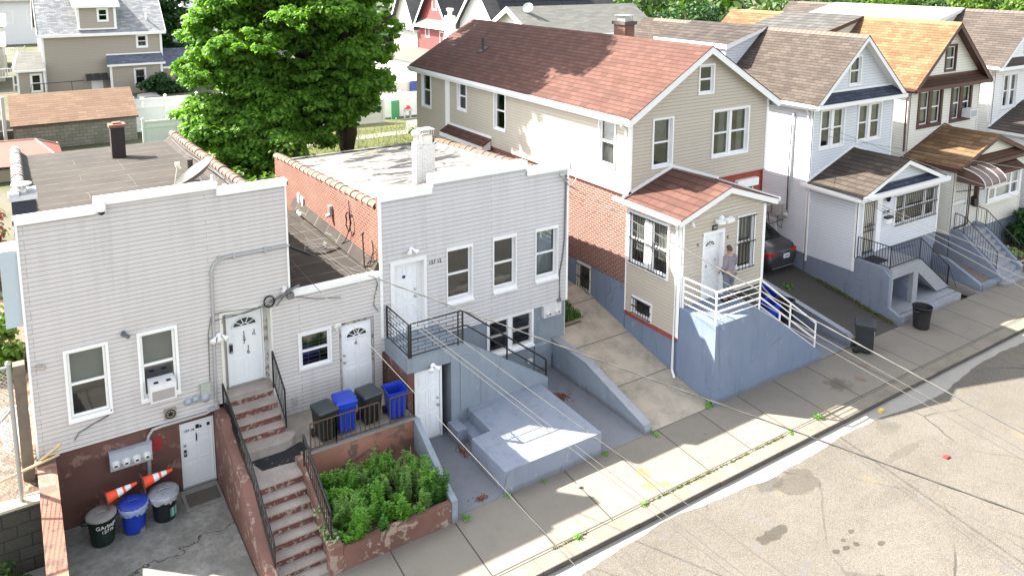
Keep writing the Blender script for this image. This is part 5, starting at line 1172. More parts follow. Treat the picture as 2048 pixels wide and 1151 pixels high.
mb = MB(); mb.prism('x', [(-4.36, .30), (-4.2, .42), (-.5, 1.05), (-.5, 1.075), (-4.21, .445), (-4.37, .325)], 23.12, 23.34); obj('wall_top', mb, SBLUEL, t)
t = thing('wheeled_bin', 'bright blue bin behind the white stair railing', 'wheeled bin', (21.7, -1.9, .1))
wheelie('wheeled_bin', 'dark open bin beside the bright blue bin behind the white stair railing', 22.5, -2.1, .07, DARKP, DARKP, None, .6, .6, 1.0, True, .3)
bpy.data.objects.remove(t)
wheelie('wheeled_bin', 'bright blue bin behind the white stair railing of the beige house', 21.8, -2.0, .07, BLUEP, BLUEP, None, .6, .62, 1.05, True, -.2)
t = thing('folded_boat', 'blue and grey plastic tub leaning on the low wall by the driveway', 'tub', (22.85, -1.2, .1))
mb = MB(); mb.loft([[(22.7+.16*cos(a)*s, -1.5+.55*sin(a)*s, .1+z+.25*sin(a)*s) for a in [k*pi/6 for k in range(12)]] for s, z in ((.7, 0), (.95, .5), (1.05, .8), (1.1, .82), (1.0, .82), (.85, .3))]); obj('tub_body', mb, BLUEP, t); t.name = 'plastic_tub'
mb = MB(); mb.tube([(22.7+.18*cos(a), -1.5+.62*sin(a), .95+.28*sin(a)) for a in [k*pi/6 for k in range(13)]], .035, 6); obj('rim', mb, GREYP, t)
# ================================================================== HOUSES 4, 5, 6
def row_house(label, xa, xb, yf, ye, zeave, zr, sid, shing, shd, trim, attic, wins, yd, porch, low=1.45, base=SBLUE, pent=SH4D, attic_style=None, wmat=None, winkw=None, sidelow=True):
    H = thing('gabled_house', label, 'house', ((xa+xb)/2, yf, 0), 'gabled houses in the row')
    xr = (xa+xb)/2; M = FY(yf); wk = dict(trim=.1, rec=.07, style='dh2', cur='sides', mull=.09); wk.update(winkw or {})
    mb = MB(); zp = zeave+.40      # top of the pent roof
    mb.wall(M, [(xa, zeave), (xb, zeave)], low, [hole(*w, wk['trim']*.8) for w in wins])
    k = (zr-zeave)/(xr-xa+.3)
    mb.wall(M, [(xa, zeave+.2), (xr, zr-.06), (xb, zeave+.2)], zeave, [hole(*attic, .06)])
    mb.wall(FX(xa), [(yf, zeave), (ye, zeave)], low); mb.wall(BX(xb), [(yf, zeave), (ye, zeave)], low); mb.wall(BY(ye), [(xa, zeave), (xr, zr-.05), (xb, zeave)], low)
    mb.box(xa-.02, xa+.08, yf-.02, yf-.001, low, zeave, 1); mb.box(xa-.02, xa-.001, yf-.02, yf+.08, low, zeave, 1); mb.box(xb-.08, xb+.02, yf-.02, yf-.001, low, zeave, 1)
    obj('wall', mb, [sid, trim if trim is not BROWNT else sid], H)
    mb = MB(); mb.box(xa+.03, xb-.03, yf+.03, ye-.03, -.2, low); obj('base_wall', mb, base, H)
    # main roof and shed dormer on the left slope
    rf = gable_roof(H, xa-.3, xb+.3, xr, zeave, zr, yf-.4, ye+.2, shing, fh=.17, fascia=trim)
    mb = MB(); n = int((ye-yf)/.24)
    for i in range(n):
        y = yf-.4+i*.24; mb.face([(xr-.17, y, zr-.17*k+.012), (xr, y, zr+.022), (xr, y+.23, zr+.014), (xr-.17, y+.23, zr-.17*k+.006)]); mb.face([(xr+.17, y, zr-.17*k+.012), (xr, y, zr+.022), (xr, y+.23, zr+.014), (xr+.17, y+.23, zr-.17*k+.006)])
    obj('ridge_cap', mb, plain('ridge_'+shing.name, tuple(min(1, c*.42) for c in ((.28, .225, .19) if shing is SH4 else (.55, .3, .13) if shing is SH5 else (.24, .2, .18))), .9, var=.2, scale=2), rf)
    if yd:
        y0, y1, zd, dm = yd; xd = xa+.2; D = MB()
        D.face([(xd-.12, y0-.15, zd), (xr, y0-.15, zr+.05), (xr, y1, zr+.05), (xd-.12, y1, zd)]); D.face([(xd-.12, y1, zd), (xr, y1, zr+.05), (xr, y1, zr-.1), (xd-.12, y1, zd-.1)])
        dd = obj('dormer', D, dm, H)
        D = MB(); D.prism('y', [(xd-.12, zd-.005), (xr, zr+.045), (xr-.35, zr-.2), (xd-.12, zd-.24)], y0-.13, y0-.09); D.box(xd-.12, xd-.10, y0-.1, y1, zd-.2, zd-.005); obj('fascia', D, trim, dd)
        D = MB(); zl = zeave+(xd-xa+.3)*k; D.prism('y', [(xd, zl-.05), (xd, zd-.1), (xr-.1, zr-.05), (xr-.35, zr-.35)], y0, y1-.1); obj('dormer_wall', D, sid, dd)
    # pent roof across the foot of the gable
    mb = MB(); mb.face([(xa-.28, yf-.42, zeave-.02), (xb+.28, yf-.42, zeave-.02), (xb-.22, yf-.005, zp-.04), (xa+.22, yf-.005, zp-.04)]); obj('pent_roof', mb, pent, H)
    mb = MB(); mb.box(xa-.28, xb+.28, yf-.44, yf-.42, zeave-.16, zeave+.0); mb.face([(xa-.28, yf-.42, zeave-.15), (xb+.28, yf-.42, zeave-.15), (xb+.28, yf, zeave-.15), (xa-.28, yf, zeave-.15)]); mb.box(xa+.3, xb-.3, yf-.03, yf-.005, zp-.05, zp+.02); obj('fascia', mb, trim, H)
    wm = wmat or WHITE; 
    window(H, M, *attic, trim=.09 if trim is BROWNT else .06, rec=.07, casing=trim, mat=WHITE, cur='sides')
    for w in wins: window(H, M, *w, casing=trim, mat=WHITE, **wk)
    # porch
    pa, pb, py, pe, pzr, pl = porch; pm = FY(py); pr = (pa+pb)/2
    mb = MB(); return H, M, pm
def pent_porch(H, pa, pb, py, yf, pe, pzr, sid, shing, trim, holes, lowf, lowl, pent, base, fh=.14):
    pr = (pa+pb)/2; M = FY(py); mb = MB()
    mb.wall(M, [(pa, pe), (pb, pe)], lowf, holes); mb.wall(FX(pa), [(py, pe), (yf, pe)], lowl); mb.wall(BX(pb), [(py, pe), (yf, pe)], lowl)
    mb.wall(FY(py+.0), [(pa, pe+.05), (pr, pzr-.06), (pb, pe+.05)], pe)
    mb.box(pa-.02, pa+.08, py-.02, py-.001, lowf, pe, 1); mb.box(pa-.02, pa-.001, py-.02, py+.08, lowl, pe, 1); mb.box(pb-.07, pb+.02, py-.02, py-.001, lowf, pe, 1)
    obj('porch_wall', mb, [sid, trim if trim is not BROWNT else OFFW], H)
    gable_roof(H, pa-.22, pb+.22, pr, pe+.05, pzr, py-.28, yf+.02, shing, fh=fh, fascia=trim, name='porch_roof')
    mb = MB(); zp = pe+.32; mb.face([(pa-.2, py-.3, pe+.04), (pb+.2, py-.3, pe+.04), (pb-.85, py-.004, zp), (pa+.85, py-.004, zp)]); obj('pent_roof', mb, pent, H)
    mb = MB(); mb.box(pa-.22, pb+.22, py-.32, py-.3, pe-.10, pe+.055); mb.face([(pa-.2, py-.3, pe-.09), (pb+.2, py-.3, pe-.09), (pb+.2, py, pe-.09), (pa-.2, py, pe-.09)])
    for (a, za), (b, zb) in (((pa-.2, pe+.09), (pr, pzr+.04)), ((pr, pzr+.04), (pb+.2, pe+.09))): mb.prism('y', [(a, za), (b, zb), (b, zb+.07), (a, za+.07)], yf-.03, yf+.0)
    obj('fascia', mb, trim, H); return M
# ---- house 4
H4, M4, _ = row_house('two-storey pale blue-grey house with taupe shingle roof and a dark barred porch window', 26.05, 31.5, -.28, 12.2, 7.47, 10.05, SID4, SH4, SH4D, WHITE, (28.2, 29.0, 7.98, 9.22), [(26.5, 28.12, 5.56, 7.24), (28.95, 30.65, 5.56, 7.22)], (4.4, 8.8, 9.4, SH4D), (26.05, 31.65, -2.43, 4.3, 5.45, 0), pent=SHP, winkw=dict(trim=.09, cur='half'))
pm = pent_porch(H4, 26.05, 31.62, -2.43, -.28, 4.26, 5.42, SID4, SH4, WHITE, [(26.38, 27.34, 1.8, 4.02), (28.5, 31.4, 2.74, 3.95)], 1.95, 1.42, SHP, SBLUE)
mb = MB(); mb.box(26.08, 31.58, -2.40, -.3, -.2, 1.95); mb.box(26.06, 26.1, -2.41, -.3, -.2, 1.4); obj('base_wall', mb, SBLUE, H4)
window(H4, pm, 28.43, 31.47, 2.67, 4.02, trim=.08, rec=.08, style='tri', cur='half', bars=22)
mb = MB(); 
for a, b in ((26.36, 26.44), (27.28, 27.36)): mb.box(a, b, -.03, .12, 1.95, 4.1, M=pm)
mb.box(26.36, 27.36, -.031, .12, 4.02, 4.12, M=pm); mb.box(27.36, 27.6, -.02, 0., 1.95, 4.16, M=pm); obj('door_frame', mb, WHITE, H4)
door(H4, pm, 26.48, 27.24, 1.98, 3.98, .1, plain('storm_door_pale', (.55, .52, .44), .4), frame=0, panels=False)
grille(H4, pm, 26.5, 27.22, 2.0, 3.98, 6, .03, rows=(.01, .42, .52, .99))
def mailbox(x, M, z, label):
    t = thing('mailbox', label, 'mailbox', M(x, 0, z)); mb = MB(); mb.box(x-.17, x+.17, -.14, 0, z, z+.2, M=M); obj('box_body', mb, WHITE, t)
    mb = MB(); mb.box(x-.19, x+.19, -.17, 0, z+.2, z+.28, M=M); obj('lid', mb, IRON, t)
mailbox(27.98, pm, 2.98, 'white mailbox with a black lid between the barred door and barred porch window')
def lantern(x, M, z, label):
    t = thing('wall_lantern', label, 'lamp', M(x, 0, z)); mb = MB(); mb.lathe(M(x, -.1, z-.1), [(.0, 0), (.06, .02), (.09, .16), (.11, .17), (.05, .25), (0, .27)], 8); mb.box(x-.03, x+.03, -.1, 0, z, z+.05, M=M); obj('lantern_body', mb, IRON, t)
lantern(27.85, pm, 4.0-.05, 'black lantern above the mailbox of the pale blue-grey porch')
text('house_number', '157-06', .17, pm, 27.9, -.012, 3.42, IRON, H4)
gutter(H4, [(25.72, 12, 7.44), (25.72, -.6, 7.42)], [(25.74, -.15, 7.36), (25.85, -.1, 7.25), (25.98, -.12, 7.1), (25.98, -.12, 4.65), (25.8, -.12, 4.45)])
gutter(H4, [(25.78, -.1, 4.3), (25.78, -2.7, 4.26)], [(25.8, -.35, 4.2), (25.95, -.4, 4.0), (25.98, -.4, 1.2)])
gutter(H4, [(25.9, -2.78, 4.33), (31.7, -2.78, 4.33)])
mb = MB(); mb.tube([(26.0, .55, 6.9), (25.99, .55, 2.9)], .03, 6); mb.lathe((26.0, .55, 6.9), [(.05, 0), (.06, .1), (0, .15)], 8); mb.box(25.9, 26.05, .85, 1.25, 2.7, 3.2); mb.box(25.9, 26.05, 1.35, 1.75, 2.75, 3.25); mb.lathe((25.92, .6, 2.8), [(0, -.06), (.12, -.05), (.12, 0)], 12, axis=(1, 0, 0)); obj('service_pipe', mb, plain('meter_green_grey', (.38, .39, .37), .5), H4)
mb = MB(); mb.tube([(25.97, .6, 6.6), (25.96, .63, 4.5), (25.96, .6, 3.0)], .024, 5); obj('cable', mb, IRON, H4); mb = MB(); mb.tube([(25.95, 1.0, 2.7), (25.95, 1.02, 2.3), (25.95, .8, 2.2), (25.95, .75, 2.6), (25.95, 1.4, 2.2), (25.95, 1.5, 2.7)], .02, 5); obj('cable', mb, IRON, H4)
window(H4, FX(26.05), 1.1, 1.9, 1.62, 2.5, trim=.1, rec=.05, style='fixed'); window(H4, FX(26.05), 2.2, 3.0, 3.2, 4.4, trim=.06, rec=.05, bars=5, mat=OFFW)
# stoop 4
S4 = thing('front_steps', 'grey stoop with two openings under its landing, behind the round black bin', 'steps', (28, -3.2, 0), 'front steps')
mb = MB(); mb.prism('x', [(-2.40, -.1), (-2.40, 1.93), (-3.55, 1.93), (-3.86, 1.68), (-3.86, .55), (-4.35, .33), (-4.35, -.1)], 26.04, 26.20); obj('side_wall', mb, SBLUE, S4)
mb = MB(); mb.box(26.2, 28.05, -3.68, -2.40, 1.72, 1.93)
mb.prism('y', [(26.2, 1.5), (26.3, 1.55), (27.62, 1.55), (27.62, .34), (27.95, .34), (27.95, 1.45), (29.35, .40), (30.2, .40), (28.05, 1.93), (26.2, 1.93)], -3.86, -3.68)
mb.box(26.2, 26.3, -3.86, -3.68, .34, 1.5)
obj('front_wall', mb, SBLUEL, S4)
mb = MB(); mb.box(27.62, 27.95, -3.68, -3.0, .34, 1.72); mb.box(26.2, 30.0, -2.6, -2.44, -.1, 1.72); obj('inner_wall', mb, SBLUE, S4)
mb = MB()
for i in range(8): mb.box(28.05+i*.27, 28.05+(i+1)*.27, -3.67, -2.62, 1.55-i*.19, 1.73-i*.19)
mb.prism('y', [(28.05, 1.3), (28.05, 1.5), (30.1, .1), (29.8, .1)], -3.66, -2.63)
obj('stairs', mb, SBLUE, S4)
mb = MB(); mb.box(26.2, 30.15, -4.15, -2.4, -.1, .34); mb.box(26.2, 30.2, -4.36, -4.18, -.1, .30); mb.box(26.2, 30.2, -4.18, -4.15, -.1, .26); obj('kerb_slab', mb, SBLUEL, S4)
picket(S4, (26.12, -2.5, 1.93), (26.12, -3.8, 1.93), .08, .85, 12, IRON); picket(S4, (26.12, -3.8, 1.93), (28.02, -3.8, 1.93), .08, .85, 18, IRON)
mb = MB()
for h in (.85, .1): mb.tube([(28.02, -3.8, 1.93+h), (30.22, -3.8, .36+h)], .02, 4)
rail_run(mb, (28.02, -3.8, 1.93), (30.22, -3.8, .36), .1, .85, 17); mb.tube([(30.22, -3.8, .3), (30.22, -3.8, 1.22)], .024, 4); mb.tube([(30.22, -3.8, 1.2), (30.4, -4.05, .35)], .014, 4); obj('railing', mb, IRON, S4)
mb = MB(); mb.box(26.25, 26.95, -3.25, -2.62, 1.931, 1.95); tag(obj('door_mat', mb, plain('mat_black', (.012, .014, .02), .9)), 'black mat before the barred door of the grey stoop', 'mat')
# ---- house 5
H5, M5, _ = row_house('cream house with bright orange shingles and dark brown trim', 32.9, 38.75, -.2, 12.4, 7.55, 10.3, SID5, SH5, SH5B, BROWNT, (35.42, 36.37, 8.05, 9.3), [(33.5, 35.5, 5.62, 7.43), (36.2, 38.05, 5.62, 7.42)], (4.3, 8.8, 9.7, SHGY), (32.9, 38.8, -2.35, 4.4, 5.6, 0), low=1.6, pent=SH5B, winkw=dict(trim=.16, mull=.13, cur='sides'))
pm5 = pent_porch(H5, 32.9, 38.8, -2.35, -.2, 4.42, 5.58, SID5, SH5, BROWNT, [(33.0, 34.2, 1.7, 4.0), (34.9, 37.8, 2.75, 3.9)], 1.45, 1.5, SH5B, SBLUE)
mb = MB(); mb.box(32.93, 38.76, -2.32, -.2, -.2, 1.6); obj('base_wall', mb, SBLUE, H5)
d = door(H5, pm5, 33.1, 34.12, 1.78, 3.88, .08, plain('storm_door_white', (.72, .72, .70), .35), frame=.08, panels=False, fmat=WHITE)
grille(H5, pm5, 33.16, 34.06, 2.9, 3.84, 6, .05, plain('grille_pale', (.5, .5, .48), .5), rows=(.02, .98), scroll=False); grille(H5, pm5, 33.16, 34.06, 1.86, 2.75, 6, .05, plain('grille_pale2', (.5, .5, .48), .5), rows=(.02, .98), scroll=False)
mb = MB(); mb.box(34.2, 34.5, -.012, 0, 1.8, 4.1, M=pm5); mb.box(34.22, 34.26, -.05, 0, 1.75, 4.1, 1, M=pm5); obj('entry_panel', mb, [OFFW, BROWNT], H5)
# bay window
bw5 = window(H5, FY(-2.75), 34.95, 37.75, 2.68, 3.9, trim=.09, rec=.05, style='tri', glass=GLASSB, cur='full')
mb = MB(); mb.prism('z', [(34.75, -2.35), (34.95, -2.72), (37.75, -2.72), (37.95, -2.35)], 2.58, 2.68); mb.prism('z', [(34.75, -2.35), (34.95, -2.72), (37.75, -2.72), (37.95, -2.35)], 3.9, 3.98); mb.prism('z', [(34.75, -2.35), (34.95, -2.72), (35.0, -2.66), (34.82, -2.35)], 2.68, 3.9); mb.prism('z', [(37.95, -2.35), (37.75, -2.72), (37.7, -2.66), (37.88, -2.35)], 2.68, 3.9); obj('bay_frame', mb, WHITE, H5)
mb = MB(); mb.box(34.62, 34.76, -2.5, -2.35, 2.5, 3.95); obj('shutter', mb, BROWNT, H5)
mb = MB(); mb.face([(34.9, -2.9, 3.95), (37.9, -2.9, 3.95), (37.75, -2.4, 4.32), (35.1, -2.4, 4.32)]); mb.box(34.9, 37.9, -2.91, -2.88, 3.88, 3.95); obj('bay_roof', mb, SH5B, H5)
mb = MB(); n = 9
for s in range(2):
    arc = [(-2.4-1.15*sin(t)*1., 3.85+.62*cos(t)) for t in [i*pi/2/n for i in range(n+1)]]
    mb.grid([[(x, y, z-.0+s*.02) for y, z in arc] for x in (33.0, 34.75)], 0)
for x in (33.0, 33.55, 34.15, 34.73): mb.tube([(x, y-.01, z+.02) for y, z in arc], .022, 5, 1)
mb.face([(33.0, y, z) for y, z in arc]+[(33.0, -2.4, 3.85)]); mb.tube([(33.0, -3.55, 3.84), (34.75, -3.55, 3.84)], .03, 5, 1)
mb.tube([(33.05, -3.5, 3.8), (33.05, -2.4, 3.4)], .02, 5, 2); mb.tube([(34.7, -3.5, 3.8), (34.7, -2.4, 3.4)], .02, 5, 2)
obj('door_canopy', mb, [plain('canopy_brown', (.10, .06, .05), .4, var=.2), plain('canopy_rib', (.6, .58, .55), .4), BROWNT], H5)
t = thing('mailbox', 'black mailbox on the cream porch wall right of the white barred door', 'mailbox', pm5(34.55, 0, 2.75)); mb = MB(); mb.prism('x', [(-2.36, 2.6), (-2.36, 2.98), (-2.52, 2.9), (-2.55, 2.6)], 34.38, 34.72); obj('box_body', mb, IRON, t)
t = thing('air_conditioner', 'white air conditioner in the brown framed upper window of the cream house', 'air conditioner', (37.6, -.4, 5.85)); mb = MB(); mb.box(37.25, 37.85, -.62, -.22, 5.82, 6.22); obj('case', mb, plain('ac_white5', (.72, .73, .74), .5), t); mb = MB(); mb.box(37.3, 37.8, -.63, -.621, 5.87, 6.17); obj('grille', mb, plain('ac_grille5', (.4, .41, .42), .6), t)
gutter(H5, [(32.58, 12, 7.52), (32.58, -.55, 7.5)], [(32.62, -.1, 7.4), (32.8, -.08, 7.2), (32.84, -.1, 4.7)], BROWNT)
gutter(H5, [(32.62, -.1, 4.44), (32.62, -2.6, 4.42)], None, BROWNT)
# stoop 5
S5 = thing('front_steps', 'blue grey steps between sloping walls climbing to the white door of the cream house', 'steps', (34, -3.4, 0), 'front steps')
for xq in (32.92, 34.72): mb = MB(); mb.prism('x', [(-2.36, -.1), (-2.36, 1.78), (-2.8, 1.74), (-4.32, .56), (-4.42, .42), (-4.42, -.1)], xq, xq+.22); obj('cheek_wall', mb, SBLUE, S5)
mb = MB()
for i in range(8): mb.box(33.14, 34.72, -2.95-.22*i-.0, -2.36 if i == 0 else -2.95-.22*(i-1), -.1, 1.66-.2*i)
mb.prism('z', [(32.95, -4.35), (32.95, -4.6), (33.3, -4.72), (34.6, -4.72), (34.95, -4.6), (34.95, -4.35)], -.1, .13); obj('stairs', mb, SBLUEL, S5)
for xq, pts in ((33.03, [(-2.45, 1.78), (-2.85, 1.72), (-4.25, .62)]), (34.83, [(-2.45, 1.78), (-2.85, 1.72), (-4.25, .62)])): handrail(S5, pts, .72, xq, .014, posts=(0, 1, 2), low=.06)
t = thing('planter', 'low grey walled planter of bare earth between the two right-hand stoops', 'planter', (32.2, -4, 0))
mb = MB(); mb.prism('x', [(-2.4, -.1), (-2.4, .98), (-3.0, .93), (-4.36, .30), (-4.36, -.1)], 31.62, 31.80); mb.box(31.8, 32.92, -4.40, -4.22, -.1, .26); obj('planter_wall', mb, SBLUE, t)
mb = MB(); mb.face([(31.8, -4.22, .2), (32.92, -4.22, .2), (32.92, -1.0, .85), (31.8, -1.0, .85)]); obj('soil', mb, concrete('soil_grey', (.2, .17, .14), .7, (.1, .085, .07), 3, .02), t)
# ---- house 6
H6, M6, _ = row_house('white house with mauve-brown roof at the right edge of the frame', 40.1, 46.2, -.2, 14, 8.0, 10.55, SID6, SH6, SH6, WHITE, (42.7, 43.6, 8.3, 9.5), [(40.9, 42.4, 5.8, 7.6), (43.8, 45.4, 5.8, 7.6)], (3.2, 10.9, 9.95, plain('membrane_white', (.21, .21, .205), .6, var=.2, scale=.6)), (40.1, 46.2, -2.4, 4.9, 6.2, 0), low=1.5, pent=SH6)
pent_porch(H6, 40.1, 46.2, -2.35, -.2, 4.95, 6.1, SID6, SH6, WHITE, [], 1.45, 1.4, SH6, SBLUE)
mb = MB(); mb.box(40.13, 46.15, -2.32, -.2, -.2, 1.5); obj('base_wall', mb, SBLUE, H6)
gutter(H6, [(39.75, 13.5, 7.97), (39.75, -.5, 7.95)], [(39.8, -.1, 7.85), (39.98, -.05, 7.6), (40.02, -.08, 5.2)])
mb = MB(); mb.tube([(40.02, .6, 7.3), (40.02, .6, 3.0)], .03, 6); mb.tube([(40.0, 1.2, 6.4), (40.0, 1.2, 3.0)], .03, 6); mb.tube([(40.0, 1.25, 6.3), (40.0, .6, 7.0)], .02, 5); obj('service_pipe', mb, CABLEG, H6)
# ================================================================== BACKGROUND HOUSES
def win_flat(par, M, u0, u1, z0, z1, mat=None, bars=0):
    return window(par, M, u0, u1, z0, z1, trim=(u1-u0)*.13, rec=.04, mat=mat or WHITE, style='dh', cur=None, bars=bars or None)
T = thing('gabled_house', 'large taupe sided house with blue-grey shingles and a roof dormer behind the garage', 'house', (7, 60, 1.6), 'houses on the street behind')
mb = MB(); mb.wall(FY(58), [(2.6, 6.9), (12.0, 6.9)], 1.2, [hole(9.87, 10.84, 5.4, 6.62, .1)]); mb.wall(FX(2.6), [(58, 6.9), (62.5, 11.2), (67, 6.9)], 1.2); mb.wall(BX(12.0), [(58, 6.9), (62.5, 11.2), (67, 6.9)], 1.2)
for x in (2.6, 11.85): mb.box(x-.02, x+.17, 57.96, 57.999, 1.2, 6.9, 1)
obj('wall', mb, [SIDT, WHITE], T)
mb = MB(); mb.face([(2.3, 57.5, 6.9), (12.3, 57.5, 6.9), (12.3, 62.5, 11.5), (2.3, 62.5, 11.5)]); mb.face([(2.3, 62.5, 11.5), (12.3, 62.5, 11.5), (12.3, 67.5, 6.9), (2.3, 67.5, 6.9)]); r = obj('roof', mb, SHT, T)
mb = MB(); mb.box(2.3, 12.3, 57.45, 57.5, 6.65, 6.9); mb.box(2.3, 12.3, 57.5, 58, 6.64, 6.68)
for x in (2.27, 12.28): mb.prism('x', [(57.45, 6.9), (62.5, 11.52), (67.5, 6.9), (67.2, 6.7), (62.5, 11.2), (57.45, 6.65)], x, x+.05)
obj('fascia', mb, WHITE, T)
D = MB(); D.wall(FY(57.8), [(5.4, 9.2), (8.35, 9.2)], 7.25, [hole(6.9, 7.8, 7.85, 9.05, .1)]); D.wall(FX(5.4), [(57.8, 9.2), (61, 9.2)], 7.2); D.wall(BX(8.35), [(57.8, 9.2), (61, 9.2)], 7.2); dm = obj('dormer', D, SIDT, T)
D = MB(); D.prism('x', [(57.4, 9.15), (57.4, 9.35), (62.3, 10.6), (62.3, 10.4)], 5.05, 8.7); obj('dormer_roof', D, plain('dormer_roof_white', (.3, .305, .3), .8), dm)
D = MB(); D.box(5.35, 5.55, 57.76, 57.79, 7.2, 9.15); D.box(8.2, 8.4, 57.76, 57.79, 7.2, 9.15); D.box(5.35, 8.4, 57.6, 57.79, 7.2, 7.32); D.box(5.05, 8.7, 57.36, 57.4, 9.1, 9.37); obj('dormer_trim', D, WHITE, dm)
win_flat(T, FY(57.8), 6.9, 7.8, 7.85, 9.05); win_flat(T, FY(58), 9.87, 10.84, 5.4, 6.62)
mb = MB(); mb.wall(FY(57), [(7.55, 4.1), (11.75, 4.1)], 1.2, [hole(9.4, 10.4, 2.17, 3.72, .1)]); mb.wall(FX(7.55), [(57, 4.1), (58, 4.1)], 1.2); mb.wall(BX(11.75), [(57, 4.1), (58, 4.1)], 1.2); mb.box(7.5, 7.7, 56.96, 56.99, 1.2, 4.1, 1); mb.box(11.6, 11.8, 56.96, 56.99, 1.2, 4.1, 1); obj('bay_wall', mb, [SIDT, WHITE], T)
mb = MB(); mb.face([(7.3, 56.7, 4.15), (12.0, 56.7, 4.15), (11.9, 58, 4.9), (7.5, 58, 4.9)]); obj('bay_roof', mb, SHB, T)
mb = MB(); mb.box(7.3, 12.0, 56.66, 56.7, 4.0, 4.18); mb.box(7.4, 11.9, 57.96, 57.99, 4.86, 4.98); obj('fascia', mb, WHITE, T)
win_flat(T, FY(57), 9.4, 10.4, 2.17, 3.72, bars=6)
mb = MB(); mb.wall(FY(57.6), [(11.8, 3.6), (15.2, 3.6)], 1.2); mb.wall(BX(15.2), [(57.6, 3.6), (63, 3.6)], 1.2); obj('rear_wing', mb, SIDT, T)
mb = MB(); mb.face([(11.8, 57.2, 3.65), (15.5, 57.2, 3.65), (14.6, 60.5, 5.0), (11.8, 60.5, 5.0)]); mb.face([(15.5, 57.2, 3.65), (15.5, 63.3, 3.65), (14.6, 60.5, 5.0)]); obj('wing_roof', mb, SHB, T)
mb = MB(); mb.box(11.8, 15.5, 57.15, 57.2, 3.5, 3.68); obj('fascia', mb, WHITE, T)
for p, q in (((14, 58.2, 4.0), (14, 58.2, 4.9)), ((10.9, 58.6, 7.8), (10.9, 58.6, 8.5))): mb = MB(); mb.tube([p, q], .07, 6); obj('vent_pipe', mb, WHITE, T)
mb = MB(); mb.wall(FY(57), [(.65, 4.0), (2.6, 4.0)], 1.2, [hole(1.53, 2.4, 2.17, 3.77, .1)]); mb.wall(FX(.65), [(57, 4.0), (64, 4.0)], 1.2); mb.box(.6, .75, 56.96, 56.99, 1.2, 4, 1); mb.box(2.5, 2.65, 56.96, 56.99, 1.2, 4, 1); obj('porch_wall', mb, [SIDT, WHITE], T)
mb = MB(); mb.face([(.4, 56.7, 4.1), (2.7, 56.7, 4.1), (2.6, 60, 5.3), (.9, 60, 5.3)]); mb.face([(.4, 56.7, 4.1), (.9, 60, 5.3), (.9, 63, 5.3), (.4, 64.2, 4.1)]); mb.box(.4, 2.7, 56.66, 56.7, 3.95, 4.12, 1); obj('porch_roof', mb, [SHX, WHITE], T)
win_flat(T, FY(57), 1.53, 2.4, 2.17, 3.77)
mb = MB()
for i in range(3):
    x = 5.7+i*.58; mb.face([(x, 57.2, 2.9), (x+.52, 57.2, 2.9), (x+.52, 58, 3.35), (x, 58, 3.35)])
mb.box(5.65, 7.5, 57.18, 57.2, 2.82, 2.9); a = obj('entry_awning', mb, plain('awning_dark', (.03, .03, .035), .4), T)
mb = MB(); mb.box(6.1, 7.0, 57.95, 58, 1.6, 2.8); obj('door', mb, WHITE, T)
mb = MB(); mb.tube([(1.5, 56.4, 2.3), (1.6, 56.4, 2.95), (5.5, 56.4, 3.0)], .03, 5); mb.tube([(2.5, 56.4, 1.6), (2.5, 56.4, 2.95)], .025, 5); mb.tube([(4.5, 56.4, 1.6), (4.5, 56.4, 3.0)], .025, 5); tag(obj('hand_rail', mb, IRON), 'dark handrail along the foot of the taupe house', 'railing')

G = thing('garage', 'low concrete block garage with a sandy brown shingle roof', 'garage', (3.4, 36, 1.5))
mb = MB(); mb.wall(FY(36), [(.0, 3.15), (6.75, 3.15)], 1.2); mb.wall(FX(0), [(36, 3.15), (39, 4.5), (42, 3.15)], 1.2); mb.wall(BX(6.75), [(36, 3.15), (39, 4.5), (42, 3.15)], 1.2); obj('wall', mb, BLOCK, G)
mb = MB(); mb.face([(-.12, 35.8, 3.16), (6.87, 35.8, 3.16), (6.87, 39, 4.62), (-.12, 39, 4.62)]); mb.face([(-.12, 39, 4.62), (6.87, 39, 4.62), (6.87, 42.2, 3.16), (-.12, 42.2, 3.16)]); obj('roof', mb, SHG, G)
mb = MB(); mb.box(-.12, 6.87, 35.8, 35.84, 3.05, 3.145); obj('eave_board', mb, plain('eave_dark', (.05, .04, .035), .8), G)
mb = MB(); mb.box(-2.5, .0, 35.9, 36.1, 1.2, 2.9); tag(obj('block_wall', mb, BLOCKD), 'dark block wall joining the left end of the block garage', 'wall')
mb = MB(); mb.tube([(-.4, 35.7, 1.4), (-.4, 35.7, 5.0)], .1, 8); tag(obj('pole', mb, plain('pole_grey', (.42, .41, .42), .7)), 'grey post at the left corner of the block garage', 'pole')

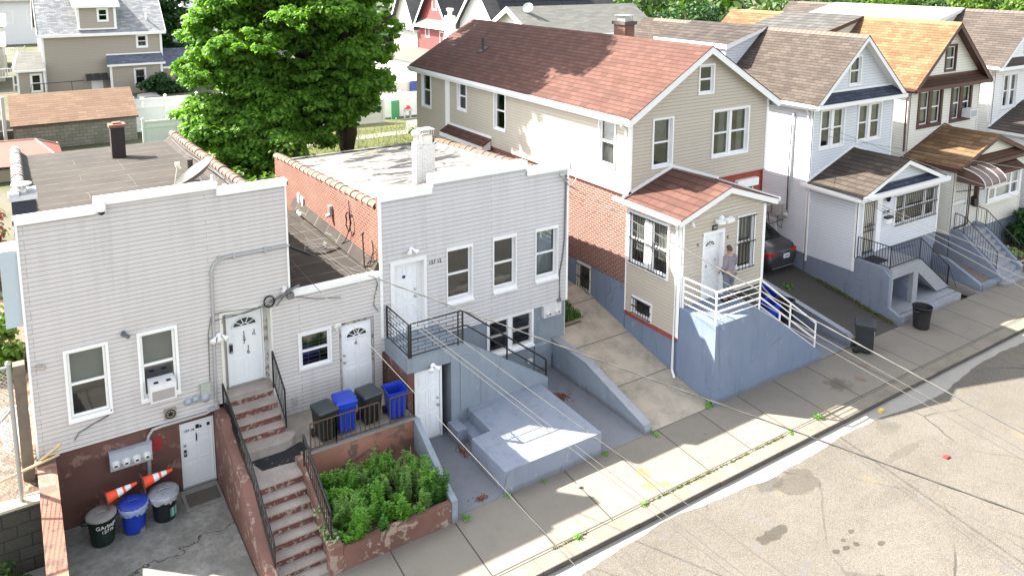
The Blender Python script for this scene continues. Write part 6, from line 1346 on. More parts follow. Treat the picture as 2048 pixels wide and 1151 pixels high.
def vinyl(label, a, b, h, n, z=1.5, lattice=False, m=None):
    t = thing('vinyl_fence', label, 'fence', (a[0], a[1], z)); A = Vector((*a, z)); B = Vector((*b, z)); d = (B-A); L = d.length; d.normalize(); o = Vector((-d.y, d.x, 0))*.02
    mb = MB(); k = max(1, int(L/.15))
    for i in range(k):
        p, q = A+d*(L*i/k+.0008), A+d*(L*(i+1)/k-.0008); mb.face([p+o, q+o, q+o+Vector((0, 0, h-.1)), p+o+Vector((0, 0, h-.1))])
    for zz in (.1, h*.72, h-.1): mb.loft([[A+o*s+Vector((0, 0, zz+e)) for s, e in ((-2, -.06), (2, -.06), (2, .06), (-2, .06))], [B+o*s+Vector((0, 0, zz+e)) for s, e in ((-2, -.06), (2, -.06), (2, .06), (-2, .06))]])
    obj('panel', mb, m or WHITE2, t)
    for i in range(n+1):
        p = A+d*L*i/n; mb = MB(); mb.box(p.x-.07, p.x+.07, p.y-.07, p.y+.07, z-.2, z+h+.08); mb.lathe((p.x, p.y, z+h+.08), [(.12, 0), (.12, .03), (.0, .14)], 4); obj('post', mb, m or WHITE2, t)
    return t
vinyl('tall white vinyl fence beside the block garage in front of the parked car', (6.9, 38.4), (15, 38.2), 2.35, 4)
PALE = plain('vinyl_pale_green', (.58, .66, .62), .5, var=.05)
vinyl('pale green-white lower fence behind the dark flat roof', (6.9, 34.3), (13, 34.1), 1.55, 3, m=PALE)
vinyl('weathered white vinyl fence panel behind the lawn, left of its gate post', (16.5, 33.0), (22.4, 32.4), 1.85, 3, m=OFFW)
vinyl('white vinyl fence run with pointed posts ending at the beige house', (22.6, 34.2), (32, 33.9), 1.9, 5)
mb = MB(); mb.box(24, 60, 40.0, 40.2, 1.2, 3.2); tag(obj('boundary_wall', mb, plain('wall_offwhite', (.60, .57, .53), .8)), 'long plain off-white wall beyond the white vinyl fence', 'wall')
mb = MB(); mb.box(28.1, 28.75, 39.8, 39.95, 2.3, 3.25); tag(obj('blue_banner', mb, plain('banner_blue', (.03, .06, .25), .6)), 'blue sheet hung on the off-white wall beyond the fence', 'banner')
mb = MB(); mb.box(23.3, 23.95, 33.05, 33.1, 1.6, 3.0); tag(obj('green_panel', mb, plain('panel_green', (.06, .28, .13), .5)), 'green board leaning on the white fence beside the grill', 'board')
t = thing('grill', 'small barbecue grill with a red lid by the white fence', 'grill', (24.5, 32.9, 1.6)); mb = MB(); mb.lathe((24.5, 32.9, 2.35), [(0, .25), (.2, .2), (.28, .05), (.28, 0)], 12); obj('lid', mb, plain('grill_red', (.5, .03, .05), .4), t)
mb = MB(); mb.box(24.2, 24.8, 32.7, 33.1, 2.2, 2.35); 
for x in (24.25, 24.7): mb.box(x, x+.06, 32.75, 33.05, 1.6, 2.2)
obj('body', mb, METAL, t)
# chain-link fence across the lawn, lawn and path
def chainfence(label, pts, h, z, mat=CHAIN, pr=.03, extra=None):
    t = thing('chain_link_fence', label, 'fence', (*pts[0], z)); mb = MB(); pm = MB()
    for (a, b) in zip(pts, pts[1:]):
        mb.face([(a[0], a[1], z), (b[0], b[1], z), (b[0], b[1], z+h), (a[0], a[1], z+h)]); pm.tube([(a[0], a[1], z+h), (b[0], b[1], z+h)], pr*.7, 6)
    obj('mesh_panel', mb, mat, t)
    obj('top_rail', pm, METAL, t)
    for p in pts:
        q = MB(); q.tube([(p[0], p[1], z-.15), (p[0], p[1], z+h+.06)], pr, 7); q.lathe((p[0], p[1], z+h+.06), [(pr*1.3, 0), (pr*1.2, .05), (0, .08)], 8); obj('post', q, METAL, t)
    return t
chainfence('chain-link fence along the back lawn behind the white roof', [(14.6, 25.6), (17.74, 25.6), (20.27, 25.6), (23.4, 25.7), (26, 25.8)], 1.55, 1.6, chainmat('chain_link_far', (.35, .36, .36), .07, .09))
chainfence('chain-link fence on the block retaining wall at the left edge', [(-6.4, -.78), (-3.4, -.78), (-.47, -.78)], 3.0, 1.56, chainmat('chain_link_near', (.5, .5, .5), .06, .10), .045)
mb = MB(); mb.tube([(-2.6, -.72, 1.6), (-.5, -.74, 3.6)], .03, 6); tag(obj('brace_pipe', mb, METAL), 'slanted pipe bracing the left chain-link fence post', 'pipe')
mb = MB(); mb.prism('x', [(-.15, 1.3), (.35, 1.3), (.35, 4.15), (.1, 4.15)], -.42, -.20); tag(obj('timber_post', mb, plain('timber_grey', (.15, .125, .095), .9, var=.4, scale=8)), 'weathered timber post against the left corner of the greige house', 'post')
mb = MB(); mb.tube([(-1.8, -.3, 1.65), (.28, -.42, 2.15)], .03, 6); mb.tube([(-.25, -.2, 1.9), (.32, -.5, 2.42)], .035, 5); tag(obj('plank', mb, plain('plank_yellow', (.55, .42, .22), .8)), 'thin yellow plank leaning over the low wall at the left corner', 'plank')
t = thing('laundry_basket', 'white slatted plastic basket on the earth at the left wall', 'basket', (-.45, 1.2, 1.6)); mb = MB()
for i in range(14):
    a = i*2*pi/14; mb.tube([(-.5+.22*cos(a), 1.2+.3*sin(a), 1.7), (-.55+.3*cos(a), 1.2+.42*sin(a), 2.5)], .018, 4)
for s, z in ((.22, 1.72), (.26, 2.1), (.3, 2.5)): mb.tube([(-.5+s*cos(a), 1.2+s*1.38*sin(a), z) for a in [k*pi/8 for k in range(17)]], .022, 5)
obj('basket_frame', mb, WHITE, t)
def lawnmat():
    k = NT('lawn'); p = k.pos(); n = k.noise(p, 1.2, 4); m = k.noise(p, 14, 3)
    c = k.mix(k.ramp(n, [(.35, 0.), (.65, 1.)]), (.10, .125, .022), (.15, .135, .045)); c = k.mix(k.ramp(m, [(.35, .5), (.6, 0.)]), c, (.05, .075, .014)); k.bump(m, .05, .8); return k.fin(c, .95)
LAWN = lawnmat()
mb = MB(); mb.face([(8.0, 10, 1.62), (34, 10, 1.62), (34, 33, 1.62), (8.0, 33, 1.62)]); struct('lawn', mb, LAWN)
mb = MB(); mb.prism('z', [(14, 27.9), (34, 27.7), (34, 29.0), (22, 29.0), (14, 29.1)], 1.5, 1.65); struct('garden_path', mb, CONCD)
mb = MB(); mb.prism('z', [(22.5, 29), (34, 29), (34, 33), (24, 32)], 1.5, 1.648); struct('patio', mb, CONC)
# red roofed tent/shed left of house 1
t = thing('canopy_shed', 'salmon red hipped canopy roof left of the dark flat roof', 'shed', (-1, 30, 1.5))
mb = MB(); A = [(-4.0, 28.2, 2.5), (2.2, 28.2, 2.35), (2.2, 33.2, 2.35), (-4.0, 33.2, 2.5)]; R1, R2 = (-2.6, 31.2, 3.25), (1.0, 31.2, 3.15)
for f in ((A[0], A[1], R2, R1), (A[1], A[2], R2), (A[2], A[3], R1, R2), (A[3], A[0], R1)): mb.face(f)
obj('roof', mb, plain('canopy_salmon', (.24, .07, .05), .6, var=.1, scale=2), t)
mb = MB()
for a, b in ((A[0], R1), (A[1], R2), (A[2], R2), (A[3], R1), (R1, R2)): mb.tube([a, b], .06, 5)
obj('ridge_strip', mb, plain('canopy_pale', (.36, .22, .17), .6), t)
mb = MB()
for a in A: mb = MB(); mb.tube([(a[0]*.95, a[1]+(.2 if a[1] < 30 else -.2), 1.4), (a[0]*.95, a[1]+(.2 if a[1] < 30 else -.2), 2.5)], .05, 6); obj('post', mb, OFFW, t)
mb = MB(); mb.box(-3.7, 2.0, 28.5, 28.6, 1.4, 2.2); obj('low_wall', mb, plain('canopy_cream', (.3, .26, .19), .7), t)

# ---- houses on the cross street, gables toward the left
def cross_house(label, x0, L, y0, y1, zb, ze, zr, wallm, roofm, wins=(), skirt=None, mass='houses on the cross street', trim=None, base=1.2, ov=.5):
    H = thing('gabled_house', label, 'house', (x0, (y0+y1)/2, zb), mass); ym = (y0+y1)/2; trim = trim or WHITE
    mb = MB(); mb.wall(FX(x0), [(y0, ze), (ym, zr-.1), (y1, ze)], base); mb.wall(FY(y0), [(x0, ze), (x0+L, ze)], base); mb.wall(BY(y1), [(x0, ze), (x0+L, ze)], base); mb.wall(BX(x0+L), [(y0, ze), (ym, zr-.1), (y1, ze)], base); obj('wall', mb, wallm, H)
    k = (zr-ze)/(ym-y0); mb = MB()
    for s, y in ((-1, y0), (1, y1)): mb.face([(x0-ov, y+s*.3, ze-.3*k), (x0+L+.3, y+s*.3, ze-.3*k), (x0+L+.3, ym, zr), (x0-ov, ym, zr)])
    r = obj('roof', mb, roofm, H)
    mb = MB(); mb.prism('x', [(y0-.32, ze-.3*k), (ym, zr+.02), (y1+.32, ze-.3*k), (y1+.3, ze-.3*k-.3), (ym, zr-.42), (y0-.3, ze-.3*k-.3)], x0-ov-.04, x0-ov); mb.box(x0-ov, x0+L+.3, y0-.33, y0-.3, ze-.3*k-.22, ze-.3*k); obj('fascia', mb, trim, H)
    if skirt: mb = MB(); mb.face([(x0-.6, y0-.3, ze-.35), (x0-.6, y1+.3, ze-.35), (x0-.02, y1, ze+.35), (x0-.02, y0, ze+.35)]); mb.box(x0-.62, x0-.58, y0-.3, y1+.3, ze-.5, ze-.35, 1); obj('pent_roof', mb, [skirt, trim], H)
    for w in wins: win_flat(H, FX(x0), *w)
    return H
cross_house('red house with a steep charcoal roof and white trimmed gable', 36, 13, 47.2, 54.0, 1.5, 7.15, 11.4, SIDR, SHD, [(50.0, 51.0, 8.4, 10.3), (51.7, 52.6, 5.6, 6.7), (48.6, 49.5, 4.4, 6.4)], SHX)
H = cross_house('white gabled house with dark solar panels on its roof', 36, 14, 38.6, 45.4, 1.5, 7.6, 11.3, SID6, SHD, [(41.5, 42.3, 8.3, 9.6)])
mb = MB()
for i in range(6):
    for j in range(2):
        x = 37+i*1.75; ya, yb = 38.9+j*1.45, 38.9+j*1.45+1.4; f = lambda y: 7.6+(y-38.6)*1.088+.1
        mb.face([(x, ya, f(ya)), (x+1.7, ya, f(ya)), (x+1.7, yb, f(yb)), (x, yb, f(yb))])
obj('solar_panels', mb, plain('solar_dark', (.006, .007, .011), .15), H)
H = cross_house('ivory house with a pale gable left of the red house', 36, 12, 53.9+.6, 60.2, 1.5, 6.7, 11.2, SIDC, SHX, [(55.6, 56.3, 4.0, 6.0), (58.0, 58.7, 4.2, 6.2), (56.8, 57.5, 8.0, 9.2)], SHX)
cross_house('white gabled house with a pale grey roof behind the rust roof', 33.5, 12.2, 29.2, 36.0, 1.5, 7.7, 9.62, plain('wall_white_render', (.6, .6, .59), .6, var=.03), SHX, [], None)
dish((34.6, 31.9, 8.95), .42, (-.75, -.55, .5), 'pale satellite dish on the pale grey roof beyond the rust roof', plain('dish_pale', (.45, .5, .5), .4, .1), .5)
mb = MB(); mb.box(30.2, 30.9, 37.0, 37.6, 1.5, 8.75); mb.lathe((30.55, 37.3, 8.75), [(.18, 0), (.18, .3), (.3, .45), (.3, .6), (.1, .62)], 10); tag(obj('chimney_stack', mb, BRKW), 'white brick chimney rising beyond the rust roof ridge', 'chimney')
H = thing('garage', 'low garage with a flat grey roof before the red house', 'garage', (33, 52, 1.5)); mb = MB(); mb.box(31.5, 36, 45, 56, 1.2, 4.0); obj('wall', mb, WHITE, H); mb = MB(); mb.face([(31.2, 44.7, 4.0), (36, 44.7, 4.4), (36, 56.3, 4.4), (31.2, 56.3, 4.0)]); obj('roof', mb, plain('roof_drab', (.11, .105, .093), .9), H)
# far left: sheds, white porch, blue house
H = thing('gabled_house', 'blue sided house with a grey roof behind the dark tree', 'house', (19, 80, 1.5), 'houses on the street behind'); mb = MB(); mb.box(14.5, 20.5, 78, 86, 1, 5.6); obj('wall', mb, siding('siding_blue', (.16, .22, .33), .16), H); mb = MB(); mb.face([(14.2, 77.6, 5.6), (20.8, 77.6, 5.6), (20.8, 82, 7.6), (14.2, 82, 7.6)]); mb.box(14.2, 20.8, 77.55, 77.6, 5.4, 5.62, 1); obj('roof', mb, [SHX, WHITE], H)
H = thing('gabled_house', 'tall white house showing as a bright wall behind the maple', 'house', (24, 96, 1.5), 'houses on the street behind'); mb = MB(); mb.box(20, 30, 92, 104, 1, 12); obj('wall', mb, SID6, H); mb = MB(); mb.prism('y', [(19.6, 12), (25, 16), (30.4, 12)], 91.6, 104.4); obj('roof', mb, SHX, H)
H = thing('shed', 'low pale shed with an open dark front beside the blue house', 'shed', (22, 76, 1.5)); mb = MB(); mb.box(21, 26, 75, 79, 4.6, 5.0); mb.box(21, 21.2, 75, 79, 1.4, 4.6); mb.box(21, 26, 78.8, 79, 1.4, 4.6); mb.box(24.5, 26, 75, 75.2, 1.4, 4.6); obj('frame', mb, OFFW, H)
for i, (x, y, z, w, d_, h, col, nm) in enumerate(((-6, 66, 1.5, 4.5, 5, 2.6, (.62, .58, .5), 'cream shed roof left of the taupe house'), (-4.6, 72, 1.5, 4.4, 5, 3.2, (.50, .34, .22), 'tan shed roof left of the taupe house'), (-7, 84, 1.5, 7, 7, 4.4, (.66, .66, .66), 'pale shed farther left of the taupe house'))):
    H = thing('shed', nm, 'shed', (x, y, z)); mb = MB(); mb.box(x, x+w, y, y+d_, z-.3, z+h); obj('wall', mb, OFFW, H); mb = MB(); mb.face([(x-.3, y-.3, z+h), (x+w+.3, y-.3, z+h+.2), (x+w+.3, y+d_, z+h+1.2), (x-.3, y+d_, z+h+1.)]); obj('roof', mb, plain('shed_roof', col, .8), H)
H = thing('white_house', 'long white house far off at the top left corner', 'house', (-16, 120, 1.2), 'houses on the street behind'); mb = MB(); mb.box(-26, 6, 118, 128, 0, 7.5); obj('wall', mb, SID6, H); mb = MB(); mb.prism('x', [(117, 7.5), (123, 11), (129, 7.5)], -26.5, 6.5); obj('roof', mb, SHX, H)
for i in range(5): 
    win_flat(H, FY(118), -9+i*3, -7.6+i*3, 4.2, 6.2)
def white_rail(x0, x1, y, z, label):
    t = thing('white_railing', label, 'railing', (x0, y, z)); mb = MB()
    for zz in (.15, .9): mb.box(x0, x1, y-.03, y+.03, z+zz, z+zz+.07)
    for i in range(int((x1-x0)/.2)): mb.box(x0+i*.2, x0+i*.2+.05, y-.02, y+.02, z+.2, z+.9)
    obj('rail', mb, WHITE, t)
    for x in (x0, (x0+x1)/2, x1):
        mb = MB(); mb.box(x-.06, x+.06, y-.06, y+.06, z-1.2, z+1.1); obj('post', mb, WHITE, t)
white_rail(-6, .4, 64, 2.6, 'white deck railing left of the taupe house'); white_rail(-7, 0, 74, 2.8, 'second white deck railing behind the first, left of the taupe house'); white_rail(-6, 2, 92, 2.0, 'far white picket fence left of the taupe house')
# ================================================================== VEGETATION
def leafquads(mb, clumps, s, rg, flat=.5, up=.55, shape=1.0):
    for c, r, n, sq in clumps:
        c = Vector(c)
        for i in range(n):
            d = Vector((rg.gauss(0, 1), rg.gauss(0, 1), rg.gauss(0, 1))).normalized()
            rad = r*(rg.random()**.4); p = c+Vector((d.x*rad, d.y*rad, d.z*rad*sq))
            nm = (Vector((d.x*.7, d.y*.7, d.z*.5+up))+Vector((rg.uniform(-1, 1), rg.uniform(-1, 1), rg.uniform(-1, 1)))*.55).normalized()
            a = nm.cross(Vector((rg.uniform(-1, 1), rg.uniform(-1, 1), .1))).normalized(); b = nm.cross(a)
            k = s*rg.uniform(.6, 1.3)
            mb.face([p-a*k, p-a*.25*k-b*.62*k*shape-nm*.06*k, p+a*k*.55-b*.45*k*shape, p+a*k-nm*.2*k, p+a*.5*k+b*.5*k*shape, p-a*.25*k+b*.6*k*shape-nm*.05*k])
def crown(par, name, centre, rad, nclump, nleaf, cs, ls, mat, seed, sq=.6, inner=.25, shell=.72, cut=None):
    rg = random.Random(seed); C = Vector(centre); cl = []
    while len(cl) < nclump:
        d = Vector((rg.gauss(0, 1), rg.gauss(0, 1), rg.gauss(0, 1))).normalized()
        k = rg.uniform(shell, 1.02) if rg.random() > inner else rg.uniform(.2, shell)
        wob = 1+.14*sin(d.x*5+seed)+.12*sin(d.y*6+d.z*4+seed*2)
        p = C+Vector((d.x*rad[0], d.y*rad[1], d.z*rad[2]))*k*wob
        if cut and cut(p): continue
        cl.append((p, cs*rg.uniform(.6, 1.35), int(nleaf*rg.uniform(.6, 1.3)), sq))
    mb = MB(); leafquads(mb, cl, ls, rg)
    return obj(name, mb, mat, par), cl
def maple_crown(par, centre, rad, nb, br, ncl, nleaf, ls, mat, seed, more=()):
    rg = random.Random(seed); cl = []
    for C, rad in [(Vector(centre), rad)]*nb+[(Vector(c), r) for c, r, n in more for _ in range(n)]:
        d = Vector((rg.gauss(0, 1), rg.gauss(0, 1), rg.gauss(0, 1))).normalized(); k = rg.uniform(.55, .98) if rg.random() > .15 else rg.uniform(.15, .5)
        k *= 1+.13*sin(d.x*4+seed)+.11*sin(d.y*5+d.z*4)
        B = C+Vector((d.x*rad[0], d.y*rad[1], d.z*rad[2]))*k; R = br*rg.uniform(.65, 1.3)
        for j in range(int(ncl*R*R/br/br)+4):
            e = Vector((rg.gauss(0, 1), rg.gauss(0, 1), abs(rg.gauss(0, .8))-.15)).normalized(); p = B+Vector((e.x*R, e.y*R, e.z*R*.62))*rg.uniform(.75, 1.05)+d*R*.15
            cl.append((p, rg.uniform(.26, .48), int(nleaf*rg.uniform(.6, 1.3)), .45))
    mb = MB(); leafquads(mb, cl, ls, rg, up=.75); return obj('crown', mb, mat, par)
def limbs(par, base, r0, z1, ends, mat, seed, n=8, name='trunk'):
    rg = random.Random(seed); mb = MB(); b = Vector(base); top = Vector((b.x+rg.uniform(-.3, .3), b.y, z1))
    mb.tube([b+Vector((0, 0, -.3)), b+Vector((0, 0, .4)), b.lerp(top, .5)+Vector((.1, .05, 0)), top], [r0*1.35, r0, r0*.85, r0*.75], 12)
    for e in ends:
        e = Vector(e); m = top.lerp(e, .45)+Vector((rg.uniform(-.5, .5), rg.uniform(-.5, .5), rg.uniform(.1, .8)))
        s = b.lerp(top, rg.uniform(.75, 1)); mb.tube([s, s.lerp(m, .5)+Vector((rg.uniform(-.2, .2), 0, .15)), m, m.lerp(e, .6)+Vector((rg.uniform(-.3, .3), rg.uniform(-.3, .3), .2)), e], [r0*.45, r0*.36, r0*.27, r0*.16, r0*.05], 7)
    return obj(name, mb, mat, par)
BARK = concrete('bark', (.085, .065, .05), .7, (.03, .025, .02), 3., .04)
MAPLE = leafmat('maple_leaf', [(.065, .16, .022), (.11, .24, .035), (.19, .34, .05), (.085, .20, .03), (.26, .42, .065)], .58)
DARKL = leafmat('dark_leaf', [(.012, .045, .012), (.022, .07, .018), (.035, .10, .022)], .25)
MIDL = leafmat('mid_leaf', [(.022, .055, .011), (.038, .08, .015), (.06, .11, .024), (.03, .062, .012)], .3)
LIMEL = leafmat('lime_leaf', [(.06, .125, .012), (.10, .175, .02), (.045, .105, .010), (.13, .19, .03)], .4)
WEEDL = leafmat('weed_leaf', [(.10, .26, .04), (.15, .34, .05), (.22, .44, .07), (.08, .2, .04)], .4)
TR = thing('maple_tree', 'big bright green maple towering behind the two flat-roofed houses', 'tree', (13.6, 17, 1.6), 'trees')
limbs(TR, (13.7, 17, 1.6), .62, 7.5, [(9, 15, 11), (11.5, 16.5, 16), (14.5, 17, 15), (8, 18, 9), (15.5, 15, 10.5), (12, 13.5, 12.5), (11, 20, 15), (9.5, 16, 15.5), (12.9, 16, 19)], BARK, 4)
maple_crown(TR, (11.5, 17.3, 13.2), (3.9, 4.2, 9.4), 155, 1.2, 34, 46, .108, MAPLE, 21, [((9.2, 16.5, 9.4), (1.9, 1.8, 2.8), 22), ((8.0, 16.2, 7.4), (1.7, 1.5, 1.7), 16), ((14.3, 17.2, 8.8), (1.2, 1.8, 2.8), 14), ((11, 16.5, 6.2), (2.6, 1.8, 1.6), 20), ((11, 14.5, 18), (2.5, 2, 3), 16), ((13.5, 16.2, 6.9), (1.3, 1.4, 1.6), 14)])
TS = thing('maple_tree', 'lower leafy maple growing behind the left roof parapet, in front of the big one', 'tree', (8.2, 15.5, 1.6), 'trees')
limbs(TS, (8.3, 16.6, 1.6), .25, 4.5, [(7.2, 16, 7), (9.6, 15.5, 6.5), (8.2, 17.5, 8)], BARK, 9)
maple_crown(TS, (8.5, 15.4, 4.9), (2.0, 2.0, 2.5), 50, .85, 26, 44, .105, MAPLE, 5)
def bush(name, label, c, r, n, nl, cs, ls, mat, seed, group=None, cat='bush', sq=.8, twig=True):
    t = thing(name, label, cat, (c[0], c[1], c[2]-r[2]), group); crown(t, 'foliage', c, r, n, nl, cs, ls, mat, seed, sq, .3, .6)
    if twig:
        rg = random.Random(seed); mb = MB(); b = Vector((c[0], c[1], c[2]-r[2]))
        for i in range(6): e = Vector((c[0]+rg.uniform(-.5, .5)*r[0], c[1]+rg.uniform(-.5, .5)*r[1], c[2]+rg.uniform(0, .5)*r[2])); mb.tube([b, b.lerp(e, .5)+Vector((.03, 0, .1)), e], [.05*r[2]**.5, .03*r[2]**.5, .01], 5)
        obj('stems', mb, BARK, t)
    return t
for i, (x, y, z, a, b, h) in enumerate(((7.5, 10.8, 3.6, 1.5, 1.6, 2.1), (9.4, 12.8, 3.6, 1.6, 1.5, 2.1), (6.9, 8.7, 3.4, 1.0, 1.0, 1.5), (11.5, 12.6, 3.1, 1.7, 1.3, 1.7))):
    bush('shrub', ('lime green bush in the gap behind the low link roof', 'lime green bush under the maple between the flat roofs', 'small bright bush right behind the low link roof', 'lime green bush behind the back edge of the white roof')[i], (x, y, z), (a, b, h), 45, 90, .5, .11, LIMEL, 40+i, 'bushes behind the flat-roofed houses')
bush('shrub', 'small green bush by the chain-link fence at the rear corner of the beige house', (22.3, 25.2, 2.3), (.9, .7, .8), 26, 60, .35, .08, LIMEL, 50)
# grass patch in the passage between houses 2 and 3
def grass(name, x0, x1, y0, y1, zf, n, h, mat, seed):
    mb = MB(); rg = random.Random(seed)
    for i in range(n):
        x, y = rg.uniform(x0, x1), rg.uniform(y0, y1); z = zf(y); a = rg.uniform(0, 2*pi); w = .012+.01*rg.random(); hh = h*rg.uniform(.4, 1.3); l = hh*rg.uniform(.2, .8); 
        mb.face([(x-w*sin(a), y+w*cos(a), z), (x+w*sin(a), y-w*cos(a), z), (x+l*cos(a), y+l*sin(a), z+hh)])
    o = obj(name, mb, mat); o['kind'] = 'stuff'; return o
mb = MB(); mb.prism('x', [(.35, 1.0), (.35, 1.04), (2.2, 1.43), (9, 1.53), (9, 1.0)], 14.4, 15.35); struct('soil_strip', mb, SOIL)
GRASSL = leafmat('grass_blade', [(.03, .09, .015), (.06, .16, .02), (.09, .2, .03)], .3)
grass('ground_cover', 14.42, 15.5, .5, 4.8, lambda y: 1.05+.21*(y-.35) if y < 2.2 else 1.44, 5200, .16, GRASSL, 8)
grass('grass', 14.5, 26, 22, 30.5, lambda y: 1.62, 5000, .22, leafmat('grass_lawn', [(.1, .14, .022), (.15, .16, .04), (.06, .11, .015)], .3), 9)
# weeds in the planter
WEEDM = [WEEDL, leafmat('weed_leaf_pale', [(.16, .30, .08), (.24, .40, .12), (.12, .22, .06)], .4), leafmat('weed_leaf_dark', [(.05, .15, .03), (.08, .2, .035), (.11, .24, .05)], .35)]
def weed(x, y, z, h, seed, mat=WEEDL, n=6, spread=.2, ls=.045):
    t = thing('leafy_weed', 'leafy green weed growing in the maroon planter', 'plant', (x, y, z), 'weeds filling the maroon planter'); rg = random.Random(seed); st = MB(); lf = MB()
    for i in range(n):
        a = rg.uniform(0, 2*pi); k = spread*rg.uniform(.2, 1.2); e = Vector((x+k*cos(a), y+k*sin(a), z+h*rg.uniform(.55, 1.1))); b = Vector((x+k*.3*cos(a), y+k*.3*sin(a), z))
        st.tube([b, b.lerp(e, .5)+Vector((0, 0, .03)), e], [.008, .006, .003], 4)
        m = int(16*h/.5)+8
        for j in range(m):
            f = (j+2)/(m+1); p = b.lerp(e, f); th = j*2.4+rg.random(); kk = ls*(1.35-.7*f)*rg.uniform(.8, 1.3)
            for s in (0, 1):
                d = Vector((cos(th+s*pi), sin(th+s*pi), rg.uniform(.1, .7))).normalized(); sd = d.cross(Vector((0, 0, 1))).normalized()
                lf.face([p, p+d*kk*.9+sd*kk*.5, p+d*kk*2.1-Vector((0, 0, kk*.3)), p+d*kk*.9-sd*kk*.5])
    obj('leaves', lf, mat, t); obj('stems', st, plain('stem_green', (.09, .14, .04), .7), t)
rg = random.Random(77); k = 0
for i in range(10):
    for j in range(6):
        x = 5.32+i*.262+rg.uniform(-.1, .1)+.0; y = -4.22+j*.36+rg.uniform(-.12, .12)
        if x > 7.62+.1*(y+4.4) or (y > -2.5 and x > 6.9): continue
        h = rg.choice((.25, .35, .45, .55, .7))*rg.uniform(.85, 1.15)*(1.15 if x < 5.9 else 1.)*(.8 if y > -2.7 else 1.); weed(x, y, .40, h, 100+k, WEEDM[(0, 0, 1, 2, 0)[k % 5]], spread=rg.uniform(.14, .26), n=rg.randint(6, 10), ls=rg.choice((.042, .05, .065))); k += 1
t = thing('dry_weed', 'dry brown weed stalks among the green weeds at the right of the planter', 'plant', (7.3, -3.4, .4)); mb = MB(); rg = random.Random(12)
for i in range(60):
    x, y = 7.25+rg.gauss(0, .2), -3.3+rg.gauss(0, .3); p = Vector((x, y, .4)); q = p+Vector((rg.uniform(-.2, .2), rg.uniform(-.2, .2), rg.uniform(.3, .7))); mb.tube([p, q], .006, 3); mb.tube([p.lerp(q, .6), p.lerp(q, .8)+Vector((rg.uniform(-.1, .1), rg.uniform(-.1, .1), .12))], .005, 3)
obj('stalks', mb, plain('stalk_brown', (.22, .16, .1), .9), t)
t = thing('climbing_weed', 'pale weed creeping over the foot of the right handrail of the maroon steps', 'plant', (5.0, -4.0, .5)); mb = MB(); leafquads(mb, [((5.02, -3.9, .62), .22, 120, .8), ((5.05, -4.2, .6), .2, 110, .7), ((5.0, -3.5, .8), .15, 60, .8)], .045, random.Random(3)); obj('leaves', mb, leafmat('pale_weed', [(.3, .36, .2), (.15, .28, .08), (.45, .48, .35)], .3), t)
# small weeds in cracks
def tuft(x, y, z, s, seed, label):
    t = thing('weed_tuft', label, 'plant', (x, y, z), 'weeds in the pavement cracks'); mb = MB(); leafquads(mb, [((x, y, z+s*.35), s, 46, .55)], s*.24, random.Random(seed)); obj('leaves', mb, WEEDL, t)
for i, (x, y, z, s, l) in enumerate(((8.1, -4.55, 0, .13, 'weed tuft at the foot of the blue planter end wall'), (9.35, -4.43, 0, .09, 'weed tuft at the left corner of the blue block'), (10.4, -4.45, 0, .07, 'tiny weed below the front of the blue block'), (12.4, -4.42, 0, .1, 'weed tuft at the right corner of the blue block'), (14.1, -4.5, 0, .11, 'weed tuft at the end of the low driveway wall'), (16.4, -4.3, .02, .17, 'weed tuft at the foot of the tall blue stoop'), (18.6, -6.42, 0, .16, 'weed tuft on the kerb in the sunlit rail shadow'), (17.3, -6.45, 0, .1, 'weed tuft on the kerb left of the rail shadow'), (9.9, -6.45, 0, .11, 'weed tuft on the kerb at the lower left'), (11.9, -6.44, 0, .1, 'weed tuft on the kerb by the rust stains'), (24.35, -.9, .6, .22, 'green weed on the asphalt behind the parked sedan'))): tuft(x, y, z, s, 200+i, l)
mb = MB(); rg = random.Random(31)
for a, b in ((11.9, 13.2), (13.0, 15.6), (15.9, 17.1), (9.2, 10.2)):
    for i in range(int((b-a)*55)):
        x = rg.uniform(a, b); leafquads(mb, [((x, -6.43+rg.gauss(0, .015), .015), .03, 3, .5)], .02, rg)
for i in range(260):
    y = rg.uniform(-4.1, -1.0); leafquads(mb, [((25.95+rg.gauss(0, .08), y, .05+.17*(y+4.3)+.03), .07, 3, .6)], .03, rg)
o = obj('crack_weeds', mb, leafmat('crack_weed', [(.08, .11, .022), (.12, .14, .04), (.05, .08, .016)], .3)); o['kind'] = 'stuff'
# right edge bush and garden
bush('shrub', 'dark green rounded bush before the cream house at the right edge', (38.6, -3.0, .85), (1.5, .85, 1.0), 70, 110, .36, .06, DARKL, 60)
bush('shrub', 'pale green hosta clump in the bed by the blue grey steps', (36.2, -3.2, .28), (.6, .5, .3), 22, 40, .2, .1, leafmat('hosta', [(.25, .36, .14), (.38, .46, .24)], .3), 61, None, 'plant')
mb = MB(); mb.face([(34.95, -4.35, .01), (41, -4.35, .01), (41, -2.3, .2), (34.95, -2.3, .2)]); struct('flower_bed', mb, SOIL)
mb = MB(); mb.tube([(34.95, -4.3, .55), (41, -4.3, .55)], .025, 5)
for i in range(5): mb.tube([(36.4+i*1.4, -4.3, -.05), (36.4+i*1.4, -4.3, .95)], .04, 6)
tag(obj('bed_railing', mb, METAL), 'thin metal railing in front of the flower bed at the right edge', 'railing')
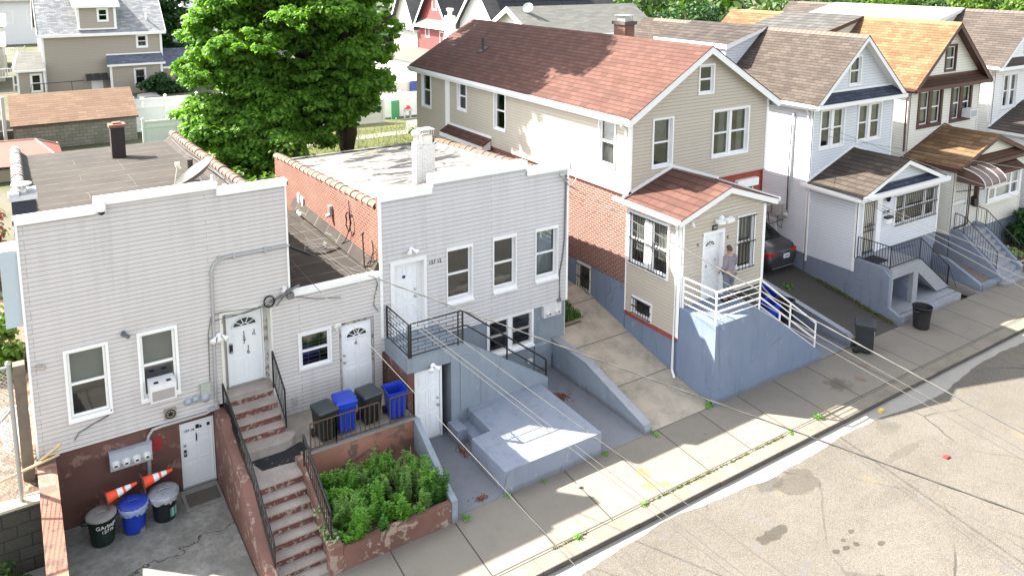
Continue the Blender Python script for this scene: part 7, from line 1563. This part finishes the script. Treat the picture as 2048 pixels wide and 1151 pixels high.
# left edge and back greenery
bush('shrub', 'yellow-green bush against the left wall of the greige house', (-1.0, 6.6, 2.0), (.6, 1.4, .9), 36, 80, .36, .09, LIMEL, 62)
bush('shrub', 'red leaved shrub left of the dark flat roof', (-1.4, 13.5, 3.0), (1.0, 2.8, 1.6), 40, 60, .5, .1, leafmat('red_leaf', [(.25, .02, .03), (.12, .03, .03), (.06, .08, .02)], .3), 63)
bush('shrub', 'lime green tree at the left edge beyond the red canopy', (-4.2, 48, 4.2), (2.6, 3, 2.8), 80, 70, .8, .22, LIMEL, 64, None, 'tree')
bush('shrub', 'dark evergreen bushes at the foot of the taupe house by the parked car', (11.6, 55.2, 2.3), (2.2, .8, 1.0), 50, 70, .45, .12, DARKL, 65)
t = thing('dark_tree', 'dark green tree standing between the taupe house and the blue house', 'tree', (13.6, 66, 1.5), 'trees'); limbs(t, (13.6, 66, 1.5), .3, 4, [(13.5, 66, 11), (12.6, 66, 8), (14.5, 66, 8)], BARK, 3); crown(t, 'crown', (13.3, 66.5, 7.4), (2.3, 2.2, 5.6), 190, 80, .8, .2, DARKL, 66)
for i, (x, y) in enumerate(((-1.0, 1.9), (-1.9, -1.9))):
    pass
bush('shrub', 'mossy green plant low in the shaded corner under the block retaining wall', (-.75, -1.6, .3), (.35, .5, .45), 16, 60, .2, .05, MIDL, 68, None, 'plant')
# tree belt behind the houses on the right
rg = random.Random(15); mats = [DARKL, MIDL, MIDL, LIMEL, DARKL]
belt = [(47, 40, 5.6, 3.0, 0), (51, 46, 6.5, 3.6, 1), (55, 41, 6.3, 3.6, 2), (58, 36, 5.4, 3.0, 1), (61, 41, 6.6, 3.6, 0), (62, 33, 5.6, 3.2, 2), (66, 36, 6.4, 3.4, 4), (68, 29, 5.8, 3.2, 0), (71, 33, 6.8, 3.4, 1), (75, 28, 7.0, 3.6, 3), (73, 23.5, 6.4, 2.8, 3), (81, 30, 8.0, 3.8, 3), (80, 23, 7.2, 3.4, 3), (87, 25, 8.2, 3.8, 3), (86, 18.5, 7.6, 3.4, 3), (93, 21, 8.6, 3.8, 3), (92, 14.5, 7.8, 3.4, 3), (99, 17, 9., 3.8, 3), (78, 37, 8, 4, 1), (67, 45, 7, 4, 0), (88, 33, 9, 4.2, 2), (57, 50, 7.5, 4, 1), (98, 26, 9.5, 4, 2), (48, 52, 7.5, 3.6, 1), (104, 12, 9, 3.8, 3), (106, 21, 9.5, 4, 3)]
kinds = ['dense dark green', 'mid green', 'mid green', 'bright lime green', 'dense dark green']
for i, (x, y, z, r, m) in enumerate(belt):
    t = thing('broadleaf_tree', kinds[m]+' tree in the belt behind the houses on the right', 'tree', (x, y, 1.4), 'belt of trees behind the houses')
    limbs(t, (x, y, 1.4), .25, z*.6, [(x+r*.5, y, z+r*.3), (x-r*.5, y+.5, z+r*.3), (x, y-.4, z+r*.5)], BARK, i)
    crown(t, 'crown', (x, y, z*.72), (r, r, z*.55), int(46*r/3), 60, r*.30, .24, mats[m], 300+i, .7, .2, .65)
# wooded distance
mb = MB(); rg = random.Random(19); cl = []
for i in range(420):
    a = rg.uniform(-.25, 1.35); d = rg.uniform(120, 230); x, y = d*sin(a), d*cos(a)-19
    if x < 40 and y < 135: continue
    cl.append(((x, y, rg.uniform(2, 7)), rg.uniform(3.5, 6), 60, .8))
leafquads(mb, cl, .9, rg); o = obj('distant_wood', mb, MIDL); o['kind'] = 'stuff'
# ================================================================== WIRES, PEOPLE, CAR
def wire(label, a, b, r, s, mat, ext=1.12, name='overhead_wire', twist=False):
    A, B = Vector(a), Vector(b); B2 = A+(B-A)*ext; P = sag(A, B2, s, 26); mb = MB(); mb.tube(P, r*(.75 if twist else 1), 6)
    if twist:
        for ph in (0, pi):
            Q = []
            for i in range(240):
                t = i/239*(len(P)-1); k = min(int(t), len(P)-2); p = P[k].lerp(P[k+1], t-k); Q.append(p+Vector((0, cos(i*.35+ph), sin(i*.35+ph)))*r*.7)
            mb.tube(Q, r*.5, 5)
    return tag(obj(name, mb, mat), label, 'cable', 'overhead cables')
wire('thick service cable from the greige house crossing the handrail and driveway to the lower right', (5.6, -.08, 5.73), (12.76, -14, 4.27), .015, .03, CABLEL, 1.06, twist=True)
wire('thick service cable from the right corner of the cool grey house past the blue stoop', (14.46, -.02, 5.92), (12.4, -14, 5.77), .015, .03, CABLEL, 1.06, twist=True)
wire('upper of two thin wires just below the cable past the tall blue stoop', (14.46, 0, 5.7), (12.4, -14, 5.5), .006, .04, CABLEL, 1.06)
wire('lower of two thin wires just below the cable past the tall blue stoop', (14.46, 0, 5.55), (12.4, -14, 5.36), .006, .06, CABLEL, 1.06)
wire('thin pale wire crossing the blue block towards the bottom centre, left one of a pair', (5.6, -.06, 6.2), (6.75, -12, 5.49), .0045, .0, CABLEL, 1.25)
wire('thin pale wire crossing the blue block towards the bottom centre, right one of a pair', (5.6, -.06, 6.28), (6.89, -12, 5.46), .005, .0, CABLEL, 1.25)
wire('thin pale wire passing over the handrail foot of the grey blue stoop', (5.6, -.06, 6.55), (6.87, -12, 5.85), .0045, .0, CABLEL, 1.25)
wire('thin wire running down past the white basement door and the end of the planter', (5.62, -.06, 5.35), (6.21, -10, 4.29), .007, .0, CABLEL, 1.3)
for i, z in enumerate((4.3, 3.9, 3.58)): wire(('top', 'middle', 'bottom')[i]+' pale wire of the three stretching from the pale blue-grey porch to the right edge', (26.0, -2.75, 4.33-.06*i), (23.97+.06*i, -9, z), .0075, .02, CABLEL, 1.3)
wire('thin dark wire from the pale blue-grey house across its porch roof to the right edge', (26.02, .55, 6.9), (31.2, -6, 4.3), .008, .1, CABLEG, 1.5)
wire('thin dark wire crossing the upper windows of the pale blue-grey house', (26.02, .6, 6.3), (33.5, -6, 5.0), .008, .1, CABLEG, 1.5)
wire('dark wire between the beige house and the service pipe of the pale blue-grey house', (23.2, .2, 6.9), (26.0, .55, 6.5), .010, .1, CABLEG, 1.0)
wire('lower dark wire hanging between the beige house and its pale blue-grey neighbour', (23.15, .2, 5.6), (26.0, .55, 4.6), .012, .1, CABLEG, 1.0)
mb = MB(); mb.tube([(5.3, -.06, 4.42), (5.45, -.08, 4.5), (5.66, -.1, 4.62), (5.8, -.1, 4.66)], .03, 6); mb.box(5.48, 5.64, -.16, -.02, 4.36, 4.5); mb.tube([(5.2, -.06, 4.22), (5.45, -.07, 4.5), (5.7, -.06, 4.62)], .018, 5); tag(obj('cable_knot', mb, CABLEG), 'knot of cables with a grey box where the greige house meets the low link', 'cable')

# ---- person at the porch door
def skin_figure(name, nodes, edges, mat, par, root=0, sub=2):
    me = bpy.data.meshes.new(name); me.from_pydata([n[:3] for n in nodes], edges, [])
    o = bpy.data.objects.new(name, me); COL.objects.link(o)
    o.modifiers.new('skin', 'SKIN'); sv = me.skin_vertices[0].data
    for i, n in enumerate(nodes): sv[i].radius = (n[3], n[4] if len(n) > 4 else n[3]); sv[i].use_root = (i == root)
    ss = o.modifiers.new('sub', 'SUBSURF'); ss.levels = ss.render_levels = sub
    bpy.context.view_layer.update(); m2 = bpy.data.meshes.new_from_object(o.evaluated_get(bpy.context.evaluated_depsgraph_get()))
    bpy.data.objects.remove(o); bpy.data.meshes.remove(me)
    m2.name = name; m2.materials.clear(); m2.materials.append(mat)
    for p in m2.polygons: p.use_smooth = True
    o = bpy.data.objects.new(name, m2); COL.objects.link(o); o.parent = par; return o
PE = thing('person', 'person in grey hooded top and blue-grey trousers standing at the porch door, seen from behind', 'person', (18.12, -3.35, 2.49))
# facing +y (to the door), local coordinates
N = [(0, 0, .93, .155, .12), (0, .0, 1.10, .145, .115), (0, .01, 1.28, .165, .125), (0, .0, 1.42, .15, .11), (0, .01, 1.50, .065), (0, .035, 1.56, .06),
     (-.185, -.0, 1.42, .075), (-.235, -.03, 1.17, .056), (-.20, .14, 1.0, .045), (.185, 0, 1.42, .075), (.245, -.01, 1.17, .056), (.22, .18, 1.08, .045),
     (-.095, .0, .86, .115), (-.105, .03, .48, .075), (-.11, -.02, .10, .05), (.095, 0, .86, .115), (.11, .03, .48, .075), (.12, -.02, .10, .05), (-.11, .1, .045, .042), (.125, .1, .045, .042)]
ED = [(0, 1), (1, 2), (2, 3), (3, 4), (4, 5), (3, 6), (6, 7), (7, 8), (3, 9), (9, 10), (10, 11), (0, 12), (12, 13), (13, 14), (0, 15), (15, 16), (16, 17), (14, 18), (17, 19)]
SKIN = plain('skin', (.42, .24, .17), .55, var=.08); HOOD = plain('hood_grey', (.20, .185, .215), .9, var=.15); TROU = plain('trousers_blue_grey', (.13, .15, .19), .9, var=.15); HAIR = plain('hair_dark', (.055, .04, .035), .7, var=.3)
body = skin_figure('body', N, ED, SKIN, PE)
top = [(x, y, z, r*1.13+.012, (q[0]*1.13+.012 if q else r*1.13+.012)) for x, y, z, r, *q in N[:4]]+[(0, .0, 1.49, .085, .085)]+[(x, y, z, r*1.18+.01, r*1.18+.01) for x, y, z, r, *q in N[6:12]]
top[0] = (0, 0, .86, .175, .14)
skin_figure('hooded_top', top, [(0, 1), (1, 2), (2, 3), (3, 4), (3, 5), (5, 6), (6, 7), (3, 8), (8, 9), (9, 10)], HOOD, PE)
tr = [(0, 0, .93, .16, .125)]+[(x, y, z, r*1.14+.008, r*1.14+.008) for x, y, z, r, *q in N[12:18]]
skin_figure('trousers', tr, [(0, 1), (1, 2), (2, 3), (0, 4), (4, 5), (5, 6)], TROU, PE)
mb = MB(); HC = Vector((18.12, -3.30, 2.49+1.665))
mb.grid([[HC+Vector((sin(t)*cos(a)*.078, sin(t)*sin(a)*.098+.012*cos(t), cos(t)*.125-(.02 if t > 2.2 and sin(a) > 0 else 0))) for a in [k*2*pi/20 for k in range(20)]] for t in [max(.02, min(pi-.02, i*pi/14)) for i in range(15)]], 0, True, True)
for s in (-1, 1): mb.lathe(HC+Vector((s*.078, 0, -.005)), [(0, -.006), (.028, -.004), (.03, .008), (0, .012)], 10, axis=(s, -.3, 0))
mb.lathe(HC+Vector((0, .1, -.015)), [(.02, -.03), (.016, 0), (.004, .025)], 8, axis=(0, 1, .2)); mb.tube([HC+Vector((-.028, .094, -.062)), HC+Vector((0, .1, -.064)), HC+Vector((.028, .094, -.062))], .007, 5)
for s in (-1, 1): mb.lathe(HC+Vector((s*.03, .088, .015)), [(0, .014), (.012, .008), (.014, 0)], 8, axis=(0, 1, 0))
obj('head', mb, SKIN, PE)
mb = MB(); rows = []
for i in range(10):
    t = .02+i*1.75/9; rows.append([HC+Vector((sin(t)*cos(a)*.088, sin(t)*sin(a)*.108-.008+.012*cos(t), cos(t)*.137)) if not (t > 1.15 and sin(a) > .25) else HC+Vector((sin(1.15)*cos(a)*.086, sin(1.15)*sin(a)*.106, cos(1.15)*.134)) for a in [k*2*pi/24 for k in range(24)]])
mb.grid(rows, 0, True, True); obj('hair', mb, HAIR, PE)
mb = MB(); mb.grid([[(18.12+.135*cos(a)*k2, -3.36-.075-.085*sin(a)*k2*.8, 2.49+1.45+z-.05*sin(a)) for a in [j*pi/10 for j in range(11)]] for k2, z in ((.75, .06), (1., .07), (1.1, .02), (1., -.05), (.7, -.1))]); obj('hood', mb, HOOD, PE)
def hand(loc, d, curl, s):
    L = Vector(loc)+Vector((18.12, -3.35, 2.49)); D = Vector(d).normalized(); S_ = D.cross(Vector((0, 0, 1))).normalized(); U = S_.cross(D)
    mb = MB(); mb.tube([L, L+D*.045, L+D*.09], [.026, .034, .03], 8)
    for i in range(4):
        o = S_*(i-1.5)*.018; ln = (.062, .075, .078, .066)[i]; p0 = L+D*.085+o; p1 = p0+D*ln*.45-U*.01*curl; p2 = p1+D*ln*.3-U*.022*curl; p3 = p2+D*ln*.2-U*.026*curl; mb.tube([p0, p1, p2, p3], [.0095, .009, .0085, .006], 6)
    q = L+D*.03+S_*s*.028; mb.tube([q, q+D*.035+S_*s*.028-U*.008, q+D*.062+S_*s*.03-U*.016], [.012, .011, .008], 6)
    return obj('hand', mb, SKIN, PE)
hand((-.195, .165, .985), (.1, .6, -.55), 1, 1); hand((.215, .205, 1.075), (-.05, .9, .05), 1.4, -1)
for s in (-1, 1):
    x = 18.12+s*.115; y = -3.33; mb = MB(); sec = lambda yy, w, h: [(x-w, y+yy, 2.492), (x+w, y+yy, 2.492), (x+w*.9, y+yy, 2.492+h*.6), (x+w*.5, y+yy, 2.492+h), (x-w*.5, y+yy, 2.492+h), (x-w*.9, y+yy, 2.492+h*.6)]
    mb.loft([sec(-.1, .032, .08), sec(-.05, .042, .1), sec(.04, .045, .085), (sec(.12, .048, .06)), sec(.17, .03, .035)], 0, True, True); obj('shoe', mb, BLACKR, PE)

# ---- grey sedan, rear towards the street
CA = thing('sedan', 'dark grey sedan parked tail first at the top of the asphalt driveway', 'car', (25.0, 2.2, 1.0)); CA.name = 'parked_car'
def cz(y): return .83+.17*(y+.1)*.72
cx = 24.98
PAINT = NT('car_paint').fin((.075, .077, .082), .28, .6); 
def csec(y, hw, z0, z1, z2, tw): 
    b = cz(y); return [(cx+s*a, y, b+z) for s, a, z in ((-1, hw*.86, z0), (-1, hw*.97, z0+.12), (-1, hw, (z0+z1)/2), (-1, hw*.985, z1-.08), (-1, hw*.93, z1), (-1, tw, z2), (0, 0, z2+.03), (1, tw, z2), (1, hw*.93, z1), (1, hw*.985, z1-.08), (1, hw, (z0+z1)/2), (1, hw*.97, z0+.12), (1, hw*.86, z0))]
Y0 = -.12
st = [(0, .72, .34, .62, .66, .55), (.03, .80, .30, .72, .78, .6), (.08, .85, .27, .84, .92, .66), (.14, .87, .25, .90, 1.03, .72), (.3, .90, .22, .93, 1.06, .74), (.75, .92, .2, .94, 1.07, .74), (1.2, .925, .2, .95, 1.06, .74), (2.4, .925, .2, .95, 1.0, .74), (3.4, .92, .2, .93, .98, .74), (4.3, .88, .22, .84, .90, .66), (4.75, .74, .26, .66, .72, .55), (4.85, .6, .32, .58, .6, .45)]
mb = MB(); mb.loft([csec(Y0+y, *a) for y, *a in st], 0, True, True)
bd = obj('body', mb, PAINT, CA)
gh = [(.62, .73, 1.05, 1.05), (1.45, .62, 1.05, 1.40), (1.9, .60, 1.05, 1.455), (2.7, .60, 1.03, 1.46), (3.2, .62, 1.02, 1.38), (3.95, .70, 1.0, 1.0)]
def gsec(y, w, zb, zt): b = cz(Y0+y); return [(cx-.80, Y0+y, b+zb-.06), (cx-w, Y0+y, b+zt-.03), (cx-w*.6, Y0+y, b+zt+.02), (cx, Y0+y, b+zt+.035), (cx+w*.6, Y0+y, b+zt+.02), (cx+w, Y0+y, b+zt-.03), (cx+.80, Y0+y, b+zb-.06)]
mb = MB(); R = [gsec(*g) for g in gh]
mb.grid(R[1:5], 0, True)
obj('roof', mb, PAINT, CA)
CG_ = plain('car_glass', (.008, .012, .014), .06)
mb = MB(); a, b = R[0], R[1]; mb.grid([[a[k] for k in range(1, 6)], [b[k] for k in range(1, 6)]], 0, True); obj('rear_window', mb, CG_, CA)
mb = MB(); mb.grid([[R[4][k] for k in range(1, 6)], [R[5][k] for k in range(1, 6)]], 0, True); obj('windscreen', mb, CG_, CA)
mb = MB()
for s, k0, k1 in ((-1, 0, 1), (1, 6, 5)):
    P = [Vector(r[k0]) for r in R]; Q = [Vector(r[k1]) for r in R]; o = Vector((s*.012, 0, 0))
    for i in range(5): mb.face([P[i]+o, P[i+1]+o, Q[i+1]+o, Q[i]+o])
obj('side_window', mb, CG_, CA)
mb = MB()
for s, k in ((-1, 1), (1, 5)):
    mb.tube([R[0][k], R[1][k], R[2][k], R[3][k], R[4][k], R[5][k]], .035, 6)
    mb.tube([(cx+s*.80, Y0+.7, cz(Y0+.7)+1.0), (cx+s*.79, Y0+2.2, cz(Y0+2.2)+.99), (cx+s*.79, Y0+3.9, cz(Y0+3.9)+.96)], .018, 5, 1)
obj('window_trim', mb, [PAINT, METAL], CA)
RED = NT('tail_light').fin((.45, .012, .015), .15)
for s in (-1, 1):
    mb = MB(); b = cz(Y0)
    mb.loft([[(cx+s*x, Y0+y-.02, b+z) for x, y, z in sec] for sec in ([(.40, .045, .78), (.40, .055, .84), (.40, .08, .84), (.40, .08, .78)], [(.62, .05, .76), (.62, .065, .87), (.62, .10, .87), (.62, .10, .76)], [(.84, .06, .74), (.84, .09, .90), (.84, .14, .90), (.84, .14, .74)], [(.925, .42, .82), (.925, .40, .88), (.90, .45, .9), (.90, .45, .80)])]); obj('tail_light', mb, RED, CA)
mb = MB(); b = cz(Y0); mb.box(cx-.02, cx+.32, Y0-.035, Y0+.0, b+.60, b+.76); pl = obj('number_plate', mb, plain('plate_pale', (.72, .74, .78), .5), CA); mb = MB(); mb.box(cx+.03, cx+.27, Y0-.04, Y0-.036, b+.65, b+.70); obj('plate_mark', mb, plain('plate_mark', (.12, .15, .3), .5), pl)
mb = MB(); mb.box(cx-.62, cx+.62, Y0-.02, Y0+.04, b+.24, b+.28); mb.box(cx-.38, cx+.42, Y0+.02, Y0+.06, b+.88, b+.90); mb.lathe((cx+.02, Y0+.03, b+.84), [(.05, -.01), (.055, 0), (.04, .01), (.045, -.005)], 12, axis=(0, -1, .2)); obj('chrome_trim', mb, plain('chrome', (.7, .7, .7), .15, .9, .05), CA)
mb = MB(); mb.loft([[(cx+s*w, Y0+y, b+z) for s in (-1, 1) for z in ((.18, .34) if s < 0 else (.34, .18))] for y, w in ((.02, .68), (.3, .8))]); obj('rear_bumper_skirt', mb, BLACKR, CA)
for y in (.95, 3.85):
    for s in (-1, 1):
        w = MB(); c = (cx+s*.82, Y0+y, cz(Y0+y)+.30); w.lathe(c, [(.2, -.1), (.31, -.1), (.325, -.06), (.325, .06), (.31, .1), (.2, .1)], 24, axis=(s, 0, 0)); wh = obj('wheel', w, BLACKR, CA)
        w = MB(); w.lathe(c, [(0, .08), (.06, .085), (.2, .07), (.21, .1)], 20, axis=(s, 0, 0)); obj('rim', w, METAL, wh)
# parked car behind the white fence
CB = thing('parked_car', 'dark car whose roof shows above the tall white vinyl fence', 'car', (8.6, 46, 1.5)); mb = MB()
mb.loft([[(8.9+s*x, y, 1.55+z) for s, x, z in ((-1, hw, .3), (-1, hw, .75), (-1, hw*.9, .85), (1, hw*.9, .85), (1, hw, .75), (1, hw, .3))] for y, hw in ((43.6, .8), (44, .9), (47.8, .9), (48.2, .75))], 0, True, True); obj('body', mb, PAINT, CB)
mb = MB(); mb.loft([[(8.9+s*x*w, y, 1.55+z) for s, x, z in ((-1, .85, .8), (-1, .68, h), (-.4, .8, h+.06), (.4, .8, h+.06), (1, .68, h), (1, .85, .8))] for y, w, h in ((43.9, 1, .82), (44.6, 1, 1.36), (46.4, 1, 1.38), (47.3, 1, .84))], 0, True, True); obj('roof', mb, PAINT, CB)
for y in (44.3, 47.3):
    for s in (-1, 1): w = MB(); w.lathe((8.9+s*.82, y, 1.85), [(0, -.1), (.32, -.1), (.32, .1), (0, .1)], 18, axis=(1, 0, 0)); obj('wheel', w, BLACKR, CB)
# ================================================================== CAMERA, LIGHT
cam = bpy.data.cameras.new('camera'); co = bpy.data.objects.new('camera', cam); COL.objects.link(co)
Rr = Vector((0.83835542, -0.54511477, 0.00317384)); Rd = Vector((-0.0806189, -0.12974128, -0.98826504)); Rf = Vector((0.53912965, 0.82826148, -0.15271586))
co.matrix_world = Matrix(((Rr.x, -Rd.x, -Rf.x, 0), (Rr.y, -Rd.y, -Rf.y, -18.9), (Rr.z, -Rd.z, -Rf.z, 12.67), (0, 0, 0, 1)))
cam.sensor_width = 36; cam.lens = 1564.62/2048*36; cam.shift_x = 0; cam.shift_y = (176.31-575.5)/2048; cam.clip_end = 2000; cam.clip_start = .1
SC.camera = co
SUN = Vector((-.735, .775, 1.0)).normalized()      # towards the sun
el = math.asin(SUN.z); az = atan2(SUN.x, SUN.y)
w = bpy.data.worlds.new('World'); SC.world = w; w.use_nodes = True; nt = w.node_tree
sky = nt.nodes.new('ShaderNodeTexSky'); sky.sky_type = 'NISHITA'; sky.sun_disc = False; sky.sun_elevation = el; sky.sun_rotation = az % (2*pi); sky.air_density = 1.0; sky.dust_density = 2.0; sky.ozone_density = 1.0
bg = nt.nodes['Background']; bg.inputs[1].default_value = .112
hs = nt.nodes.new('ShaderNodeHueSaturation'); hs.inputs['Saturation'].default_value = .26; nt.links.new(sky.outputs[0], hs.inputs['Color']); nt.links.new(hs.outputs[0], bg.inputs[0])
sl = bpy.data.lights.new('sun', 'SUN'); sl.energy = 4.8; sl.angle = radians(.5); sl.color = (1, .93, .82); so = bpy.data.objects.new('sun', sl); COL.objects.link(so)
so.rotation_euler = SUN.to_track_quat('Z', 'Y').to_euler(); so.location = (-20, 20, 40)
vs = SC.view_settings; SC.display_settings.display_device = 'sRGB'; vs.view_transform = 'Standard'; vs.look = 'None'; vs.exposure = 2.25; vs.gamma = 1
SC.render.engine = 'CYCLES'; SC.cycles.max_bounces = 6; SC.cycles.transparent_max_bounces = 24; SC.cycles.caustics_reflective = False; SC.cycles.caustics_refractive = False
